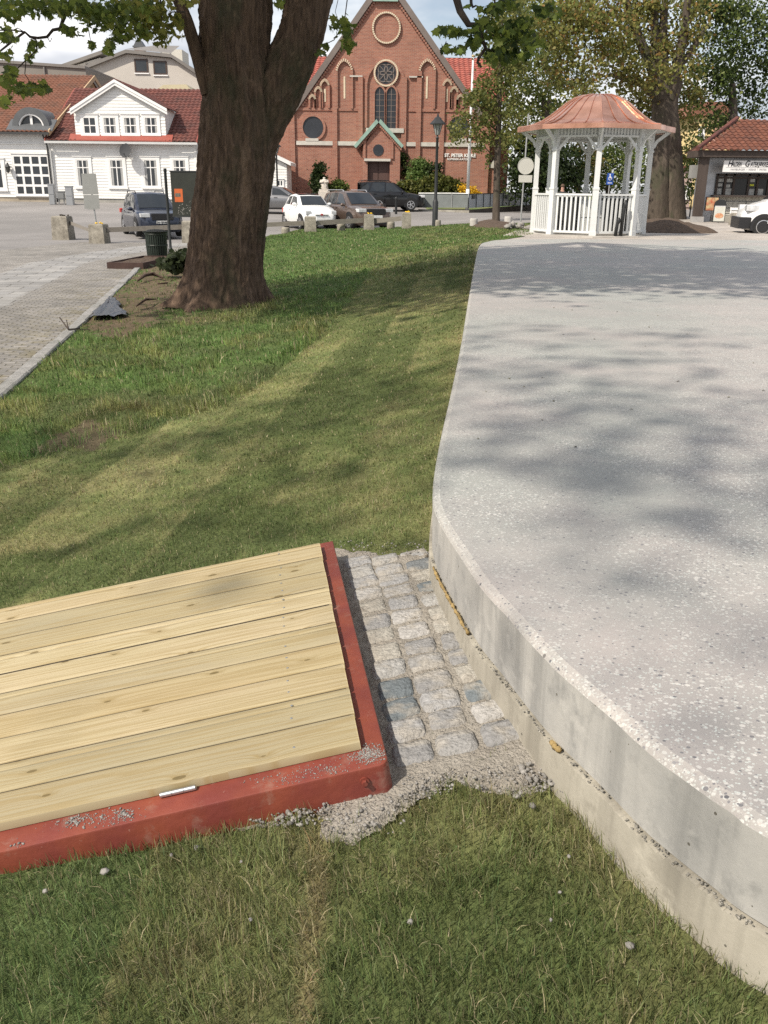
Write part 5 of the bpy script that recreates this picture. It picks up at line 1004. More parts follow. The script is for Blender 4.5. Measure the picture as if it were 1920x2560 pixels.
ap = arch_pts(am[0], 1.02, dz + .16, dz + .9, 12, .25); ai = arch_pts(am[0], .86, dz + .16, dz + .9, 12, .25); mb = MB(); mb.ring(ap, ai, pd - .10, pd, closed=False); mb.build('porch_arch', brick, o)
cz_ = P(947, 378)[1]; mb = MB(); mb.prism(circ(am[0], cz_, .36), pd - .03, pd); mb.build('round_pane', glass2, o)
door_m = mat('door_wood', (0.085, .048, .04), rough=.6, var=.2, vs=3, stretch=(14, 1, .6)); mb = MB(); mb.box(dx0, am[0] - .012, pd + .35, pd + .45, -1, dz); mb.box(am[0] + .012, dx1, pd + .35, pd + .45, -1, dz)
for x0_ in (dx0 + .15, am[0] + .12):
    for z_ in (.5, 1.5): mb.box(x0_, x0_ + .55, pd + .33, pd + .35, z_, z_ + .75)
mb.build('door', door_m, o)
# flanking buttresses
mb = MB(); mc_ = MB()
for (a, b_, top, dd) in ((699, 735, 300, -.9), (1224, 1247, 418, -.9)):
    x0_, x1_ = fx(a, 400), fx(b_, 400); zt = P(a, top)[1]; mb.box(x0_, x1_, .1, 1.4, -1, zt); 
    if a < 900: zt2 = P(a, 350)[1]; mb.box(x0_ - .35, x0_, .2, 1.3, -1, zt2); mc_.prism([(x0_ - .45, zt2 - .05), (x0_ + .1, zt2 + .65), (x0_ + .1, zt2 - .05)], .1, 1.4)
    mc_.prism([(x0_ - .1, zt - .05), (x0_ + .45, zt + .65), (x0_ + .5, zt - .05)], .0, 1.5)
mb.build('buttress', brick, ch); mc_.build('buttress_cap', stone_c, ch)
# nave block and its roof facing the square
mb = MB(); xa, xb = fx(716, 300), fx(1252, 300); ze = P(735, 250)[1] * 1.03; mb.box(xa, xb, 1.2, 13, -1, ze); mb.box(fx(1236, 400), fx(1282, 400), 2.5, 6, -1, P(1250, 330)[1]); mb.build('nave_wall', brick, ch)
rz = float(aty(800, 140, 66 + 7)[2]) - FC.o.z; up_ = Vector((0, 6.2, rz - ze)); H_ = up_.length; up_.normalize(); mb = MB()
tiles(mb, (xa - .5, .75, ze - .15), (1, 0, 0), up_, up_.cross(Vector((-1, 0, 0))), xb - xa + 1, H_ + .2, .36, None, .05, .04); mb.add([(xa - .5, 7.1, rz), (xb + .5, 7.1, rz), (xb + .5, 13.4, ze - .1), (xa - .5, 13.4, ze - .1)], [(0, 1, 2, 3)]); mb.build('nave_roof', t_red, ch)
mb = MB(); mb.box(xa - .55, xb + .55, .60, .74, ze - .28, ze - .10); mb.build('gutter', copper_g, ch)
wl_m = mat('white_letters', (0.82, .80, .77), rough=.5, var=0); x0_, z0_ = P(1111, 392); text_mesh('lettering', 'ST. PETER KIRKE', .30, wl_m, ch, (x0_, -.05, z0_), .02, .012); x0_, z0_ = P(1117, 400); text_mesh('lettering', 'ROMERSK-KATOLSK', .185, wl_m, ch, (x0_ + .02, -.04, z0_), .012, .004)
# ---------------------------------------------------------------- white shed by the church
FS = Fac(62, 690, 475); FS.o.z = G(FS.o.x, 62) - .2; sh = thing('white_shed', 'small white boarded outbuilding with sloping eave against the church side', 'shed', tuple(FS.o)); mb = MB(); x0_, x1_ = FS.x(640), FS.x(716); zt0, zt1 = FS.p(660, 384)[1], FS.p(721, 412)[1]
mb.prism([(x0_, -.5), (x1_, -.5), (x1_, zt1), (x0_, zt0 + .35)], .03, 3.0); boards(mb, x0_, x1_, 0, zt1 - .1, .03, .17); mb.build('wall', white, sh)
mb = MB(); mb.prism([(x0_ - .3, zt0 + .42), (x1_ + .3, zt1 - .06), (x1_ + .3, zt1 + .14), (x0_ - .3, zt0 + .62)], -.25, 3.3); mb.build('roof', white_t, sh); window(sh, FS.x(692), FS.x(706), FS.p(700, 466)[1], FS.p(700, 450)[1], (), 1, .0, .05, .06)
# ---------------------------------------------------------------- white house with dormer
FW_ = Fac(56, 300, 505); FW_.o.z = FW_.o.z - .25; x = FW_.x; P = FW_.p
wh = thing('white_house', 'white boarded house with a wide gabled dormer of four windows', 'house', tuple(FW_.o)); x0, x1 = x(134, 430), x(492, 430); zp = P(320, 497)[1]; ze = P(320, 353)[1]
plinth = mat('plinth_stone', (0.32, .31, .28), rough=.9, var=.2, vs=2)
mb = MB(); mb.box(x0 + .05, x1 - .05, .06, 8, -1.2, zp); mb.build('plinth', plinth, wh)
yr = 6.0; zr = float(aty(480, 228, 62)[2]) - FW_.o.z
mb = MB(); mb.box(x0, x1, .03, 11.9, zp, ze); mb.prism([(.03, ze), (yr, zr - .15), (11.9, ze)], x0, x0 + .12, 'x'); mb.prism([(.03, ze), (yr, zr - .15), (11.9, ze)], x1 - .12, x1, 'x'); boards(mb, x0, x1, zp, ze - .12, .03, .165, .024); 
for cx_ in (x0, x1): mb.box(cx_ - .10, cx_ + .10, -.02, .04, zp, ze - .05)
mb.build('wall', white, wh)
upv = Vector((0, yr + .35, zr - ze + .1)); H_ = upv.length; upv.normalize(); nv = upv.cross(Vector((-1, 0, 0))); dl, dr_ = x(172, 300), x(430, 300)
mb = MB(); tiles(mb, (x0 - .15, -.35, ze), (1, 0, 0), upv, nv, x1 - x0 + .3, H_, .27, None, .04, .03, clip=lambda u, v: not (x(190, 300) < u + x0 - .15 < x(411, 300) and v < 4.2)); mb.add([(x0, yr, zr), (x1, yr, zr), (x1, 12.3, ze), (x0, 12.3, ze)], [(0, 1, 2, 3)]); rf = mb.build('roof', t_brn, wh)
fl = mat('red_flashing', (0.30, .078, .056), rough=.5, var=.1); mb = MB(); mb.prism([(-.37, ze - .02), (.05, ze + .32), (.05, ze + .38), (-.37, ze + .04)], dl, dr_, 'x'); 
d0 = Vector((x1 + .16, -.38, ze)); d1_ = Vector((x1 + .16, yr, zr + .04)); mb.prism([(-.38, ze - .10), (yr, zr - .08), (yr, zr + .10), (-.38, ze + .10)], x1 + .15, x1 + .21, 'x'); mb.prism([(-.38, ze - .10), (yr, zr - .08), (yr, zr + .10), (-.38, ze + .10)], x0 - .21, x0 - .15, 'x'); mb.build('flashing', fl, rf)
mb = MB(); mb.box(x0 - .2, x1 + .2, -.46, -.34, ze - .17, ze - .05); mb.tube([(x1 + .05, -.40, ze - .15), (x1 + .1, -.1, ze - .5), (x1 + .1, -.05, zp)], .045, 8); mb.tube([(x0 - .02, -.40, ze - .15), (x0 - .02, -.1, ze - .5), (x0 - .02, -.05, zp - .6)], .045, 8); mb.build('gutter', mat('grey_gutter', (.55, .55, .54), var=.05), wh)
# dormer: gable flush above the eave
dzl = P(190, 290)[1]; dx0, dx1 = x(188, 320), x(414, 320); dzb = P(300, 339)[1]; da = P(289, 207); de = P(179, 277)[1]; dy = .02
do = MB(); do.prism([(dx0, dzb), (dx1, dzb), (dx1, de + .2), (da[0], da[1] - .12), (dx0, de + .2)], dy, 4.6); boards(do, dx0, dx1, dzb, de - .1, dy, .165, .024); dm = do.build('dormer', white, wh)
n = 9; do = MB()
for i in range(n):
    za = de - .1 + (da[1] - de) * i / n; zb_ = de - .1 + (da[1] - de) * (i + 1) / n; t1 = 1 - (i + .15) / n; t2 = 1 - (i + 1) / n; hw = (dx1 - dx0) / 2 + .4; cxd = da[0]; do.add([(cxd - hw * t1, dy - .024, za), (cxd + hw * t1, dy - .024, za), (cxd + hw * t2, dy - .003, zb_), (cxd - hw * t2, dy - .003, zb_)], [(0, 1, 2, 3)])
do.build('gable_boards', white, dm)
do = MB()
for ex in (P(179, 280), P(420, 280)):
    e_ = Vector((ex[0], ex[1])); a_ = Vector(da); d_ = (a_ - e_).normalized(); nn = Vector((-d_.y, d_.x)); nn = nn if nn.y > 0 else -nn; do.prism([tuple(e_), tuple(a_), tuple(a_ - nn * -.0 + Vector((0, .16))), tuple(e_ + Vector((0, .16)))], -.30, -.20); do.prism([tuple(e_ + Vector((0, -.16))), tuple(a_ + Vector((0, -.16))), tuple(a_), tuple(e_)], -.26, -.15)
do.build('barge_board', white_t, dm)
do = MB()
for sg, ex in ((-1, P(179, 278)), (1, P(420, 278))):
    ev = Vector((ex[0], -.28, ex[1] + .14)); a3 = Vector((da[0], -.28, da[1] + .18)); u_ = (a3 - ev); Hh = u_.length; u_.normalize(); nv_ = u_.cross(Vector((0, 1, 0))) * (-1 if sg < 0 else 1); nv_ = nv_ if nv_.z > 0 else -nv_
    tiles(do, tuple(ev), (0, 1, 0), u_, nv_, 6.3, Hh, .27, None, .035, .025, clip=lambda u, v, Hh=Hh: u < 2.8 + (v / Hh) * 3.3)
do.build('dormer_roof', t_brn, dm)
for a, b_ in ((208, 241), (258, 292), (309, 343), (361, 395)): window(dm, x(a, 312), x(b_, 312), P(a, 335)[1], P(a, 292)[1], (.5,), 1, dy, .06, .13, bar=.055, curtain=a > 240)
for a, b_ in ((192, 225), (275, 310), (359, 395), (433, 467)): window(wh, x(a, 430), x(b_, 430), P(a, 467)[1], P(a, 398)[1], (.70,), 1, .03, .065, .14, bar=.055, curtain=True)
FB = P
dish = thing('satellite_dish', 'grey satellite dish on the white house wall above the windows', 'satellite dish', (FW_.o.x + P(319, 377)[0], 56 - .55, FW_.o.z + P(319, 377)[1])); dm_ = mat('dish_grey', (.07, .072, .075), rough=.9, spec=.1, var=.05)
mb = MB(); n = 24
rings = [(0.0, .10)] + [(r_, .10 * (1 - (r_ / .37) ** 2)) for r_ in (.12, .22, .31, .37)]
vs = []
for r_, y_ in rings[1:]: vs += [(r_ * math.cos(2 * math.pi * i / n), y_, r_ * 1.08 * math.sin(2 * math.pi * i / n)) for i in range(n)]
vs.append((0, .10, 0)); fs = [(k * n + i, k * n + (i + 1) % n, (k + 1) * n + (i + 1) % n, (k + 1) * n + i) for k in range(3) for i in range(n)] + [(4 * n, (i + 1) % n, i) for i in range(n)]
mb.add(vs, fs); bo = mb.build('bowl', dm_, dish, smooth=True); bo.rotation_euler = (R(-12), 0, R(-15)); mb = MB(); mb.tube([(0, .1, -.1), (.05, .3, -.3), (.05, .58, -.3)], .025, 6); mb.tube([(0, .08, -.36), (0, -.33, -.2)], .015, 6); mb.box(-.04, .04, -.38, -.28, -.24, -.16); mb.build('bracket', dm_, dish)
# ---------------------------------------------------------------- house with orange roof
FO = Fac(56, 60, 505); FO.o.z = FW_.o.z; x = FO.x; P = FO.p
oh = thing('white_house', 'white house with orange tiled roof and an arched dormer', 'house', tuple(FO.o)); x0, x1 = x(-420, 430), x(127, 430); zp = P(60, 493)[1]; ze = P(60, 330)[1]; yr = 9.4; zr = float(aty(245, 193, 65.4)[2]) - FO.o.z
mb = MB(); mb.box(x0, x1 - .03, .06, 18, -1.2, zp); mb.build('plinth', mat('sand_stone', (.36, .31, .24), rough=.9, var=.2, vs=2), oh)
mb = MB(); mb.box(x0, x1, .03, 18.6, zp, ze); boards(mb, x0, x1, zp, ze - .1, .03, .17, .02); mb.box(x0, x1, -.04, .03, P(60, 361)[1], P(60, 358)[1]); mb.box(x1 - .1, x1 + .06, -.03, .05, zp, ze); mb.build('wall', white, oh)
mb = MB(); mb.prism([(.05, ze), (yr, zr - .1), (18.6, ze)], x1 - .2, x1 - .04, 'x'); mb.build('gable', mat('ochre_boards', (.30, .22, .13), rough=.8, var=.15, vs=3, stretch=(1, 8, 1)), oh)
upv = Vector((0, yr + .4, zr - ze + .1)); H_ = upv.length; upv.normalize(); nv = upv.cross(Vector((-1, 0, 0))); mb = MB(); tiles(mb, (x0, -.4, ze), (1, 0, 0), upv, nv, x1 - x0 + .25, H_, .27, None, .045, .03); mb.add([(x0, yr, zr), (x1, yr, zr), (x1, 19, ze), (x0, 19, ze)], [(0, 1, 2, 3)]); rf = mb.build('roof', t_org, oh)
mb = MB(); mb.prism([(-.42, ze - .2), (yr, zr - .18), (yr, zr + .10), (-.42, ze + .10)], x1 + .25, x1 + .32, 'x'); mb.prism([(yr, zr - .18), (19, ze - .2), (19, ze + .1), (yr, zr + .1)], x1 + .25, x1 + .32, 'x'); mb.build('barge_board', mat('tan_trim', (.50, .36, .22), var=.1), rf); mb = MB(); mb.box(x0, x1 + .3, -.50, -.38, ze - .14, ze - .02); mb.tube([(x1 - .1, -.42, ze - .1), (x1 - .02, -.1, ze - .7), (x1 - .02, -.06, -.6)], .05, 8); mb.build('gutter', mat('dark_gutter', (.05, .05, .05), var=.1), oh)
# arched dormer
lead = mat('lead_sheet', (.10, .105, .11), rough=.5, var=.15, vs=3); cx_, cz_ = P(77, 319); r_ = 30 * 56 / F; mb = MB(); so_ = [(cx_ + (r_ + .33) * math.cos(a), cz_ + (r_ + .33) * math.sin(a)) for a in np.linspace(0, math.pi, 25)]; si_ = [(cx_ + r_ * math.cos(a), cz_ + r_ * math.sin(a)) for a in np.linspace(0, math.pi, 25)]
mb.ring(so_, si_, .05, 4.5, closed=False); mb.prism([(-.3, ze + .05), (.7, ze + .68), (.7, ze + .74), (-.3, ze + .11)], cx_ - 1.35, cx_ + 1.35, 'x'); ad = mb.build('arched_dormer', lead, rf); mb = MB(); mb.prism(si_, .30, .36); mb.build('pane', glass, ad); mb = MB(); mb.ring([(cx_ + (r_) * math.cos(a), cz_ + (r_) * math.sin(a)) for a in np.linspace(0, math.pi, 25)], [(cx_ + (r_ - .09) * math.cos(a), cz_ + .0 + (r_ - .09) * math.sin(a)) for a in np.linspace(0, math.pi, 25)], .10, .29, closed=False); mb.box(cx_ - .07, cx_ + .07, .20, .29, cz_, cz_ + r_ - .05); mb.box(cx_ - r_, cx_ + r_, .08, .29, cz_ - .10, cz_); mb.build('window_frame', white_t, ad)
window(oh, x(36, 440), x(126.5, 440), P(80, 489)[1], P(80, 387)[1], (.25, .5, .75), 3, .03, .10, .05, bar=.13); window(oh, x(-24, 440), x(10, 440), P(0, 474)[1], P(0, 402)[1], (.72,), 0, .03, .12, .12)
lt = thing('wall_lantern', 'small black lantern on the white house wall beside the big paned window', 'lantern', (FO.o.x + P(23, 421)[0], 55.78, FO.o.z + P(23, 421)[1])); blk = mat('black_iron', (.025, .027, .028), rough=.5, var=.15); mb = MB(); mb.lathe([(.03, -.26), (.10, -.2), (.16, .06), (.17, .07)], n=6); mb.build('lamp_glass', mat('dark_lantern', (.05, .05, .045), rough=.3), lt); mb = MB(); mb.lathe([(.19, .07), (.06, .22), (.02, .32)], n=6); mb.tube([(0, 0, .22), (0, .1, .3), (0, .24, .1)], .02, 6); mb.build('lamp_cap', blk, lt)
# ---------------------------------------------------------------- beige block behind
FE = Fac(86, 320, 300); x = FE.x; P = FE.p; FE.o.z = 1.0; be = thing('office_building', 'beige rendered block with clipped dark gable and two dark windows behind the houses', 'building', (FE.o.x, 86, 1.0)); beige = mat('beige_render', (.53, .49, .44), rough=.9, var=.06, vs=.4); dkroof = mat('dark_sheet_roof', (.20, .185, .17), rough=.7, var=.12, vs=1)
P = FE.p; mb = MB(); w = [(P(160, 400)[0], -1), (P(720, 400)[0], -1), P(700, 300), P(560, 222), P(498, 188), P(428, 146), P(318, 135), P(214, 172), (P(160, 400)[0], P(160, 190)[1])]; mb.prism(w, 0, 14); mb.build('wall', beige, be)
mb = MB()
for a, b_ in (((205, 178), (318, 134)), ((318, 134), (430, 145)), ((430, 145), (505, 194)), ((505, 194), (720, 320))): a_, b2_ = P(*a), P(*b_); mb.prism([a_, b2_, (b2_[0], b2_[1] + .28), (a_[0], a_[1] + .28)], -.4, 14.2)
a_, b2_, c_ = P(318, 133), P(430, 144), P(341, 113); mb.add([(a_[0], -.35, a_[1] + .29), (b2_[0], -.35, b2_[1] + .29), (c_[0] + 2.5, 6, c_[1] + .8), (c_[0] + .2, 6, c_[1] + .8)], [(0, 1, 2, 3)]); mb.build('roof', dkroof, be)
brn = mat('brown_frame', (.07, .045, .035), rough=.5)
for a, b_, t_, bo_ in ((336, 370, 147, 182), (383, 417, 152, 187)): window(be, P(a, 160)[0], P(b_, 160)[0], P(a, bo_)[1], P(a, t_)[1], (), 0, 0, .12, .0, brn); mb = MB(); mb.box(P(a, 160)[0] - .05, P(b_, 160)[0] + .05, -.1, 0, P(a, bo_)[1] - .1, P(a, bo_)[1]); mb.build('sill', white_t, be)
mb = MB(); lw = [(P(60, 300)[0], -1), (P(224, 300)[0], -1), P(224, 132), (P(127, 162)[0], P(127, 162)[1]), (P(60, 180)[0], P(60, 180)[1])]; mb.prism(lw, 3, 16); wg = mb.build('wing', mat('pale_render', (.62, .59, .54), rough=.9, var=.05), be); mb = MB(); a_, b2_ = P(120, 163), P(232, 124); mb.prism([a_, b2_, (b2_[0], b2_[1] + .3), (a_[0], a_[1] + .3)], 2.6, 16.2); mb.build('wing_roof', dkroof, wg)
for a, b_, t_, bo_ in ((163, 170, 156, 166), (188, 195, 148, 168)): window(wg, P(a, 160)[0], P(b_, 160)[0], P(a, bo_)[1], P(a, t_)[1], (), 0, 3, .1, .0, brn)
mb = MB(); mb.box(P(338, 90)[0], P(398, 90)[0], 9, 12, P(338, 140)[1], P(338, 84)[1]); tw = mb.build('stair_tower', mat('tower_render', (.60, .57, .50), var=.05), be); mb = MB(); q = P(336, 60)[0]; 
for k in range(6): mb.box(q, q + .9, 8.9, 9, P(338, 112)[1] + k * .75, P(338, 112)[1] + k * .75 + .04)
mb.box(q - .02, q + .03, 8.9, 9, P(338, 130)[1], P(338, 60)[1]); mb.box(q + .87, q + .92, 8.9, 9, P(338, 130)[1], P(338, 60)[1]); mb.build('ladder', mat('pale_steel', (.5, .5, .48)), tw)
mb = MB(); a_ = P(298, 118); mb.box(a_[0], a_[0] + .85, 5, 6, a_[1] - .6, P(298, 96)[1]); mb.build('chimney', mat('brown_stack', (.17, .11, .09)), be); mb = MB(); zc = P(298, 96)[1]; mb.box(a_[0] - .12, a_[0] + .97, 4.9, 6.1, zc, zc + .12); mb.prism([(a_[0] - .05, zc + .12), (a_[0] + .9, zc + .12), (a_[0] + .6, zc + .6), (a_[0] + .25, zc + .6)], 5, 6); mb.box(a_[0] + .3, a_[0] + .55, 5.3, 5.6, zc + .6, zc + .85); mb.build('chimney_cap', lead, be)
FL_ = Fac(78, 60, 250); FL_.o.z = 1.0; P = FL_.p; fb = thing('flat_roofed_building', 'grey brown flat roofed building behind the orange roof', 'building', (FL_.o.x, 78, 1.0)); mb = MB(); a_ = P(-250, 140); b2_ = P(214, 172); mb.prism([(P(-250, 300)[0], -1), (P(214, 300)[0], -1), b2_, a_], 0, 9); mb.build('wall', mat('taupe_render', (.235, .215, .19), rough=.9, var=.08, vs=.5), fb); mb = MB(); mb.prism([b2_, (b2_[0], b2_[1] + .2), (a_[0], a_[1] + .2), a_], -.15, 9); mb.build('parapet', dkroof, fb); mb = MB(); q = P(113, 185); mb.cyl((q[0], -.1, q[1] - .3), (q[0], -.1, q[1] + .5), .08); mb.build('vent_pipe', dkroof, fb)
FD = Fac(70, 430, 222); P = FD.p; yd = thing('roof_light', 'low yellowish roof box peeping over the white house ridge', 'roof box', tuple(FD.o)); mb = MB(); mb.prism([P(396, 224), P(474, 222), P(474, 250), P(396, 250)], 0, 3); mb.build('wall', mat('straw_board', (.42, .36, .22), var=.08), yd); mb = MB(); a_, b2_ = P(393, 225), P(478, 224); mb.prism([a_, b2_, (b2_[0] - .3, b2_[1] + .32), (a_[0] + .5, a_[1] + .32)], -.2, 3.2); mb.build('roof', mat('straw_roof', (.55, .49, .33), var=.06), yd)
# ---------------------------------------------------------------- kiosk
FK = Fac(42.5, 1820, 552); FK.o.z = G(FK.o.x, 42.5); x = FK.x; P = FK.p; kg = FK.o.z
ki = thing('kiosk', 'street food kiosk with red tiled hip roof and long white name board', 'kiosk', tuple(FK.o)); dkw = mat('dark_timber', (.060, .045, .038), rough=.7, var=.2, vs=4, stretch=(1, 1, .2)); ksteel = mat('brushed_sheet', (.42, .43, .45), rough=.35, metal=.5, var=.25, vs=2); ktile = mat('wall_tile', (.50, .48, .42), rough=.5, var=.15, vs=3)
xl, xr_ = x(1770, 480), x(2110, 480); zc = P(1800, 393)[1]; zcnt = P(1800, 490)[1]; wy = .9
mb = MB(); mb.box(xl, xr_, wy, 1.9, -.2, zc + .1); mb.build('wall', ksteel, ki); mb = MB(); xt = x(1797, 520)
for i in range(15):
    for k in range(3): mb.box(xt + i * .30 + .006, xt + (i + 1) * .30 - .006, wy - .03, wy, .30 + k * .30 + .006, .30 + (k + 1) * .30 - .006)
mb.build('wall_tiles', ktile, ki); mb = MB(); mb.box(xt, xr_, wy - .06, wy, -.2, .29); mb.build('plinth', mat('kiosk_plinth', (.36, .34, .29), var=.25, vs=2), ki)
px_ = x(1752, 480); mb = MB(); mb.add([(px_ - .16, -.05, .25), (px_ + .2, -.05, .25), (px_ + .2, .31, .25), (px_ - .16, .31, .25), (px_ - .16, -.05, zc), (px_ + .2, -.05, zc), (px_ + .2, .31, zc), (px_ - .16, .31, zc)], [(0, 3, 2, 1), (4, 5, 6, 7), (0, 1, 5, 4), (1, 2, 6, 5), (2, 3, 7, 6), (3, 0, 4, 7)]); mb.build('post', dkw, ki); mb = MB(); mb.box(px_ - .22, px_ + .26, -.1, .36, -.2, .25); mb.build('post_base', mat('post_concrete', (.35, .34, .33), var=.2), ki)
mb = MB(); mb.box(x(1742, 393), xr_, -.25, 1.4, zc, zc + .28); mb.build('eave_beam', dkw, ki)
e0 = P(1742, 393); ap = P(1893, 303); sl_ = Vector((0, 3.4, float(aty(1893, 308, 46)[2]) - FK.o.z - zc - .28)); Hs = sl_.length; sl_.normalize(); x0k = e0[0] - .1; mb = MB(); run = x(1893, 303) * 46 / 42.5 - x0k + .2
tiles(mb, (x0k, -.4, zc + .29), (1, 0, 0), sl_, sl_.cross(Vector((-1, 0, 0))), 9.5, Hs + .3, .27, None, .045, .03, clip=lambda u, v: u > run * v / Hs and u < 9.5 - run * v / Hs); tk = Vector((x0k + run, -.4 + 3.6, zc + .29 + sl_.z * (Hs + .25))); mb.add([(x0k, -.4, zc + .28), tuple(tk), (x0k + 1.3, 6.2, zc + .28)], [(0, 2, 1)]); rk = mb.build('roof', tile_mat('kiosk_tile', (.12, .046, .030), (.175, .068, .042), (.085, .04, .03)), ki); mb = MB(); mb.tube([(x0k - .05, -.42, zc + .33), tuple(tk + Vector((0, 0, .08)))], .10, 8); mb.build('hip_tiles', t_brn, rk)
sg = P(1806, 430); sgt = P(1806, 401)[1]; x9 = sg[0] + 5.5; sgn = mat('sign_white', (.72, .71, .70), rough=.4, var=.04); mb = MB(); mb.box(sg[0], x9, -.05, .03, sg[1], sgt); so2 = mb.build('sign_board', sgn, ki); ink = mat('sign_ink', (.02, .02, .025), rough=.6, var=0); h_ = sgt - sg[1]
mb = MB(); mb.box(sg[0] + .12, x9 - .1, -.056, -.0505, sg[1] + h_ * .40, sg[1] + h_ * .425); mb.build('sign_line', mat('sign_grey', (.3, .3, .31), var=0), so2)
px0 = P(1818, 415)[0]; pg = P(1860, 415)[0]; zb_ = sg[1] + h_ * .50
for q_, s_, sz_, k_ in ((px0, 'H', .34, .8), (px0 + .18, 'ALDEN', .27, .50), (pg, 'G', .34, .85), (pg + .26, 'ATEKJ\u00d8KKEN', .27, .54), (px0 + .15, 'HAMBURGER  \u2022  KEBAB  \u2022  FRITES', .11, 1)):
    o1 = text_mesh('lettering', s_, sz_, ink if sz_ > .2 else mat('sign_grey', (0, 0, 0)), so2, (q_, -.055, zb_ if sz_ > .2 else sg[1] + h_ * .16), .003, .006 if sz_ > .2 else 0, .25 if sz_ > .2 else 0); o1.scale.x = k_
kw = MB(); kx0, kx1 = x(1808, 460), x(2000, 460); kz0, kz1 = zcnt + .05, P(1800, 433)[1]; kw.box(kx0, kx1, wy - .04, wy, kz0, kz1); ko = kw.build('serving_window', mat('dark_room', (.018, .018, .018), rough=.25, var=.1), ki); kf = MB()
for px in (1808, 1829, 1851, 1889, 1912, 1940, 1970, 2000): q = x(px, 460); kf.box(q - .05, q + .05, wy - .10, wy - .04, kz0, kz1)
kf.box(kx0, kx1, wy - .09, wy - .04, kz0 + .70, kz0 + .78); kf.box(kx0, kx1, wy - .10, wy - .04, kz1 - .08, kz1); kf.build('frame', dkw, ko); kp = MB(); paper = mat('menu_paper', (.36, .36, .34), rough=.5, var=.35, vs=9)
for (a, b_, t_, bo_) in ((1811, 1826, 440, 454), (1832, 1848, 440, 455), (1808, 1822, 458, 466), (1830, 1842, 461, 469), (1805, 1819, 471, 486), (1827, 1844, 471, 487), (1887, 1902, 472, 488), (1911, 1925, 472, 488), (1892, 1905, 441, 455)): kp.box(x(a, bo_), x(b_, bo_), wy - .052, wy - .041, P(a, bo_)[1], P(a, t_)[1])
kp.build('menu_sheet', paper, ko); kp = MB(); kp.box(x(1890, 463), x(1903, 463), wy - .06, wy - .053, P(1890, 465)[1], P(1890, 460)[1]); kp.build('yellow_label', mat('label_yellow', (.5, .52, .05)), ko)
mb = MB(); mb.box(kx0 - .2, xr_, wy - .45, wy - .05, zcnt - .03, zcnt + .04); mb.build('counter', dkw, ki); mb = MB(); mb.box(x(1738, 430), x(1755, 430), .4, .9, P(1745, 445)[1], P(1745, 412)[1]); mb.build('vent_box', mat('vent_grey', (.25, .25, .24), rough=.5), ki)
ra = thing('iron_railing', 'thin black iron railing in front of the tiled kiosk wall', 'railing', (FK.o.x, 42.2, kg)); mb = MB()
for z_ in (P(1800, 502)[1], P(1800, 519)[1], P(1800, 533)[1]): mb.tube([(x(1797, 500), 0, z_), (x(2000, 500), 0, z_)], .018, 6)
for px in (1797, 1860, 1920, 1980): mb.tube([(x(px, 500), 0, 0), (x(px, 500), 0, P(px, 502)[1])], .022, 6)
mb.build('rails', blk, ra); be_ = thing('bench', 'white slatted bench with a thin steel leg before the kiosk', 'bench', (FK.o.x, 41.7, kg)); mb = MB(); bz = P(1830, 547)[1]; 
for k in range(3): mb.box(x(1817, 540), x(1817, 540) + 1.9, -.05 + k * .14, .06 + k * .14, bz, bz + .05)
mb.build('seat', white_t, be_); mb = MB(); 
for k in range(2): mb.box(x(1817, 540), x(1817, 540) + 1.9, .46, .49, bz + .22 + k * .16, bz + .33 + k * .16)
mb.build('backrest', white_t, be_)
for q in (x(1818, 540), x(1817, 540) + 1.8): mb = MB(); mb.tube([(q - .05, -.03, 0), (q, .0, bz)], .02, 6); mb.tube([(q, .3, bz), (q, .48, bz + .5)], .02, 6); mb.tube([(q, .42, 0), (q, .3, bz)], .02, 6); mb.build('leg', white_t, be_)
ab = thing('sandwich_board', 'pavement advertising board with a burger picture under an arched black top', 'sign board', (FK.o.x + x(1780, 540), 41.6, kg)); w_ = .27; mb = MB(); mb.box(-w_, w_, 0, .06, .04, .76); mb.prism([(w_ * math.cos(a), .76 + .25 * math.sin(a)) for a in np.linspace(0, math.pi, 13)], 0, .06); mb.build('frame', blk, ab); mb = MB(); mb.box(-w_ + .03, w_ - .03, -.012, -.001, .08, .70); mb.build('poster', mat('poster_paper', (.60, .60, .53), rough=.35, var=.12, vs=3), ab)
mb = MB(); mb.box(-w_ + .04, w_ - .04, -.016, -.0125, .70, .735); mb.build('trim', mat('silver', (.6, .6, .6)), ab); bun = mat('burger_print', (.52, .20, .09), var=.3, vs=12, col2=(.6, .36, .22), mixs=9); mb = MB(); mb.prism([(.19 * math.cos(a), .30 + .13 * math.sin(a) * (1 if math.sin(a) > 0 else .7)) for a in np.linspace(0, 2 * math.pi, 24, endpoint=False)], -.016, -.0125); mb.build('burger_picture', bun, ab)
pb = thing('poster_panel', 'colourful small poster panel behind the arched sandwich board', 'poster', (FK.o.x + x(1783, 500), 42.6, kg)); mb = MB(); mb.box(-.30, .30, 0, .03, P(1780, 527)[1], P(1780, 492)[1]); mb.build('frame', blk, pb); mb = MB(); mb.box(-.27, .27, -.01, -.001, P(1780, 526)[1], P(1780, 494)[1]); mb.build('poster', mat('colour_print', (.50, .40, .22), var=.5, vs=5, col2=(.45, .12, .06), mixs=4), pb)
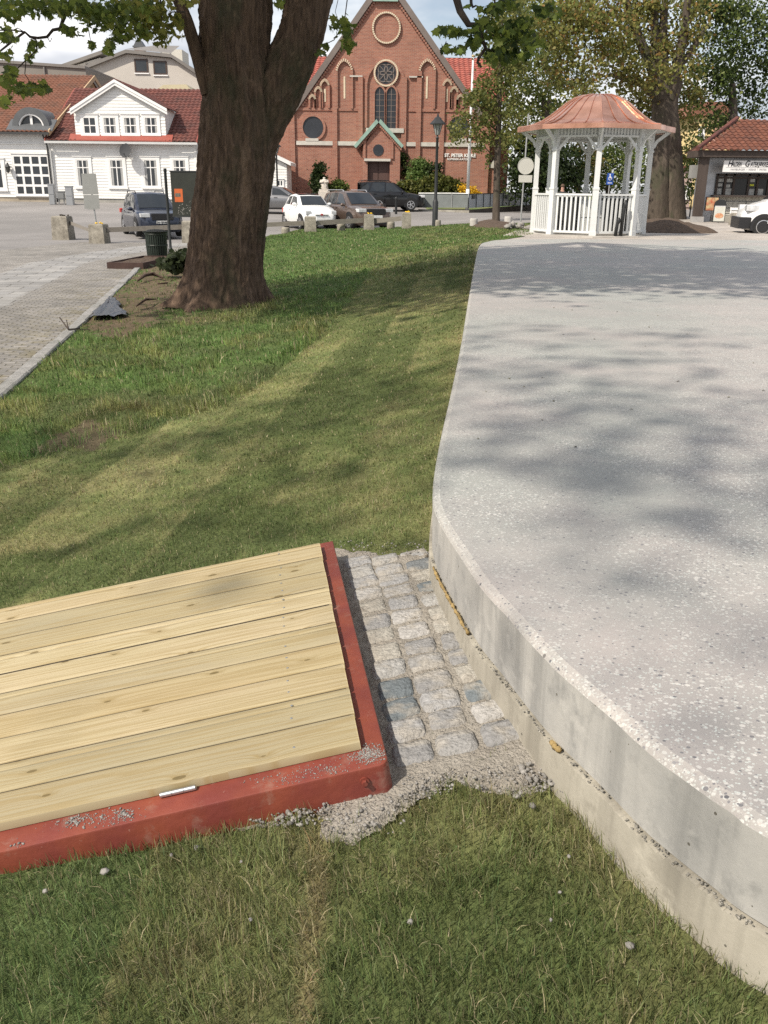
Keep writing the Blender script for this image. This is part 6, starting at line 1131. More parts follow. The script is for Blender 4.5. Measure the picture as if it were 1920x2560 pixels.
# ---------------------------------------------------------------- yellow building far right
FY = Fac(84, 1735, 520); x = FY.x; P = FY.p; yb = thing('yellow_building', 'sunlit pale yellow building with an orange door beyond the trees', 'building', (FY.o.x, 84, FY.o.z - 2)); FY.o.z -= 2; yel_m = mat('yellow_render', (.72, .56, .28), rough=.9, var=.06, vs=.6); mb = MB(); mb.box(x(1722, 450), x(1830, 450), 0, 9, -3, P(1740, 290)[1]); mb.build('wall', yel_m, yb); mb = MB(); mb.box(x(1736, 490), x(1745, 490), -.06, 0, P(1740, 515)[1], P(1740, 477)[1]); mb.build('door', mat('orange_door', (.55, .22, .09)), yb); mb = MB(); mb.box(x(1767, 450), x(1800, 450), -.05, 0, -3, P(1740, 300)[1]); mb.build('pink_panel', mat('pink_render', (.62, .36, .27), var=.05), yb)
for a, b_, t_, bo_ in ((1745, 1757, 320, 345), (1745, 1757, 370, 395)): window(yb, x(a, 350), x(b_, 350), P(a, bo_)[1], P(a, t_)[1], (.6,), 1, 0, .08, .1)
mb = MB(); mb.prism([(x(1718, 290), P(1740, 290)[1]), (x(1834, 290), P(1740, 290)[1]), (x(1810, 260), P(1740, 255)[1]), (x(1740, 260), P(1740, 255)[1])], -.4, 9.4); mb.build('roof', t_org, yb)
FG = Fac(78, 1713, 500); x = FG.x; P = FG.p; gb = thing('townhouse', 'narrow pinkish house front with dark windows between twin trunk and yellow building', 'house', (FG.o.x, 78, FG.o.z - 2)); FG.o.z -= 2; mb = MB(); mb.box(x(1698, 480), x(1727, 480), 0, 4, -3, P(1710, 420)[1]); mb.build('wall', mat('rose_render', (.42, .31, .27), var=.12, vs=1), gb); window(gb, x(1715, 480), x(1723, 480), P(1715, 498)[1], P(1715, 466)[1], (.5,), 0, 0, .08, .04); mb = MB(); mb.box(x(1694, 420), x(1731, 420), -.3, 4, P(1710, 420)[1], P(1710, 415)[1]); mb.build('roof', t_brn, gb)
# ================================================================== BANDSTAND
GC = Vector((*aty(1476, 480, 27.45)[:2], 0)); gzb = T - .01; wht = mat('gazebo_white', (.66, .67, .66), rough=.5, var=.05, vs=4); cop = None
def copper_mat():
    M = bpy.data.materials.new('new_copper'); M.use_nodes = True; t = M.node_tree; b = t.nodes['Principled BSDF']; l = t.links.new; b.inputs['Metallic'].default_value = .9; b.inputs['Roughness'].default_value = .27
    g = t.nodes.new('ShaderNodeTexCoord'); n = t.nodes.new('ShaderNodeTexNoise'); n.inputs['Scale'].default_value = 1.6; n.inputs['Detail'].default_value = 5; l(g.outputs['Object'], n.inputs['Vector'])
    r = t.nodes.new('ShaderNodeValToRGB'); e = r.color_ramp.elements; e[0].position = .3; e[0].color = (.50, .25, .165, 1); e[1].position = .7; e[1].color = (.86, .50, .37, 1); x = r.color_ramp.elements.new(.5); x.color = (.70, .37, .26, 1); l(n.outputs['Fac'], r.inputs['Fac']); l(r.outputs['Color'], b.inputs['Base Color'])
    n2 = t.nodes.new('ShaderNodeTexNoise'); n2.inputs['Scale'].default_value = 2.5; n2.inputs['Detail'].default_value = 3; l(g.outputs['Object'], n2.inputs['Vector']); u = t.nodes.new('ShaderNodeBump'); u.inputs['Strength'].default_value = .25; u.inputs['Distance'].default_value = .05; l(n2.outputs['Fac'], u.inputs['Height']); l(u.outputs[0], b.inputs['Normal'])
    return M
cop = copper_mat(); kz = lambda py: float(aty(1473, py, 27.45)[2]) - gzb; gk = F / ((np.array([GC.x, 27.45, 2]) - E0) @ FW)
RP = 137 / gk; RR_ = 189 / gk; ze_ = kz(321); zap = kz(238); ga = thing('bandstand', 'white octagonal wooden bandstand with a shiny new copper bell roof', 'bandstand', (GC.x, GC.y, gzb)); A8 = [R(-97 + 45 * k) for k in range(8)]
def pp(a, r_): return Vector((r_ * math.cos(a), r_ * math.sin(a), 0))
zr_t = kz(484); zr_b = kz(578); zcol = kz(470); zent = kz(349)
prof8 = [(RR_, 0), (RR_ * .90, .035), (RR_ * .80, .095), (RR_ * .70, .20), (RR_ * .60, .36), (RR_ * .50, .55), (RR_ * .40, .75), (RR_ * .30, .90), (RR_ * .20, .975), (RR_ * .10, .995), (.02, 1.0)]; hR = zap - ze_
mb = MB(); n8 = 8
for k in range(8):
    a0, a1 = A8[k], A8[(k + 1) % 8]
    if a1 < a0: a1 += 2 * math.pi
    for i in range(len(prof8) - 1):
        (r0, h0), (r1, h1) = prof8[i], prof8[i + 1]; mb.add([pp(a0, r0) + Vector((0, 0, ze_ + h0 * hR)), pp(a1, r0) + Vector((0, 0, ze_ + h0 * hR)), pp(a1, r1) + Vector((0, 0, ze_ + h1 * hR)), pp(a0, r1) + Vector((0, 0, ze_ + h1 * hR))], [(0, 1, 2, 3)])
rf = mb.build('roof', cop, ga); mb = MB()
for k in range(8):
    a0 = A8[k]; a1 = A8[(k + 1) % 8]
    for f in (0, .33, .67):
        pts = [(pp(a0, r_) * (1 - f) + pp(a1, r_) * f) + Vector((0, 0, ze_ + h * hR + .015)) for r_, h in prof8[:-1]]; mb.tube(pts, .022 if f == 0 else .013, 5)
mb.build('standing_seam', cop, rf); mb = MB()
for k in range(8):
    a0, a1 = A8[k], A8[(k + 1) % 8]; o0, o1, i0, i1 = pp(a0, RR_ + .02), pp(a1, RR_ + .02), pp(a0, RR_ - .06), pp(a1, RR_ - .06); z0, z1 = ze_ - .11, ze_ + .012
    mb.add([o0 + Vector((0, 0, z0)), o1 + Vector((0, 0, z0)), o1 + Vector((0, 0, z1)), o0 + Vector((0, 0, z1)), i0 + Vector((0, 0, z0)), i1 + Vector((0, 0, z0))], [(0, 1, 2, 3), (0, 4, 5, 1)])
mb.build('fascia', cop, rf); mb = MB()
for k in range(8):
    a0, a1 = A8[k], A8[(k + 1) % 8]; mb.add([pp(a0, RR_ - .05) + Vector((0, 0, ze_ - .09)), pp(a1, RR_ - .05) + Vector((0, 0, ze_ - .09)), pp(a1, RP - .05) + Vector((0, 0, ze_ - .02)), pp(a0, RP - .05) + Vector((0, 0, ze_ - .02)), Vector((0, 0, ze_ + .45))], [(3, 2, 1, 0), (2, 3, 4)])
mb.build('ceiling', mat('gazebo_ceiling', (.62, .63, .61), rough=.6, var=.05), ga)
def side(k): 
    a, b_ = pp(A8[k], RP), pp(A8[(k + 1) % 8], RP); d_ = b_ - a; return a, d_.normalized(), d_.length, math.atan2(d_.y, d_.x)
for k in range(8):
    c = pp(A8[k], RP); rzk = A8[k] + math.pi / 2; m_ = Matrix.Translation(c) @ Matrix.Rotation(rzk, 4, 'Z'); q = MB(); w_ = .068; q.box(-w_, w_, -w_, w_, zcol, ze_ - .03); q.box(-w_ - .022, w_ + .022, -w_ - .022, w_ + .022, zcol - .05, zcol); q.box(-w_ - .012, w_ + .012, -w_ - .012, w_ + .012, -.02, zcol - .05); q.box(-w_ - .025, w_ + .025, -w_ - .025, w_ + .025, -.03, .16); q.box(-w_ - .02, w_ + .02, -w_ - .02, w_ + .02, zent - .34, zent - .29); q.xf(m_); q.build('post', wht, ga)
for k in range(8):
    a, u_, L_, rz = side(k); m_ = Matrix.Translation(a) @ Matrix.Rotation(rz, 4, 'Z'); q = MB(); q.box(.07, L_ - .07, -.05, .05, zent, zent + .05); q.box(.07, L_ - .07, -.05, .05, ze_ - .07, ze_ - .02); q.box(.07, L_ - .07, .0, .012, zent + .05, ze_ - .07); nb = 11
    for i in range(nb): xx = .09 + (L_ - .18) * (i + .5) / nb; q.box(xx - .025, xx + .025, -.03, -.001, zent + .05, ze_ - .07)
    q.xf(m_); q.build('frieze', wht, ga)
    for s0, sg in ((.07, 1), (L_ - .07, -1)):   # curved corner braces
        q = MB(); pts_o = []; 
        for t_ in np.linspace(0, 1, 9):
            ang = t_ * math.pi / 2; rr = .30; pts_o.append((rr - rr * math.cos(ang), rr * math.sin(ang)))
        th = .05; outl = [(p_[0], zent - .32 + p_[1]) for p_ in pts_o]; inl = [(p_[0] * .82 + .03 * 0 + th * .0 + .0, zent - .32 + p_[1]) for p_ in pts_o]
        pol = [(0, zent - .34), (.035, zent - .34)] + [(.035 + .25 * (i / 6), zent - .32 + .28 * (i / 6) + .018 * math.sin(i / 6 * math.pi * 3)) for i in range(1, 7)] + [(.32, zent), (.24, zent), (.0, zent - .25)]
        q.prism([(s0 + sg * p_[0], p_[1]) for p_ in pol], -.022, .022); q.xf(m_); q.build('brace', wht, ga)
    q = MB(); q.box(.085, L_ - .085, -.045, .045, zr_t - .05, zr_t); q.box(.085, L_ - .085, -.03, .03, zr_b, zr_b + .06); rl_ = q.xf(m_).build('railing', wht, ga); q = MB(); nb = 8
    for i in range(nb): xx = .085 + (L_ - .17) * (i + .5) / nb; q.box(xx - .026, xx + .026, -.02, .02, zr_b + .06, zr_t - .05)
    q.xf(m_); q.build('baluster', wht, rl_)
for k in range(8):  # outer curved brackets up to the eave
    c = pp(A8[k], RP); m_ = Matrix.Translation(c) @ Matrix.Rotation(A8[k], 4, 'Z'); q = MB(); q.prism([(.07, zent - .22), (.11, zent - .22), (.17, zent - .08), (RR_ - RP - .10, ze_ - .12), (RR_ - RP - .10, ze_ - .05), (RR_ - RP - .18, ze_ - .05), (.11, zent - .02), (.07, zent - .10)], -.025, .025); q.xf(m_); q.build('bracket', wht, ga)
mb = MB(); mb.lathe([(RP + .28, -.03), (RP + .26, .03), (RP + .1, .05)], n=8, ph=A8[0]); mb.build('base_slab', mat('base_concrete', (.36, .335, .30), var=.2, vs=3), ga)
# things standing inside the bandstand
gy = lambda dx, dy: (GC.x + dx, GC.y + dy, gzb + .05); grey_d = mat('dark_cover', (.045, .047, .045), rough=.6, var=.2); pale_p = mat('pale_panel', (.48, .49, .48), rough=.4, var=.1)
t_ = thing('cabinet', 'dark grey cabinet behind the left balusters inside the bandstand', 'cabinet', gy(-.75, .1)); mb = MB(); mb.bev(-.42, .42, -.25, .25, 0, 1.0, .03); mb.build('body', grey_d, t_); mb = MB(); mb.bev(-.5, .55, -.33, .33, 1.002, 1.05, .01); mb.build('worktop', pale_p, t_); mb = MB(); mb.lathe([(.30, 0), (.32, .03), (.22, .075), (.05, .09)], (-.1, 0, 1.052), 20); mb.build('cap', grey_d, t_)
t_ = thing('cabinet', 'pale sheet metal cabinet behind the middle post of the bandstand', 'cabinet', gy(.05, .05)); mb = MB(); mb.bev(-.33, .33, -.25, .25, .05, .93, .03); mb.build('body', pale_p, t_); mb = MB(); mb.box(-.3, .3, -.26, -.252, .44, .455); mb.cyl((0, -.25, .26), (0, -.27, .26), .03); mb.build('trim', grey_d, t_)
t_ = thing('cabinet', 'dark cabinet with round black lids behind the right balusters in the bandstand', 'cabinet', gy(.82, .1)); mb = MB(); mb.bev(-.42, .42, -.25, .25, 0, .98, .03); mb.build('body', grey_d, t_); mb = MB(); mb.bev(-.5, .48, -.33, .33, .982, 1.02, .01); mb.build('worktop', pale_p, t_)
for q in (-.22, .2): mb = MB(); mb.lathe([(.20, 0), (.22, .03), (.16, .07), (.03, .085)], (q, 0, 1.022), 20); mb.build('lid', grey_d, t_)
for dx, dy, h_, lb in ((.47, -.95, .5, 'short black post leaning at the front foot of the bandstand railing'), (.63, -.9, .98, 'taller black post just right of the short one at the bandstand front')):
    mb = MB(); mb.tube([(0, 0, 0), (.03, 0, h_ * .8), (.05, -.02, h_)], [.05, .045, .03], 8); mb.blob((.05, -.02, h_ * .86), (.055, .05, .09), 8, 6); o = mb.build('black_post', blk, smooth=True); o.location = (GC.x + dx, GC.y - RP + .06 + (dy + .95), gzb + .02); tag(o, lb, 'post')
# person glimpsed beyond the bandstand
def person(px, py_top, Y, label, coat):
    top = aty(px, py_top, Y); z0 = G(top[0], Y); h = 1.72; x0 = top[0]; zz = top[2] - h
    o = bpy.data.meshes.new('person'); J = [(0, 0, .92), (0, 0, 1.15), (0, -.01, 1.38), (0, -.015, 1.48), (0, -.02, 1.56), (0, -.02, 1.66), (.19, 0, 1.36), (.24, -.02, 1.10), (.25, -.10, .88), (-.19, 0, 1.36), (-.24, -.02, 1.10), (-.25, -.10, .88), (.10, 0, .88), (.11, -.01, .48), (.11, .02, .08), (.11, -.13, .04), (-.10, 0, .88), (-.11, -.05, .48), (-.11, .0, .08), (-.11, -.15, .04), (.26, -.15, .80), (-.26, -.15, .80)]
    Ed = [(0, 1), (1, 2), (2, 3), (3, 4), (4, 5), (2, 6), (6, 7), (7, 8), (8, 20), (2, 9), (9, 10), (10, 11), (11, 21), (0, 12), (12, 13), (13, 14), (14, 15), (0, 16), (16, 17), (17, 18), (18, 19)]; rr = [.15, .145, .15, .06, .085, .085, .06, .05, .038, .06, .05, .038, .095, .07, .05, .04, .095, .07, .05, .04, .03, .03]
    o.from_pydata(J, Ed, []); ob = link('person', o); sk_ = ob.modifiers.new('skin', 'SKIN'); ob.modifiers.new('sub', 'SUBSURF').levels = 1
    for i, v in enumerate(o.skin_vertices[0].data): v.radius = (rr[i] * (1.25 if i < 3 else 1), rr[i] * .85); v.use_root = i == 0
    me = bpy.data.meshes.new_from_object(ob.evaluated_get(bpy.context.evaluated_depsgraph_get())); ob.modifiers.clear(); ob.data = me; me.materials.clear()
    skin = mat('skin', (.50, .29, .22), rough=.6, var=.05); trous = mat('dark_trousers', (.03, .032, .04), var=.1)
    for m_ in (coat, skin, trous): me.materials.append(m_)
    for p_ in me.polygons: p_.material_index = 1 if (p_.center.z > 1.46 or (p_.center.z < .86 and abs(p_.center.x) > .2)) else (2 if p_.center.z < .92 else 0); p_.use_smooth = True
    ob.location = (x0, Y, zz); tag(ob, label, 'person'); hb = MB(); hb.blob((0, .008, 1.685), (.098, .108, .095), 12, 8); h_ = hb.build('hair', mat('brown_hair', (.09, .055, .035), var=.1), ob, smooth=True); fb_ = MB(); fb_.blob((-.032, -.105, 1.625), (.012, .008, .008), 6, 4); fb_.blob((.032, -.105, 1.625), (.012, .008, .008), 6, 4); fb_.box(-.025, .025, -.108, -.095, 1.565, 1.572); fb_.blob((0, -.112, 1.60), (.012, .016, .02), 6, 4); fb_.build('face', mat('face_dark', (.16, .08, .06), var=0), ob)
person(1407, 463, 44, 'person in dark clothes seen over the bandstand railing from far off', mat('dark_coat', (.03, .03, .035), var=.1))
# parking sign seen through the bandstand
p_ = aty(1521, 492, 46); ps = thing('parking_sign', 'small blue parking sign on a thin pole seen through the bandstand', 'sign', (p_[0], 46, G(p_[0], 46))); zt = float(aty(1521, 434, 46)[2]) - ps.location.z; mb = MB(); mb.tube([(0, .03, 0), (0, .03, zt)], .03, 8); mb.build('pole', mat('galvanised', (.36, .365, .36), rough=.5, metal=.4, var=.1), ps); blu = mat('sign_blue', (.03, .10, .42), rough=.4, var=0); mb = MB(); mb.box(-.16, .16, -.02, .0, zt - .32, zt + .02); mb.box(-.16, .16, -.02, .0, zt - .50, zt - .345); o = mb.build('plate', blu, ps); mb = MB(); mb.lathe([(.05, 0), (.05, .006)], n=10); mb2 = MB(); mb2.prism(circ(-.02, zt - .04, .03, 12), -.026, -.0205); mb2.prism([(-.04, zt - .08), (.01, zt - .08), (.015, zt - .17), (.07, zt - .17), (.09, zt - .26), (.06, zt - .26), (.05, zt - .21), (-.03, zt - .21)], -.026, -.0205); mb2.ring(circ(-.0, zt - .22, .085, 20), circ(0, zt - .22, .065, 20), -.024, -.0205); mb2.box(-.10, .10, -.026, -.0205, zt - .44, zt - .41); mb2.build('symbol', wl_m, o)
# ================================================================== LAMPS, POLES, SIGNS
def lamp_post(px, pb, pt, Y, label, side_lit=False):
    b = gp(px, pb); Y = float(b[1]); zt = float(aty(px, pt, Y)[2]); o = thing('street_lamp', label, 'street lamp', (b[0], Y, b[2]), 0, 'black lantern lamp posts'); h = zt - b[2]; mb = MB(); mb.lathe([(.11, -.3), (.11, .9), (.085, .95), (.075, 1.0), (.06, 1.05), (.05, h - .75), (.07, h - .72), (.04, h - .68), (.035, h - .62)], n=12); mb.build('pole', blk, o, angle=40)
    mb = MB(); n = 6; mb.lathe([(.07, h - .62), (.08, h - .60), (.17, h - .25), (.175, h - .24)], n=n); mb.build('lamp_glass', mat('lamp_glass', (.30, .31, .30), rough=.15, var=.05, trans=.0), o); mb = MB()
    for i in range(n): a = 2 * math.pi * i / n; mb.tube([(.075 * math.cos(a), .075 * math.sin(a), h - .61), (.18 * math.cos(a), .18 * math.sin(a), h - .24)], .012, 4)
    mb.lathe([(.30, h - .25), (.30, h - .22), (.15, h - .08), (.13, h - .03), (.05, h + .02), (.03, h + .10), (.01, h + .14)], n=n); mb.build('lamp_cap', blk, o); return o
lp = atg(1087, 560); l1 = lamp_post(1087, 566, 293, 36.0, 'tall black lantern lamp post nearest the lawn before the church'); mb = MB(); q = float(aty(1087, 461, l1.location.y)[2]) - l1.location.z; mb.lathe([(.056, q - .06), (.056, q + .06)], n=12); mb.build('label_band', white_t, l1)
lamp_post(842, 505, 352, 60, 'black lantern lamp post behind the white statue at the church wall'); lamp_post(695, 520, 356, 52, 'black lantern lamp post beside the big trunk in front of the grey saloon car')
b = aty(1168, 512, 57); fp = thing('flagpole', 'tall white flagpole before the church by the panel fence', 'flagpole', (b[0], 57, b[2] - .3)); zt = float(aty(1185, 143, 57)[2]) - fp.location.z; dxp = float(aty(1185, 143, 57)[0]) - b[0]; mb = MB(); mb.tube([(0, 0, 0), (0, 0, 1.2)], [.12, .11], 12); mb.tube([(0, 0, 1.2), (0, 0, zt)], [.10, .055], 12); mb.build('pole', wht, fp, smooth=True); mb = MB(); mb.blob((0, 0, zt + .06), (.10, .10, .08), 10, 6); mb.build('finial', mat('brass_knob', (.5, .4, .2), metal=.6, rough=.4), fp)
galv = mat('galvanised', (0, 0, 0))
b = gp(1301, 562); Ys = float(b[1]); rs = thing('road_sign', 'back of a round road sign with a small plate on a tall leaning grey pole', 'road sign', (b[0], Ys, b[2] - .1)); zt = float(aty(1330, 285, Ys)[2]) - rs.location.z; 
mb = MB(); lean = .012; mb.tube([(0, 0, 0), (zt * lean, 0, zt)], .028, 8); mb.build('pole', galv, rs); backm = mat('sign_back', (.50, .49, .44), rough=.45, var=.06, vs=5); c_ = aty(1314, 415, Ys); cx_, cz_ = c_[0] - b[0], c_[2] - rs.location.z; mb = MB(); mb.prism(circ(cx_, cz_, .30, 36), -.045, -.035); mb.ring(circ(cx_, cz_, .305, 36), circ(cx_, cz_, .285, 36), -.055, -.030); mb.build('disc', backm, rs); mb = MB(); q = aty(1313, 447, Ys); mb.box(q[0] - b[0] - .26, q[0] - b[0] + .26, -.045, -.035, q[2] - rs.location.z - .13, q[2] - rs.location.z + .13); mb.build('plate', backm, rs)
# ---- leaning sign back in a stone block, left
sp_ = gp(250, 604); YS = float(sp_[1]); gx0, gz0 = float(sp_[0]), float(sp_[2])
ls = thing('road_sign', 'backs of two grey rectangular road signs on a leaning pole in a stone post', 'road sign', (gx0, YS, gz0)); r0 = aty(240, 556, YS); r1 = aty(222, 434, YS); mb = MB(); mb.tube([(r0[0] - gx0, .02, r0[2] - gz0 - .1), (r1[0] - gx0, .02, r1[2] - gz0)], .03, 8); mb.build('pole', galv, ls); gb_ = mat('grey_back', (.27, .275, .26), rough=.5, metal=.2, var=.08, vs=3)
def quadplate(pxs, name):
    q = [aty(a, b_, YS) for a, b_ in pxs]; mb = MB(); mb.prism([(p_[0] - gx0, p_[2] - gz0) for p_ in q], -.03, -.022); return mb.build(name, gb_, ls)
quadplate([(208, 486), (247, 486), (240, 434), (204, 434)], 'plate'); quadplate([(212, 522), (250, 522), (247, 487), (209, 487)], 'plate'); quadplate([(219, 524), (245, 524), (243, 522.3), (219, 522.3)], 'plate_edge')
# ---- bollard fence
bol = mat('weathered_concrete', (.30, .275, .23), rough=.95, var=.3, vs=9, bump=.7, bs=40, col2=(.21, .19, .155), mixs=3); woodr = mat('grey_rail', (.20, .18, .155), rough=.9, var=.25, vs=3, stretch=(1, 8, 8)); flower = mat('yellow_petal', (.75, .48, .03), rough=.5, var=.15); pot_m = mat('dark_planting', (.06, .05, .04), rough=.9, var=.3, vs=20)
FN = []
def fpost(px, pb, pt, Y, wpx, label, top=None):
    b = gp(px, pb); Y = float(b[1]); zt = float(aty(px, pt, Y)[2]); w_ = wpx * Y / F / 2 * .97; o = thing('stone_post', label, 'fence post', (b[0], Y, b[2] - .05), rnd.uniform(-.1, .1), 'concrete posts of the low rail fence'); h = zt - o.location.z; mb = MB(); mb.add([(-w_ * 1.12, -w_ * 1.12, 0), (w_ * 1.12, -w_ * 1.12, 0), (w_ * 1.12, w_ * 1.12, 0), (-w_ * 1.12, w_ * 1.12, 0), (-w_, -w_, h * .95), (w_, -w_, h * .95), (w_, w_, h * .95), (-w_, w_, h * .95), (-w_ * .9, -w_ * .9, h), (w_ * .9, -w_ * .9, h), (w_ * .9, w_ * .9, h), (-w_ * .9, w_ * .9, h)], [(8, 9, 10, 11)] + [(L_ * 4 + i, L_ * 4 + (i + 1) % 4, L_ * 4 + 4 + (i + 1) % 4, L_ * 4 + 4 + i) for L_ in (0, 1) for i in range(4)]); mb.build('block', bol, o)
    if top:
        r_ = random.Random(px); mb = MB()
        for _ in range(7 if top != 'moss' else 10): mb.blob((r_.uniform(-w_ * .2, w_ * .8), r_.uniform(-w_ * .6, w_ * .6), h + r_.uniform(.0, .05)), (.032, .032, .025), 6, 4, .3, r_)
        mb.build('planting' if top == 'moss' else 'flowers', pot_m if top == 'moss' else flower, o)
    FN.append((b[0], Y, o.location.z + h)); return o
fpost(160, 597, 540, 30.0, 38, 'broken stone fence post furthest left, dark plants on top', 'moss'); fpost(250, 608, 560, 28.0, 36, 'stone fence post that holds the leaning road sign and yellow flowers', 'y'); fpost(478, 607, 552, 28.5, 34, 'stone fence post between the information board and the big trunk', None); fpost(776, 580, 541, 34.0, 27, 'stone fence post in front of the white hatchback'); fpost(922, 575, 536, 35.5, 23, 'stone fence post with yellow flowers in front of the brown car', 'y'); fpost(1016, 572, 531, 36.5, 20, 'stone fence post with orange flowers right of the brown car', 'y')
def rail(a, b_, za, zb, label, h=.17):
    p_, q = Vector(a), Vector(b_); d_ = q - p_; L_ = d_.length; mb = MB(); mb.add([(p_.x, p_.y - .04, p_.z + za - h / 2), (p_.x, p_.y + .04, p_.z + za - h / 2), (p_.x, p_.y + .04, p_.z + za + h / 2), (p_.x, p_.y - .04, p_.z + za + h / 2), (q.x, q.y - .04, q.z + zb - h / 2), (q.x, q.y + .04, q.z + zb - h / 2), (q.x, q.y + .04, q.z + zb + h / 2), (q.x, q.y - .04, q.z + zb + h / 2)], [(0, 1, 2, 3), (7, 6, 5, 4), (0, 4, 5, 1), (1, 5, 6, 2), (2, 6, 7, 3), (3, 7, 4, 0)]); o = mb.build('fence_rail', woodr); tag(o, label, 'fence rail', 'wooden rails of the low fence')
P0, P1, P2, P3, P4, P5 = FN; o_ = lambda p_, dx: (p_[0] + dx, p_[1], p_[2])
rail(o_(P0, .30), o_(P1, -.28), -.25, -.24, 'pale sagging wooden rail between the two posts at the far left', .12); rail(o_(P1, .30), o_(P2, -.28), -.20, -.22, 'long wooden rail in front of the dark blue car', .17); rail(o_(P2, .28), o_(P3, -.25), -.25, -.24, 'wooden rail running behind the big trunk to the post before the white car', .16); rail(o_(P3, .25), o_(P4, -.22), -.23, -.22, 'wooden rail in front of the white hatchback bumper', .17); rail(o_(P4, .22), o_(P5, -.19), -.24, -.22, 'short wooden rail in front of the brown car grille', .17)
for px, pb, pt, Y, w_, lb in ((714, 585, 568, 34.6, 20, 'low stub bollard in the grass below the white hatchback door'), (853, 577, 558, 35, 19, 'low round bollard between white hatchback and brown car'), (977, 572, 554, 36, 18, 'low round bollard under the brown car bumper'), (1095, 566, 550, 37.5, 13, 'small round bollard right beside the black lamp post'), (1184, 566, 546, 36, 18, 'round stone bollard between lamp post and street tree'), (1270, 558, 541, 38, 18, 'pale round stone bollard right of the street tree trunk')):
    b = gp(px, pb); Y = float(b[1]); h = float(aty(px, pt, Y)[2]) - b[2]; r_ = w_ * Y / F / 2; mb = MB(); mb.lathe([(r_ * 1.06, -.3), (r_ * 1.03, h * .7), (r_ * .98, h - .02), (r_ * .88, h)], n=16); o = mb.build('bollard', bol if px < 1100 else mat('pale_bollard', (.42, .40, .37), rough=.9, var=.2, vs=6), angle=40); o.location = (b[0], Y, b[2]); tag(o, lb, 'bollard', 'low round stone bollards')
for px, pb, pt, Y, lb in ((936, 521, 491, 50, 'slim dark metal bollard beside the black car door'), (990, 534, 492, 48, 'slim dark metal bollard in front of the black car front wheel')):
    b = gp(px, pb); Y = float(b[1]); h = float(aty(px, pt, Y)[2]) - b[2]; mb = MB(); mb.lathe([(.075, -.2), (.07, h - .1), (.08, h - .08), (.06, h - .02), (.02, h)], n=12); o = mb.build('metal_bollard', blk, angle=40); o.location = (b[0], Y, b[2]); tag(o, lb, 'bollard', 'slim metal bollards')
# ---- information board, bin, bed box
b = gp(430, 632); Yb = float(b[1]); ib = thing('information_board', 'black information board with an orange poster, half behind the big trunk', 'notice board', (b[0], Yb, b[2] - .03)); lx = lambda px, py: float(aty(px, py, Yb)[0]) - b[0]; lz = lambda px, py: float(aty(px, py, Yb)[2]) - ib.location.z
for px in (427, 560):
    x_ = lx(px, 632) if px < 500 else lx(432, 500) + 1.55; mb = MB(); zt = lz(421, 421); mb.lathe([(.10, 0), (.10, .05), (.075, .08), (.075, .14), (.06, .17), (.045, .2), (.045, zt - .1), (.055, zt - .08), (.045, zt)], (x_, 0, 0), 12); mb.build('post', blk, ib, angle=40)
x0_, x1_ = lx(429, 480), lx(429, 480) + 1.45; z0_, z1_ = lz(430, 539), lz(430, 430); mb = MB(); mb.box(x0_, x1_, -.03, .03, z0_, z1_); mb.build('panel', mat('black_panel', (.028, .030, .024), rough=.5, var=.25, vs=3), ib); mb = MB()
mb.box(x0_ - .02, x1_, -.04, .04, z1_, z1_ + .04); mb.box(x0_ - .02, x1_, -.04, .04, z0_ - .04, z0_); mb.build('frame', blk, ib)
pm = mat('orange_print', (.52, .12, .035), rough=.5, var=.08); mb = MB(); a0, a1 = lx(436.5, 480), lx(457, 480); mb.box(a0, a1, -.036, -.0305, lz(445, 505), lz(445, 472)); po = mb.build('poster', pm, ib); mb = MB(); mb.box(a0 + .02, a1 - .07, -.039, -.0365, lz(445, 492), lz(445, 483)); mb.build('poster_picture', mat('poster_grey', (.12, .11, .09), var=.6, vs=20), po)
mb = MB(); r_ = random.Random(8)
for _ in range(190):
    u = r_.random(); xx = x0_ + .1 + (x1_ - .2 - x0_) * u ** .7; zz = z0_ + .03 + (z1_ - z0_) * .62 * r_.random() * (.35 + .65 * u); mb.cbox((xx, -.0335, zz), (r_.uniform(.006, .022), .003, r_.uniform(.006, .03)), 0, 0, (r_.uniform(-1, 1), 'Y'))
mb.build('paper_scraps', mat('scrap_paper', (.34, .32, .30), var=.4, vs=20), ib)
b = gp(395, 652); Yn = float(b[1]); bn = thing('litter_bin', 'dark green slatted litter bin with a flared rim', 'litter bin', (b[0], Yn, b[2] - .02)); h = float(aty(395, 578, Yn)[2]) - bn.location.z; r_ = 26 * Yn / F; dg = mat('bin_green', (.018, .028, .020), rough=.45, var=.15); mb = MB(); mb.lathe([(r_ * .8, .03), (r_ * .86, h * .5), (r_ * .9, h - .05)], n=28); mb.build('liner', mat('bin_liner', (.010, .014, .011), rough=.6), bn); mb = MB(); ns = 30
for i in range(ns):
    a = 2 * math.pi * i / ns; c, s_ = math.cos(a), math.sin(a); pr = [(r_ * .90, .02), (r_ * .98, h * .5), (r_ * 1.0, h - .10), (r_ * 1.16, h)]; w_ = .017; t0 = Vector((-s_, c, 0)) * w_
    vs = []; 
    for rr, zz in pr: vs += [Vector((c * rr, s_ * rr, zz)) - t0, Vector((c * rr, s_ * rr, zz)) + t0]
    mb.add(vs, [(0, 1, 3, 2), (2, 3, 5, 4), (4, 5, 7, 6)])
mb.build('slats', dg, bn); mb = MB()
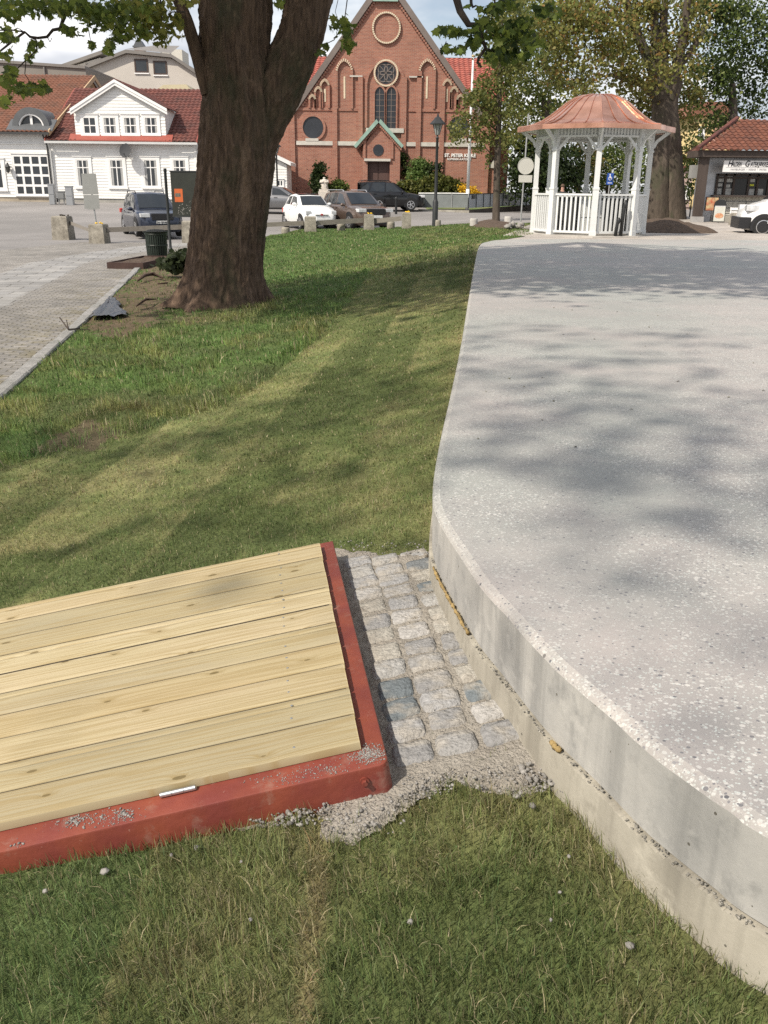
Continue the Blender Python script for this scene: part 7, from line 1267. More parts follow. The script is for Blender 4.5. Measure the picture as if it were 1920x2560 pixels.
for rr, zz in ((r_ * .92, .03), (r_ * .99, h * .55), (r_ * 1.03, h - .07)): mb.tube([(rr * math.cos(a), rr * math.sin(a), zz) for a in np.linspace(0, 2 * math.pi, 33)], .012, 6, False); mb.build('hoop', dg, bn); mb = MB(); mb = MB(); mb.lathe([(r_ * .9, h - .04), (r_ * .98, h - .01), (r_ * .7, h + .04), (r_ * .3, h + .05), (r_ * .28, h + .02)], n=24); mb.build('rim', mat('bin_rim', (.05, .052, .05), rough=.5, metal=.3), bn)
Yp = 21.0; c0 = atz(268, 672, -.38); c1 = atz(362, 672, -.38); pw = c1[0] - c0[0]; bx = thing('planting_box', 'low rusty brown steel planting box with bare soil', 'planter', (c0[0], c0[1], -.39)); rust = mat('rusty_steel', (.062, .036, .030), rough=.85, var=.25, vs=4); hh = float(aty(268, 656, c0[1])[2]) + .39; dp = 2.5; sk2 = .25
mb = MB(); o4 = [(0, 0), (pw, 0), (pw + sk2, dp), (sk2, dp)]; i4 = [(.04, .04), (pw - .04, .04), (pw + sk2 - .04, dp - .04), (sk2 + .04, dp - .04)]; vs = [(p_[0], p_[1], z_) for z_ in (0, hh) for p_ in o4] + [(p_[0], p_[1], z_) for z_ in (hh, hh - .06) for p_ in i4]; mb.add(vs, [(i, (i + 1) % 4, 4 + (i + 1) % 4, 4 + i) for i in range(4)] + [(4 + i, 4 + (i + 1) % 4, 8 + (i + 1) % 4, 8 + i) for i in range(4)] + [(8 + i, 8 + (i + 1) % 4, 12 + (i + 1) % 4, 12 + i) for i in range(4)]); mb.build('box', rust, bx)
u = np.linspace(0, 1, 50); U, V_ = np.meshgrid(u, u); Xs = (.04 + (pw - .08) * U) + sk2 * V_; Ys_ = .04 + (dp - .08) * V_; grid_mesh('soil', Xs, Ys_, hh - .05 + .07 * fbm(U * 9, V_ * 9, 3) - .02, mat('dark_soil', (.085, .058, .040), rough=.95, var=.4, vs=12, bump=1, bs=40), bx)
# ---- utility cabinets at the white house
ug = mat('cabinet_grey', (.30, .31, .32), rough=.5, var=.08); ug2 = mat('cabinet_dark', (.21, .215, .215), rough=.55, var=.12)
for px, pb, pt, wpx, Y, m_, lb in ((133, 511, 461, 13, 54.2, ug, 'tall slim grey utility cabinet at the corner of the two white houses'), (156, 512, 479, 15, 54.2, ug2, 'short dark grey meter box on legs between two utility cabinets'), (177, 513, 466, 16, 54.0, ug, 'grey utility cabinet with a white sticker right of the meter box')):
    b = aty(px, pb, Y); h = float(aty(px, pt, Y)[2]) - b[2]; w_ = wpx * Y / F / 2; o = thing('utility_cabinet', lb, 'utility cabinet', (b[0], Y, b[2] - .05), R(8), 'grey utility cabinets by the house wall'); mb = MB(); z0_ = .35 if m_ is ug2 else 0; mb.box(-w_, w_, -.2, .2, z0_, h + .03); mb.box(-w_ - .02, w_ + .02, -.22, .22, h + .03, h + .08); mb.build('housing', m_, o); mb = MB(); mb.box(-w_ + .03, w_ - .03, -.215, -.201, z0_ + .06, h * .52); mb.box(-w_ + .03, w_ - .03, -.215, -.201, h * .55, h - .02); mb.build('door', m_, o)
    if m_ is ug2: mb = MB(); [mb.box(q - .03, q + .03, -.15, -.09, 0, .35) for q in (-w_ + .04, w_ - .04)]; mb.build('leg', m_, o)
# ---- statue
b = aty(811, 478, 62); so3 = thing('statue', 'pale stone statue of a robed standing figure before the church wall', 'statue', (b[0], 62, b[2] - .5)); stm = mat('statue_stone', (.56, .51, .45), rough=.85, var=.12, vs=6); zt = float(aty(811, 443, 62)[2]) - so3.location.z; mb = MB(); mb.box(-.38, .38, -.38, .38, 0, .48); mb.box(-.33, .33, -.33, .33, .48, .62); mb.build('pedestal', stm, so3); hs = zt - .62
mb = MB(); prf = [(.24, 0), (.25, .05), (.22, .35), (.20, .55), (.21, .68), (.19, .78), (.09, .84), (.065, .86), (.085, .90), (.09, .945), (.06, .99), (.01, 1.0)]; n = 18; vs = []
for r_, z_ in prf:
    for i in range(n): a = 2 * math.pi * i / n; f = 1 + (.10 * math.sin(a * 6) if z_ < .6 else 0); vs.append((r_ * f * math.cos(a) * (1.15 if .5 < z_ < .8 else 1), r_ * f * math.sin(a) * .8, .62 + z_ * hs))
mb.add(vs, [(k * n + i, k * n + (i + 1) % n, (k + 1) * n + (i + 1) % n, (k + 1) * n + i) for k in range(len(prf) - 1) for i in range(n)]); 
for sg in (-1, 1): mb.tube([(sg * .20, 0, .62 + .74 * hs), (sg * .25, -.08, .62 + .58 * hs), (sg * .06, -.22, .62 + .60 * hs)], [.075, .07, .05], 8)
mb.build('figure', stm, so3, smooth=True)
# ---- shrubs
def shrub(name, label, Y, ells, tones, size, per, seed, cat='shrub', trunk=None, cr=.16):
    o = thing(name, label, cat, (0, 0, 0)); r_ = np.random.default_rng(seed); P_ = []; k = Y / F
    for px, py, rx, ry, n in ells: q, _ = clumped(r_, n, per, aty(px, py, Y), (rx * k, min(rx, ry) * k * .9, ry * k), cr, .8); P_.append(q)
    leaves('crown', np.concatenate(P_), size, seed, tones, o, shape=HEX, up=.3, droop=.2, var=.35)
    if trunk: mb = MB(); a, b_ = aty(trunk[0], trunk[1], Y), aty(trunk[0], trunk[2], Y); mb.tube([a, b_], [.09, .03], 8); mb.build('trunk', bark2, o)
    return o
shrub('columnar_conifer', 'dark narrow columnar conifer left of the white statue', 62.5, [(799, 470, 13, 22, 60), (797, 440, 10, 20, 45), (800, 418, 5, 14, 18), (796, 455, 14, 16, 40)], DK[:3], .16, 26, 41, 'conifer', (798, 490, 420)); shrub('cone_conifer', 'bright green conical dwarf conifer right of the church door', 62, [(1045, 462, 26, 20, 90), (1045, 440, 20, 18, 70), (1046, 418, 12, 16, 40), (1048, 404, 5, 10, 12)], [(.13, .20, .05), (.10, .16, .04), (.16, .23, .07)], .13, 30, 42, 'conifer', (1045, 485, 405)); shrub('dark_conifer', 'small dark conifer half hidden behind the bright green cone', 63.5, [(1072, 440, 12, 26, 40), (1092, 425, 6, 18, 16), (1088, 450, 14, 16, 26)], DK, .16, 26, 43, 'conifer', (1078, 480, 420))
shrub('juniper_bush', 'wide spreading green juniper in front of the church wall', 61, [(1020, 470, 26, 16, 60), (1060, 476, 40, 16, 90), (1105, 468, 40, 20, 110), (1140, 476, 30, 14, 60), (1095, 450, 26, 12, 50), (1120, 458, 24, 12, 40)], [(.10, .115, .025), (.13, .14, .035), (.06, .075, .02), (.16, .16, .04)], .15, 28, 44, 'bush'); shrub('yellow_bush', 'yellow flowering low bush by the flagpole', 60, [(1172, 476, 14, 8, 30), (1185, 482, 12, 5, 16), (1160, 470, 8, 6, 10)], [(.70, .42, .02), (.6, .38, .03), (.75, .5, .05)], .12, 24, 45, 'bush'); shrub('low_bush', 'low green bush at the foot of the church wall right of the statue', 63, [(826, 470, 10, 8, 20), (846, 462, 12, 10, 30), (858, 470, 8, 8, 16)], GR, .13, 24, 46, 'bush'); shrub('climbing_plant', 'dark climbing plant on the brick beside the porch', 65, [(1010, 400, 8, 12, 14), (1014, 420, 10, 20, 20), (1006, 388, 5, 6, 6)], DK[:2] + GR[:1], .14, 20, 47, 'climber')
shrub('leafy_plant', 'clump of long dark leaves at the foot of the trunk beside the litter bin', 20.5, [(452, 652, 22, 14, 40), (470, 645, 12, 12, 22), (432, 660, 12, 8, 16)], [(.05, .065, .03), (.07, .085, .045), (.035, .045, .02)], .16, 12, 48, 'plant', cr=.12)
# ---- low wall and panel fence right of the black car
wy0, wy1 = aty(1045, 541, 57.5), aty(1172, 543, 56.5); wst = mat('old_wall', (.38, .36, .31), rough=.95, var=.3, vs=1.2, col2=(.26, .24, .20), mixs=1.5, bump=.3, bs=12); lw_ = thing('low_wall', 'weathered low concrete wall below the grey panel fence', 'wall', (0, 0, 0)); zt0 = float(aty(1045, 523, 57.5)[2]); zt1 = float(aty(1172, 526, 56.5)[2]); B2 = aty(1345, 519, 66.0); zt2 = float(aty(1345, 511, 66)[2])
def seg(mb, a, za, b_, zb, z0, th, mi=0): 
    d_ = Vector((b_[0] - a[0], b_[1] - a[1], 0)).normalized(); nn = Vector((-d_.y, d_.x, 0)) * th; A_, B_ = Vector((a[0], a[1], 0)), Vector((b_[0], b_[1], 0)); mb.add([A_ + Vector((0, 0, z0)), B_ + Vector((0, 0, z0)), B_ + nn + Vector((0, 0, z0)), A_ + nn + Vector((0, 0, z0)), A_ + Vector((0, 0, za)), B_ + Vector((0, 0, zb)), B_ + nn + Vector((0, 0, zb)), A_ + nn + Vector((0, 0, za))], [(0, 3, 2, 1), (4, 5, 6, 7), (0, 1, 5, 4), (1, 2, 6, 5), (2, 3, 7, 6), (3, 0, 4, 7)], mi)
mb = MB(); seg(mb, wy0, zt0, wy1, zt1, -1, .3); mb.build('front', wst, lw_); mb = MB(); seg(mb, wy1, zt1, B2, zt2, -1, .3); mb.build('shaded_return', mat('wall_shade', (.085, .07, .06), rough=.95, var=.3, vs=2), lw_)  # return gets a near-black copy of the wall colour as its shade
X, Y = np.meshgrid(np.linspace(wy0[0] - 22, B2[0] + 16, 40), np.linspace(0, 1, 12)); yb_ = np.where(X < wy1[0], wy0[1] + (wy1[1] - wy0[1]) * (X - wy0[0]) / (wy1[0] - wy0[0]), wy1[1] + (B2[1] - wy1[1]) * (X - wy1[0]) / (B2[0] - wy1[0])); zb_ = np.where(X < wy1[0], zt1, zt1 + (zt2 - zt1) * np.clip((X - wy1[0]) / (B2[0] - wy1[0]), 0, 1.5)); yb_ = np.where(X < wy0[0], 63.5, yb_); Yg = yb_ + .25 + Y * 24; Zg = zb_ + .02 + .35 * np.clip(Y * 3, 0, 1) - (X < wy0[0]) * (.5) 
tag(grid_mesh('church_lawn', X, Yg, Zg, mat('church_grass', (.105, .155, .05), rough=.95, var=.3, vs=3, col2=(.16, .17, .07), mixs=.7)), kind='structure')
fe = thing('panel_fence', 'grey translucent panel fence on the low wall by the flagpole', 'fence', (0, 0, 0)); pm1 = mat('mesh_panel', (.17, .185, .18), rough=.35, var=.25, vs=.8); pm2 = mat('pale_panel_fence', (.42, .45, .48), rough=.3, var=.1, vs=1); rail_m = mat('fence_alu', (.45, .46, .45), rough=.4, metal=.4)
def pan(pxa, ya, pxb, yb, ta, tb, ba, bb, m_):
    a, b_ = aty(pxa, ba, ya), aty(pxb, bb, yb); za, zb = float(aty(pxa, ta, ya)[2]), float(aty(pxb, tb, yb)[2]); mb = MB(); d_ = Vector((b_[0] - a[0], b_[1] - a[1], 0)); nn = Vector((-d_.y, d_.x, 0)).normalized() * .02; mb.add([(a[0], a[1], a[2]), (b_[0], b_[1], b_[2]), (b_[0], b_[1], zb), (a[0], a[1], za)] + [(p_[0] + nn.x, p_[1] + nn.y, p_[2]) for p_ in ((a[0], a[1], a[2]), (b_[0], b_[1], b_[2]), (b_[0], b_[1], zb), (a[0], a[1], za))], [(0, 1, 2, 3), (7, 6, 5, 4), (0, 4, 5, 1), (3, 2, 6, 7), (0, 3, 7, 4), (1, 5, 6, 2)]); mb.build('panel', m_, fe)
    mb = MB(); mb.tube([(a[0], a[1] - .03, za + .02), (b_[0], b_[1] - .03, zb + .02)], .025, 6); mb.tube([(a[0], a[1] - .03, a[2]), (a[0], a[1] - .03, za + .03)], .022, 6); mb.build('frame', rail_m if m_ is pm1 else blk, fe)
pan(1046, 57.6, 1128, 57.0, 484, 484, 519, 519, pm1); pan(1129, 57.0, 1169, 56.7, 484, 485, 519, 519, pm1)
e = [1171, 1190, 1208, 1225, 1241, 1257, 1273, 1288, 1302, 1316, 1329, 1341]
for i in range(len(e) - 1):
    f0, f1 = (e[i] - 1171) / 174, (e[i + 1] - 1171) / 174; pan(e[i], 56.7 + 9.4 * f0, e[i + 1] - .4, 56.7 + 9.4 * f1, 486 - 5 * f0, 486 - 5 * f1, 520 - 9 * f0, 520 - 9 * f1, pm2)
for px, f in ((1184, .07), (1267, .55)):
    a = aty(px, 492, 56.5 + 9.4 * f); mb = MB(); mb.box(a[0] - .12, a[0] + .12, a[1] - .12, a[1] - .10, a[2] - .12, a[2] + .12); mb.build('plaque', blk, fe)
# ---- soil heaps, stones
def mound(name, label, poly_c, rx, ry, h, m_, seed, cat):
    u = np.linspace(-1, 1, 60); U, V_ = np.meshgrid(u, u); rr = np.hypot(U, V_); hgt = h * np.clip(1 - rr ** 2.2, 0, 1) * (.6 + .8 * fbm(U * 2.5 + seed, V_ * 2.5, seed)); x_ = poly_c[0] + U * rx; y_ = poly_c[1] + V_ * ry; z_ = gz(x_, y_) - .02 + hgt + .03 * fbm(U * 14, V_ * 14, seed) * (rr < 1); k = (rr < 1.0)[:-1, :-1]; o = grid_mesh(name, x_, y_, z_, m_, keep=k); tag(o, label, cat); return o
soil_m = mat('dark_soil', (0, 0, 0)); c_ = aty(1645, 575, 31.5); mound('soil_heap', 'long dark soil heap right of the bandstand', (c_[0] + .2, 31.5), 1.75, 2.0, .42, soil_m, 3, 'soil heap'); c_ = aty(1262, 570, 31.5); mound('soil_heap', 'flat dark soil patch around the young street tree foot', (c_[0] - .05, 34), .95, 3.0, .18, soil_m, 5, 'soil heap')
r_ = random.Random(4); c_ = atg(1308, 578); cs_ = []
for i in range(26): 
    x_ = c_[0] + r_.gauss(0, .34); y_ = 31 + r_.gauss(0, .5); cs_.append((x_, y_))
for i, (x_, y_) in enumerate(cs_): o = stone_np([(0, 0, 0)], [r_.uniform(.07, .15)], 60 + i, 'rubble_stone'); o.location = (x_, y_, G(x_, y_) + .05 + .12 * max(0, 1 - ((x_ - c_[0]) / .5) ** 2) * r_.random()); tag(o, 'rough grey rubble stone in the pile left of the bandstand', 'stone', 'rubble stones piled left of the bandstand')
# ---- near the big trunk: plastic sheet, bark pieces, stick
b0 = atg(245, 790); blkp = mat('black_plastic', (.030, .033, .040), rough=.35, var=.2, vs=5); U, V_ = np.meshgrid(np.linspace(0, 1, 40), np.linspace(0, 1, 40)); cn = [atg(*q) for q in ((226, 800), (316, 797), (290, 755), (268, 752))]; Xp = (cn[0][0] * (1 - U) + cn[1][0] * U) * (1 - V_) + (cn[3][0] * (1 - U) + cn[2][0] * U) * V_; Yp_ = (cn[0][1] * (1 - U) + cn[1][1] * U) * (1 - V_) + (cn[3][1] * (1 - U) + cn[2][1] * U) * V_; Xp = Xp + .12 * (fbm(U * 3, V_ * 4, 1) - .5); Yp_ = Yp_ + .4 * (fbm(U * 4, V_ * 3, 2) - .5)
tag(grid_mesh('plastic_sheet', Xp, Yp_, gz(Xp, Yp_) + .04 + .04 * (1 - np.abs(2 * fbm(U * 6, V_ * 5, 9) - 1)) * np.minimum(1, 6 * np.minimum(U, 1 - U) + .2), blkp), 'crumpled black plastic sheet on the kerb in front of the big trunk', 'plastic sheet')
bk = mat('dead_bark', (.065, .040, .028), rough=.9, var=.3, vs=8)
for pts, w_, lb in (([(345, 710), (362, 703), (385, 699), (408, 703)], .06, 'curved dark slab of loose bark on the litter by the trunk'), ([(342, 776), (365, 768), (390, 758)], .035, 'dark exposed root end running to the plastic sheet'), ([(395, 718), (420, 716)], .05, 'short lump of dead wood on the soil beside the trunk')):
    mb = MB(); P_ = [Vector(atg(*q)) + Vector((0, 0, .07 + .06 * math.sin(math.pi * i / max(1, len(pts) - 1)))) for i, q in enumerate(pts)]; mb.tube(P_, [w_ * .35] + [w_ * .65] * (len(P_) - 2) + [w_ * .3], 7); tag(mb.build('bark_piece', bk, smooth=True), lb, 'wood')
mb = MB(); q = [Vector(atg(*p_)) for p_ in ((152, 818), (172, 831), (200, 826))]; mb.tube([q[0] + Vector((0, 0, .14)), q[1] + Vector((0, 0, .04)), q[2] + Vector((0, 0, .03))], .010, 5); mb.tube([q[1] + Vector((0, 0, .04)), q[1] + Vector((-.05, .1, .16))], .007, 5); mb.tube([q[1] + Vector((0, 0, .04)), q[1] + Vector((.25, .12, .03))], .006, 5); tag(mb.build('stick', twig_m), 'dry forked twig lying across the kerb', 'stick')
# iron barrier beyond the twin trunk
b = aty(1700, 520, 52); ir = thing('barrier', 'black tubular barrier on the road between twin trunk and kiosk', 'barrier', (b[0], 52, G(b[0], 52))); x1_ = float(aty(1729, 500, 52)[0]) - b[0]; z1_ = float(aty(1715, 501, 52)[2]) - ir.location.z; mb = MB(); mb.tube([(0, 0, 0), (0, 0, z1_), (x1_, 0, z1_), (x1_, 0, 0)], .04, 8); mb.tube([(0, 0, z1_ * .55), (x1_, 0, z1_ * .55)], .03, 8); mb.build('tube', blk, ir)
mb = MB(); b = aty(1780, 566, 41.0); mb.bev(-.25, .25, -.2, .2, 0, .5, .05); o = mb.build('concrete_block', bol); o.location = (float(aty(1838, 575, 39)[0]), 39, G(8, 39)); tag(o, 'concrete block beside the white van bumper', 'block')
# ================================================================== CARS
tyre_m = mat('tyre', (.018, .018, .018), rough=.8, var=.15); chrome = mat('alloy', (.55, .55, .56), rough=.3, metal=.8, var=.05); dark_pl = mat('black_trim', (.018, .018, .02), rough=.5, var=.1); carglass = glass_mat('car_glass', (.02, .024, .028), .05, .7); head_m = mat('headlight', (.55, .56, .57), rough=.12, var=.25, vs=9, spec=.8); plate_m = mat('number_plate', (.72, .72, .70), rough=.4, var=0); red_l = mat('tail_light', (.5, .03, .02), rough=.15, var=.1)
def paint(name, c, met=.35, rough=.28): return mat(name, c, rough=rough, metal=met, var=.03, coat=.6)
def lerp_tab(tab, x): return float(np.interp(x, [t[0] for t in tab], [t[1] for t in tab]))
def car(name, label, cat, loc, head, L_, W_, body_m, top, belt, gh, wheels, wr, plan, roof_m=None, group='cars parked in the square', parts=None):
    """x: 0 front .. L rear (local +x is backwards); top = height of the lower body; gh = greenhouse stations (x, z, halfwidth)"""
    o = thing(name, label, cat, loc, head, group); hw = W_ / 2; xs = sorted(set(list(np.linspace(0, L_, 30)) + [t[0] for t in top])); ring = []
    for x_ in xs:
        zt = lerp_tab(top, x_); w_ = hw * lerp_tab(plan, x_); e = min(1, x_ / .35, (L_ - x_) / .3); zlo = .20 + .10 * (1 - min(1, e * 1.4)); zs = min(zt - .06, belt - .10)
        ring.append([(w_ * .80, zlo), (w_ * .965, zlo + .10), (w_ * 1.0, max(zlo + .15, .44)), (w_ * 1.0, max(.48, zs * .80)), (w_ * .975, zs), (w_ * .90, zt - .012), (w_ * .55, zt + .018), (0, zt + .028)])
    vs = []; nr = 15
    for x_, rg_ in zip(xs, ring): vs += [(x_ - L_ / 2, -p_[0], p_[1]) for p_ in rg_] + [(x_ - L_ / 2, p_[0], p_[1]) for p_ in rg_[-2::-1]]
    fs = [(i * nr + j, i * nr + j + 1, (i + 1) * nr + j + 1, (i + 1) * nr + j) for i in range(len(xs) - 1) for j in range(nr - 1)] + [tuple(range(nr - 1, -1, -1)), tuple(range((len(xs) - 1) * nr, len(xs) * nr))] + [(i * nr + nr - 1, i * nr, (i + 1) * nr, (i + 1) * nr + nr - 1) for i in range(len(xs) - 1)]
    MB().add(vs, fs).build('body', body_m, o, angle=38)
    # greenhouse: stations x, z, half width at roof; base half width from plan
    base = lambda x_: hw * lerp_tab(plan, x_) * .90; zr = max(g_[1] for g_ in gh); vs = []; ng = len(gh)
    for x_, z_, wr_ in gh:
        b_ = base(x_); zb = lerp_tab(top, x_) - .02; z_ = max(z_, zb + .005); vs += [(x_ - L_ / 2, -b_, zb), (x_ - L_ / 2, -wr_ * hw, z_ - .035), (x_ - L_ / 2, -wr_ * hw * .86, z_), (x_ - L_ / 2, 0, z_ + .02), (x_ - L_ / 2, wr_ * hw * .86, z_), (x_ - L_ / 2, wr_ * hw, z_ - .035), (x_ - L_ / 2, b_, zb)]
    fs = [(i * 7 + j, i * 7 + j + 1, (i + 1) * 7 + j + 1, (i + 1) * 7 + j) for i in range(ng - 1) for j in range(6)]
    MB().add(vs, fs).build('cabin', roof_m or body_m, o, angle=50)
    def side_y(x_, z_):
        zt = float(np.interp(x_, [g_[0] for g_ in gh], [g_[1] for g_ in gh])) - .035; zb = lerp_tab(top, x_) - .02; wr_ = float(np.interp(x_, [g_[0] for g_ in gh], [g_[2] for g_ in gh])) * hw; f = np.clip((z_ - zb) / max(.05, zt - zb), 0, 1); return base(x_) * (1 - f) + wr_ * f
    pt = parts
    def sidepoly(poly, name, m_, off=.006, par=o):
        for sg in (-1, 1):
            # refine edges so the pane follows the curved side
            pts = []; n = len(poly)
            for i in range(n):
                a, b_ = poly[i], poly[(i + 1) % n]
                for t_ in (0, .5): pts.append((a[0] + (b_[0] - a[0]) * t_, a[1] + (b_[1] - a[1]) * t_))
            v = [(x_ - L_ / 2, sg * (side_y(x_, z_) + off), z_) for x_, z_ in pts]; v2 = [(q[0], q[1] - sg * .02, q[2]) for q in v]; k = len(v); MB().add(v + v2, [tuple(range(k))] + [(i, (i + 1) % k, k + (i + 1) % k, k + i) for i in range(k)]).build(name, m_, par)
    for poly in pt['side']: sidepoly(poly, 'side_window', carglass)
    def slope(i, j, name, f0=.06, f1=.94, in0=.08, in1=.10):
        a, b_ = gh[i], gh[j]; za, zb = max(a[1], lerp_tab(top, a[0])), b_[1]; 
        def at(f, w_): 
            x_ = a[0] + (b_[0] - a[0]) * f; z_ = za + (zb - za) * f; ww = (a[2] + (b_[2] - a[2]) * f) * hw * .88; return (x_ - L_ / 2, w_ * ww, z_ + .02 + .012 * (1 - abs(w_)))
        nrm = .012 * (1 if b_[0] > a[0] else -1); cols = (-.97, -.5, 0, .5, .97); v = [at(f, w_) for f in (f0, .5, f1) for w_ in cols]; v = [(q[0] - nrm, q[1], q[2]) for q in v]; MB().add(v, [(r_ * 5 + c, r_ * 5 + c + 1, r_ * 5 + 6 + c, r_ * 5 + 5 + c) for r_ in (0, 1) for c in range(4)]).build(name, carglass, o, smooth=True)
    slope(0, pt.get('ws', 1), 'windscreen'); slope(ng - 1, ng - 1 - pt.get('rw', 1), 'rear_window')
    for wx in wheels:
        for sg in (-1, 1):
            w_ = hw * lerp_tab(plan, wx); c = (wx - L_ / 2, sg * (w_ - .09), wr); arch = MB(); arch.prism([(c[0] + (wr + .075) * math.cos(a), c[2] + .01 + (wr + .075) * math.sin(a)) for a in np.linspace(-.35, math.pi + .35, 22)], sg * (w_ - .12), sg * (w_ + .004)); arch.build('wheel_arch', pt.get('arch', dark_pl), o)
            wl = bpy.data.objects.new('wheel', None); COL.objects.link(wl); wl.parent = o; wl.location = c; q = MB(); q.xf(Matrix()); prf = [(wr * .62, -.09), (wr * .94, -.10), (wr, -.07), (wr, .07), (wr * .94, .10), (wr * .62, .09)]; q.lathe(prf, n=28); q.xf(Matrix.Rotation(math.pi / 2, 4, 'X')); q.build('tyre', tyre_m, wl, angle=35); q = MB(); q.lathe([(wr * .64, -.05), (wr * .66, .085), (wr * .60, .09), (wr * .56, .055), (.01, .05)], n=24); ns = pt.get('spokes', 7)
            if ns:
                q2 = MB()
                for i in range(ns): a = 2 * math.pi * i / ns; q2.cbox((math.cos(a) * wr * .34, math.sin(a) * wr * .34, .075), (wr * .56, wr * .13, .03), a)
                q2.lathe([(wr * .14, .05), (wr * .14, .095), (wr * .10, .10)], n=12); ring_ = MB(); ring_.lathe([(wr * .66, .07), (wr * .66, .095), (wr * .57, .095), (wr * .57, .07)], n=24); q2.v += []; b0 = len(q2.v); q2.add(ring_.v, ring_.f[:-2])
                q2.xf(Matrix.Rotation(-sg * math.pi / 2, 4, 'X')); q2.xf(Matrix.Translation((0, sg * .012, 0))); q2.build('rim', chrome, wl); dq = MB(); dq.lathe([(wr * .63, .0), (wr * .63, .06), (.01, .06)], n=24); dq.xf(Matrix.Rotation(-sg * math.pi / 2, 4, 'X')); dq.build('brake_dish', dark_pl, wl)
            else: q.xf(Matrix.Rotation(-sg * math.pi / 2, 4, 'X')); q.xf(Matrix.Translation((0, sg * .012, 0))); q.build('rim', chrome, wl)
    for nm, m_, boxes in pt['boxes']:
        for bx_ in boxes:
            q = MB(); x0_, x1_, y0_, y1_, z0_, z1_ = bx_; q.bev(x0_ - L_ / 2, x1_ - L_ / 2, y0_, y1_, z0_, z1_, min(.02, (z1_ - z0_) * .3)); q.build(nm, m_, o)
    for sg in (-1, 1):
        mx_ = pt['mirror']; y_ = side_y(mx_[0], mx_[1]); q = MB(); q.blob((mx_[0] - L_ / 2, sg * (y_ + .13), mx_[1] + .03), (.07, .11, .075), 10, 6); q.tube([(mx_[0] - L_ / 2, sg * (y_ - .01), mx_[1] - .02), (mx_[0] - L_ / 2, sg * (y_ + .1), mx_[1])], .025, 6); q.build('mirror', pt.get('mirror_m', body_m), o, smooth=True)
        for hx, hz in pt['handles']: w_ = hw * lerp_tab(plan, hx); q = MB(); q.box(hx - .10 - L_ / 2, hx + .10 - L_ / 2, sg * (w_ * .985) - .015, sg * (w_ * .985) + .025, hz, hz + .03); q.build('door_handle', pt.get('handle_m', body_m), o)
    for px in pt.get('gaps', ()):
        for sg in (-1, 1): w_ = hw * lerp_tab(plan, px); q = MB(); q.add([(px - .004 - L_ / 2, sg * (w_ + .0015), .38), (px + .004 - L_ / 2, sg * (w_ + .0015), .38), (px + .004 - L_ / 2, sg * (w_ + .0015), belt * .80 - .08), (px - .004 - L_ / 2, sg * (w_ + .0015), belt * .80 - .08)], [(0, 1, 2, 3)]); q.build('door_gap', dark_pl, o)
    if pt.get('rails'):
        for sg in (-1, 1):
            g_ = gh[1:-1]; yy_ = sg * g_[0][2] * hw * .86; q = MB(); xa, xb = pt['rails']; q.tube([(xa - L_ / 2, yy_, zr - .03), (xa + .15 - L_ / 2, yy_, zr + .045), (xb - .15 - L_ / 2, yy_, zr + .045), (xb - L_ / 2, yy_, zr - .03)], .022, 6); q.build('roof_rail', pt.get('rail_m', chrome), o)
    return o
def place(px, py, Y, z=None): p_ = aty(px, py, Y); return (float(p_[0]), Y, G(float(p_[0]), Y) + .01)
PLAN = [(0, .62), (.12, .80), (.35, .93), (.8, .99), (1.4, 1.0), (3.2, 1.0), (3.9, .96), (4.3, .90), (4.6, .80)]
def scale_plan(L_): return [(p_[0] * L_ / 4.6, p_[1]) for p_ in PLAN]
def suv_parts(L_, hw, side, fz=.55, **k):
    d = dict(side=side, boxes=[('headlight', head_m, [(-.0 + .05, .42, -hw * .90, -hw * .52, fz + .22, fz + .36), (.05, .42, hw * .52, hw * .90, fz + .22, fz + .36)]), ('grille', dark_pl, [(-.035, .2, -hw * .46, hw * .46, fz + .12, fz + .36)]), ('bumper_intake', dark_pl, [(-.03, .2, -hw * .55, hw * .55, .28, .45)]), ('number_plate', plate_m, [(-.055, -.03, -.26, .26, fz - .02, fz + .09)]), ('tail_light', red_l, [(L_ - .25, L_ + .01, -hw * .92, -hw * .62, .85, 1.02), (L_ - .25, L_ + .01, hw * .62, hw * .92, .85, 1.02)])], mirror=(1.45, 1.02), handles=[(2.25, .90), (3.1, .93)], gaps=(1.35, 2.42, 3.35)); d.update(k); return d
def suv(label, px, pb, Y, head, body_m, L_=4.5, W_=1.85, H_=1.66, **k):
    hw = W_ / 2; top = [(0, .62), (.06, .78), (.25, .90), (.7, .98), (1.25, 1.04), (2.5, 1.04), (3.6, 1.07), (L_ - .25, 1.08), (L_ - .06, 1.0), (L_, .70)]; gh = [(1.15, 1.04, .84), (1.95, H_ - .06, .72), (2.6, H_, .72), (3.4, H_ - .02, .71), (3.95, H_ - .08, .69), (L_ - .22, 1.06, .78)]
    side = [[(1.50, 1.07), (2.02, H_ - .13), (2.40, H_ - .08), (2.44, 1.07)], [(2.52, 1.07), (2.48, H_ - .08), (3.2, H_ - .09), (3.40, 1.09)], [(3.50, 1.10), (3.32, H_ - .10), (3.72, H_ - .16), (3.95, 1.14)]]
    p_ = suv_parts(L_, hw, side); p_.update(k); return car('parked_car', label, 'car', place(px, pb, Y), head, L_, W_, body_m, top, 1.04, gh, (.92, L_ - .95), .345, scale_plan(L_), parts=p_)
blue = paint('blue_grey_paint', (.030, .038, .062), .5); brown_p = paint('brown_paint', (.135, .095, .075), .5); black_p = paint('black_paint', (.010, .010, .011), .2, .2); silver_p = paint('silver_paint', (.20, .20, .205), .6); white_p = paint('white_paint', (.80, .80, .785), .0, .3)
hd = lambda deg: R(deg)   # local -x is the nose; heading turns the nose towards the viewer's right
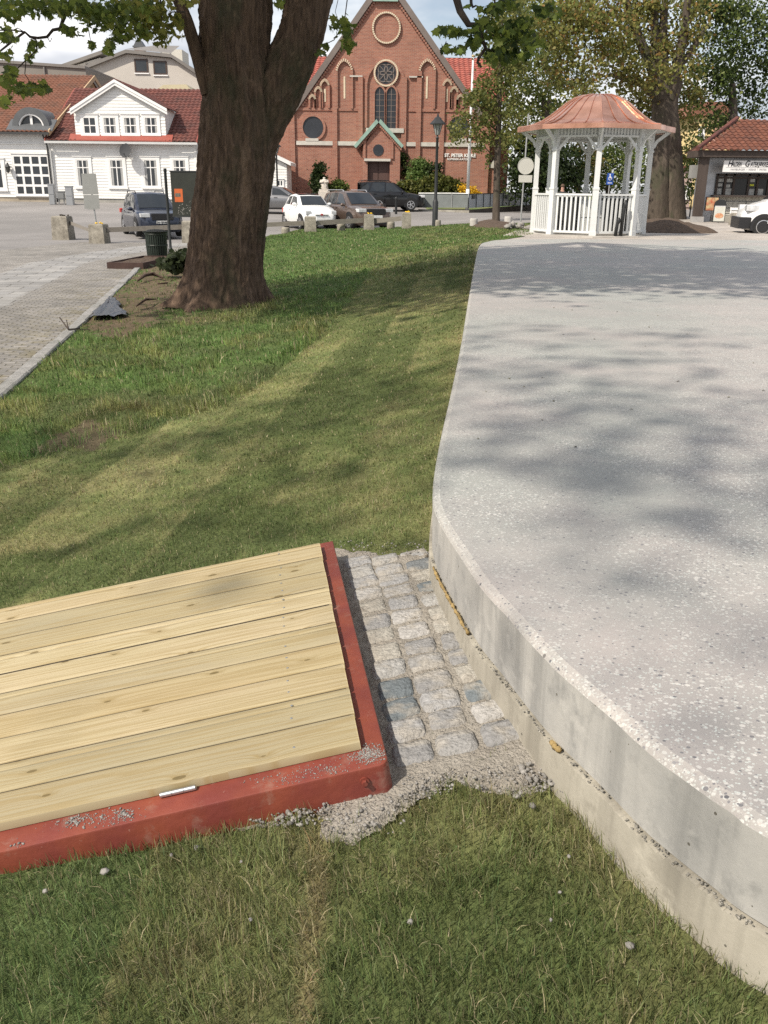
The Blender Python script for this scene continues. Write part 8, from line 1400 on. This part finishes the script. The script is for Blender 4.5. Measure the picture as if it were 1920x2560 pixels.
rv = suv('dark blue grey car with a pale number plate behind the information board', 380, 588, 38.6, R(116), blue, 4.57, 1.85, 1.68, rails=(2.1, 3.9), rail_m=dark_pl)
text_mesh('plate_number', 'SV 93943', .105, dark_pl, rv, (-4.57 / 2 - .060, .25, .545), .003, .003, rot=(R(90), 0, R(-90)))
kia = suv('brown car with silver roof rails parked behind the short wooden rail', 886, 575, 42.6, R(118), brown_p, 4.48, 1.86, 1.62, rails=(2.1, 3.9), rail_m=chrome)
suv('black car parked side on in front of the church door', 980, 530, 57, R(190), black_p, 3.8, 1.85, 1.66, spokes=5, rails=(2.1, 3.9), rail_m=dark_pl, handle_m=dark_pl)
# small white hatchback
Lf, Wf = 3.57, 1.63; hw = Wf / 2; topf = [(0, .50), (.05, .66), (.22, .80), (.6, .91), (1.0, .98), (2.2, 1.0), (3.1, 1.0), (3.42, .94), (Lf, .62)]; ghf = [(.92, .98, .86), (1.55, 1.40, .70), (2.05, 1.485, .70), (2.7, 1.44, .68), (3.05, 1.34, .66), (3.40, .96, .76)]
pf = dict(side=[[(1.25, 1.02), (1.68, 1.36), (2.12, 1.40), (2.22, 1.02)], [(2.32, 1.03), (2.22, 1.40), (2.68, 1.36), (3.0, 1.10), (2.9, 1.04)]], boxes=[('headlight', head_m, [(.06, .40, -hw * .86, -hw * .58, .64, .80), (.06, .40, hw * .58, hw * .86, .64, .80)]), ('bumper_intake', dark_pl, [(-.03, .2, -hw * .5, hw * .5, .27, .37)]), ('number_plate', plate_m, [(-.055, -.03, -.26, .26, .40, .50)]), ('chrome_bar', chrome, [(-.03, .12, -.30, -.06, .62, .645), (-.03, .12, .06, .30, .62, .645)]), ('badge', mat('badge_red', (.3, .05, .05)), [(-.03, .1, -.05, .05, .60, .68)]), ('tail_light', red_l, [(Lf - .2, Lf, -hw * .85, -hw * .6, .66, .86), (Lf - .2, Lf, hw * .6, hw * .85, .66, .86)])], mirror=(1.28, 1.02), handles=[(2.1, .82)], gaps=(1.1, 2.3), spokes=8, arch=dark_pl)
ft = car('parked_car', 'small white hatchback with a dark sunroof behind the fence post', 'car', place(772, 568, 42.5), R(114), Lf, Wf, white_p, topf, .98, ghf, (.66, Lf - .62), .30, scale_plan(Lf), parts=pf)
q = MB(); q.add([(1.66 - Lf / 2, -.50, 1.452), (2.5 - Lf / 2, -.48, 1.488), (2.5 - Lf / 2, .48, 1.488), (1.66 - Lf / 2, .50, 1.452), (2.1 - Lf / 2, -.5, 1.502), (2.1 - Lf / 2, .5, 1.502), (2.1 - Lf / 2, 0, 1.518), (1.66 - Lf / 2, 0, 1.46), (2.5 - Lf / 2, 0, 1.50)], [(0, 4, 6, 7), (7, 6, 5, 3), (4, 1, 8, 6), (6, 8, 2, 5)]); q.build('sunroof', carglass, ft)
# grey saloon beside the trunk
Ls, Ws = 4.7, 1.82; hw = Ws / 2; tops = [(0, .52), (.06, .66), (.3, .78), (1.3, .92), (2.5, .95), (3.6, .98), (4.2, .99), (4.6, .93), (Ls, .66)]; ghs = [(1.2, .91, .84), (2.0, 1.36, .70), (2.6, 1.43, .70), (3.2, 1.38, .68), (4.05, .98, .76)]
car('parked_car', 'silver grey saloon half hidden by the big trunk near the white shed', 'car', place(695, 524, 53.5), R(176), Ls, Ws, silver_p, tops, .95, ghs, (.85, Ls - .98), .33, scale_plan(Ls), parts=suv_parts(Ls, hw, [[(1.6, .96), (2.1, 1.29), (2.5, 1.35), (2.52, .97)], [(2.6, .98), (2.58, 1.35), (3.1, 1.31), (3.6, 1.0)]], .42, mirror=(1.5, .95), handles=[(2.3, .82), (3.2, .84)], gaps=(1.4, 2.56, 3.5)))
# white van entering from the right
Lv, Wv = 4.9, 1.95; hw = Wv / 2; topv = [(0, .55), (.05, .74), (.20, .92), (.55, 1.05), (.95, 1.15), (1.6, 1.18), (4.7, 1.18), (Lv, .8)]; ghv = [(.80, 1.12, .88), (1.75, 1.86, .78), (2.3, 1.94, .78), (4.6, 1.94, .78), (4.85, 1.2, .86)]
pv = dict(side=[[(1.30, 1.18), (1.86, 1.72), (2.35, 1.76), (2.40, 1.18)]], boxes=[('headlight', head_m, [(.12, .62, -hw * .93, -hw * .58, .82, 1.0), (.12, .62, hw * .58, hw * .93, .82, 1.0)]), ('bumper', dark_pl, [(-.06, .42, -hw * .90, hw * .90, .26, .62)]), ('tail_light', red_l, [(Lv - .1, Lv + .01, -hw * .95, -hw * .8, .9, 1.5), (Lv - .1, Lv + .01, hw * .8, hw * .95, .9, 1.5)])], mirror=(1.5, 1.2), handles=[(2.25, .98)], gaps=(1.25, 2.5), spokes=0, arch=dark_pl, mirror_m=dark_pl, handle_m=dark_pl, ws=1)
vp = aty(1842, 596, 29.5); van = car('parked_van', 'white van nose with black bumper at the right edge before the kiosk', 'van', (float(vp[0]) + Lv / 2 + .62, 31.0, float(vp[2])), R(-12), Lv, Wv, white_p, topv, 1.16, ghv, (.70, Lv - .95), .325, [(0, .60), (.1, .78), (.3, .90), (.7, .98), (1.2, 1), (4.6, 1), (Lv, .95)], group=None, parts=pv)
# ================================================================== SMALL DEBRIS
r_ = np.random.default_rng(77); pts = []
a = [atz(*q, T)[:2] for q in ((1330, 622), (1480, 634), (1640, 645), (1760, 650), (1900, 668))]
for i in range(len(a) - 1):
    n = 26; t_ = r_.random(n); p_ = a[i] + (a[i + 1] - a[i]) * t_[:, None] + r_.normal(0, .10, (n, 2)); pts.append(p_)
y_ = r_.uniform(4, 20, 110); x_ = np.interp(y_, XR_Y, XR_X) + .1 + r_.random(110) ** 1.0 * (y_ * .42); pts.append(np.stack([x_, y_], 1)); p_ = np.concatenate(pts); p_ = np.concatenate([p_, np.full((len(p_), 1), T + .006)], 1)
litter_m = mat('leaf_litter', (1, 1, 1), attr='col', rough=.8, var=0, spec=.2)
o = leaves('leaf_litter', p_, .019, 88, [(.07, .055, .03), (.10, .085, .04), (.05, .045, .035), (.12, .11, .05)], None, shape=HEX, up=.88, droop=0, m=litter_m); tag(o, kind='stuff')
n = 1500; y_ = 1.2 + 7 * r_.random(n) ** 1.3; x_ = r_.uniform(-.5, .5, n) * (y_ + .9); xr_ = np.interp(y_, XR_Y, XR_X); k = (x_ < xr_ - .02) & (x_ > np.interp(y_, XL_Y, XL_X) + .05) & ~inpoly(x_, y_, FRAMEP) & ~sandm(x_, y_) & (fbm(x_ * 2.5, y_ * 2.5, 99) > .5); x_, y_ = x_[k], y_[k]
o = leaves('clover', np.stack([x_, y_, gz(x_, y_) + r_.uniform(.015, .04, len(x_))], 1), .0085, 89, [(.10, .16, .05), (.13, .19, .07), (.08, .12, .04)], None, shape=HEX, up=.75, droop=0, m=leaf_m); tag(o, kind='stuff')
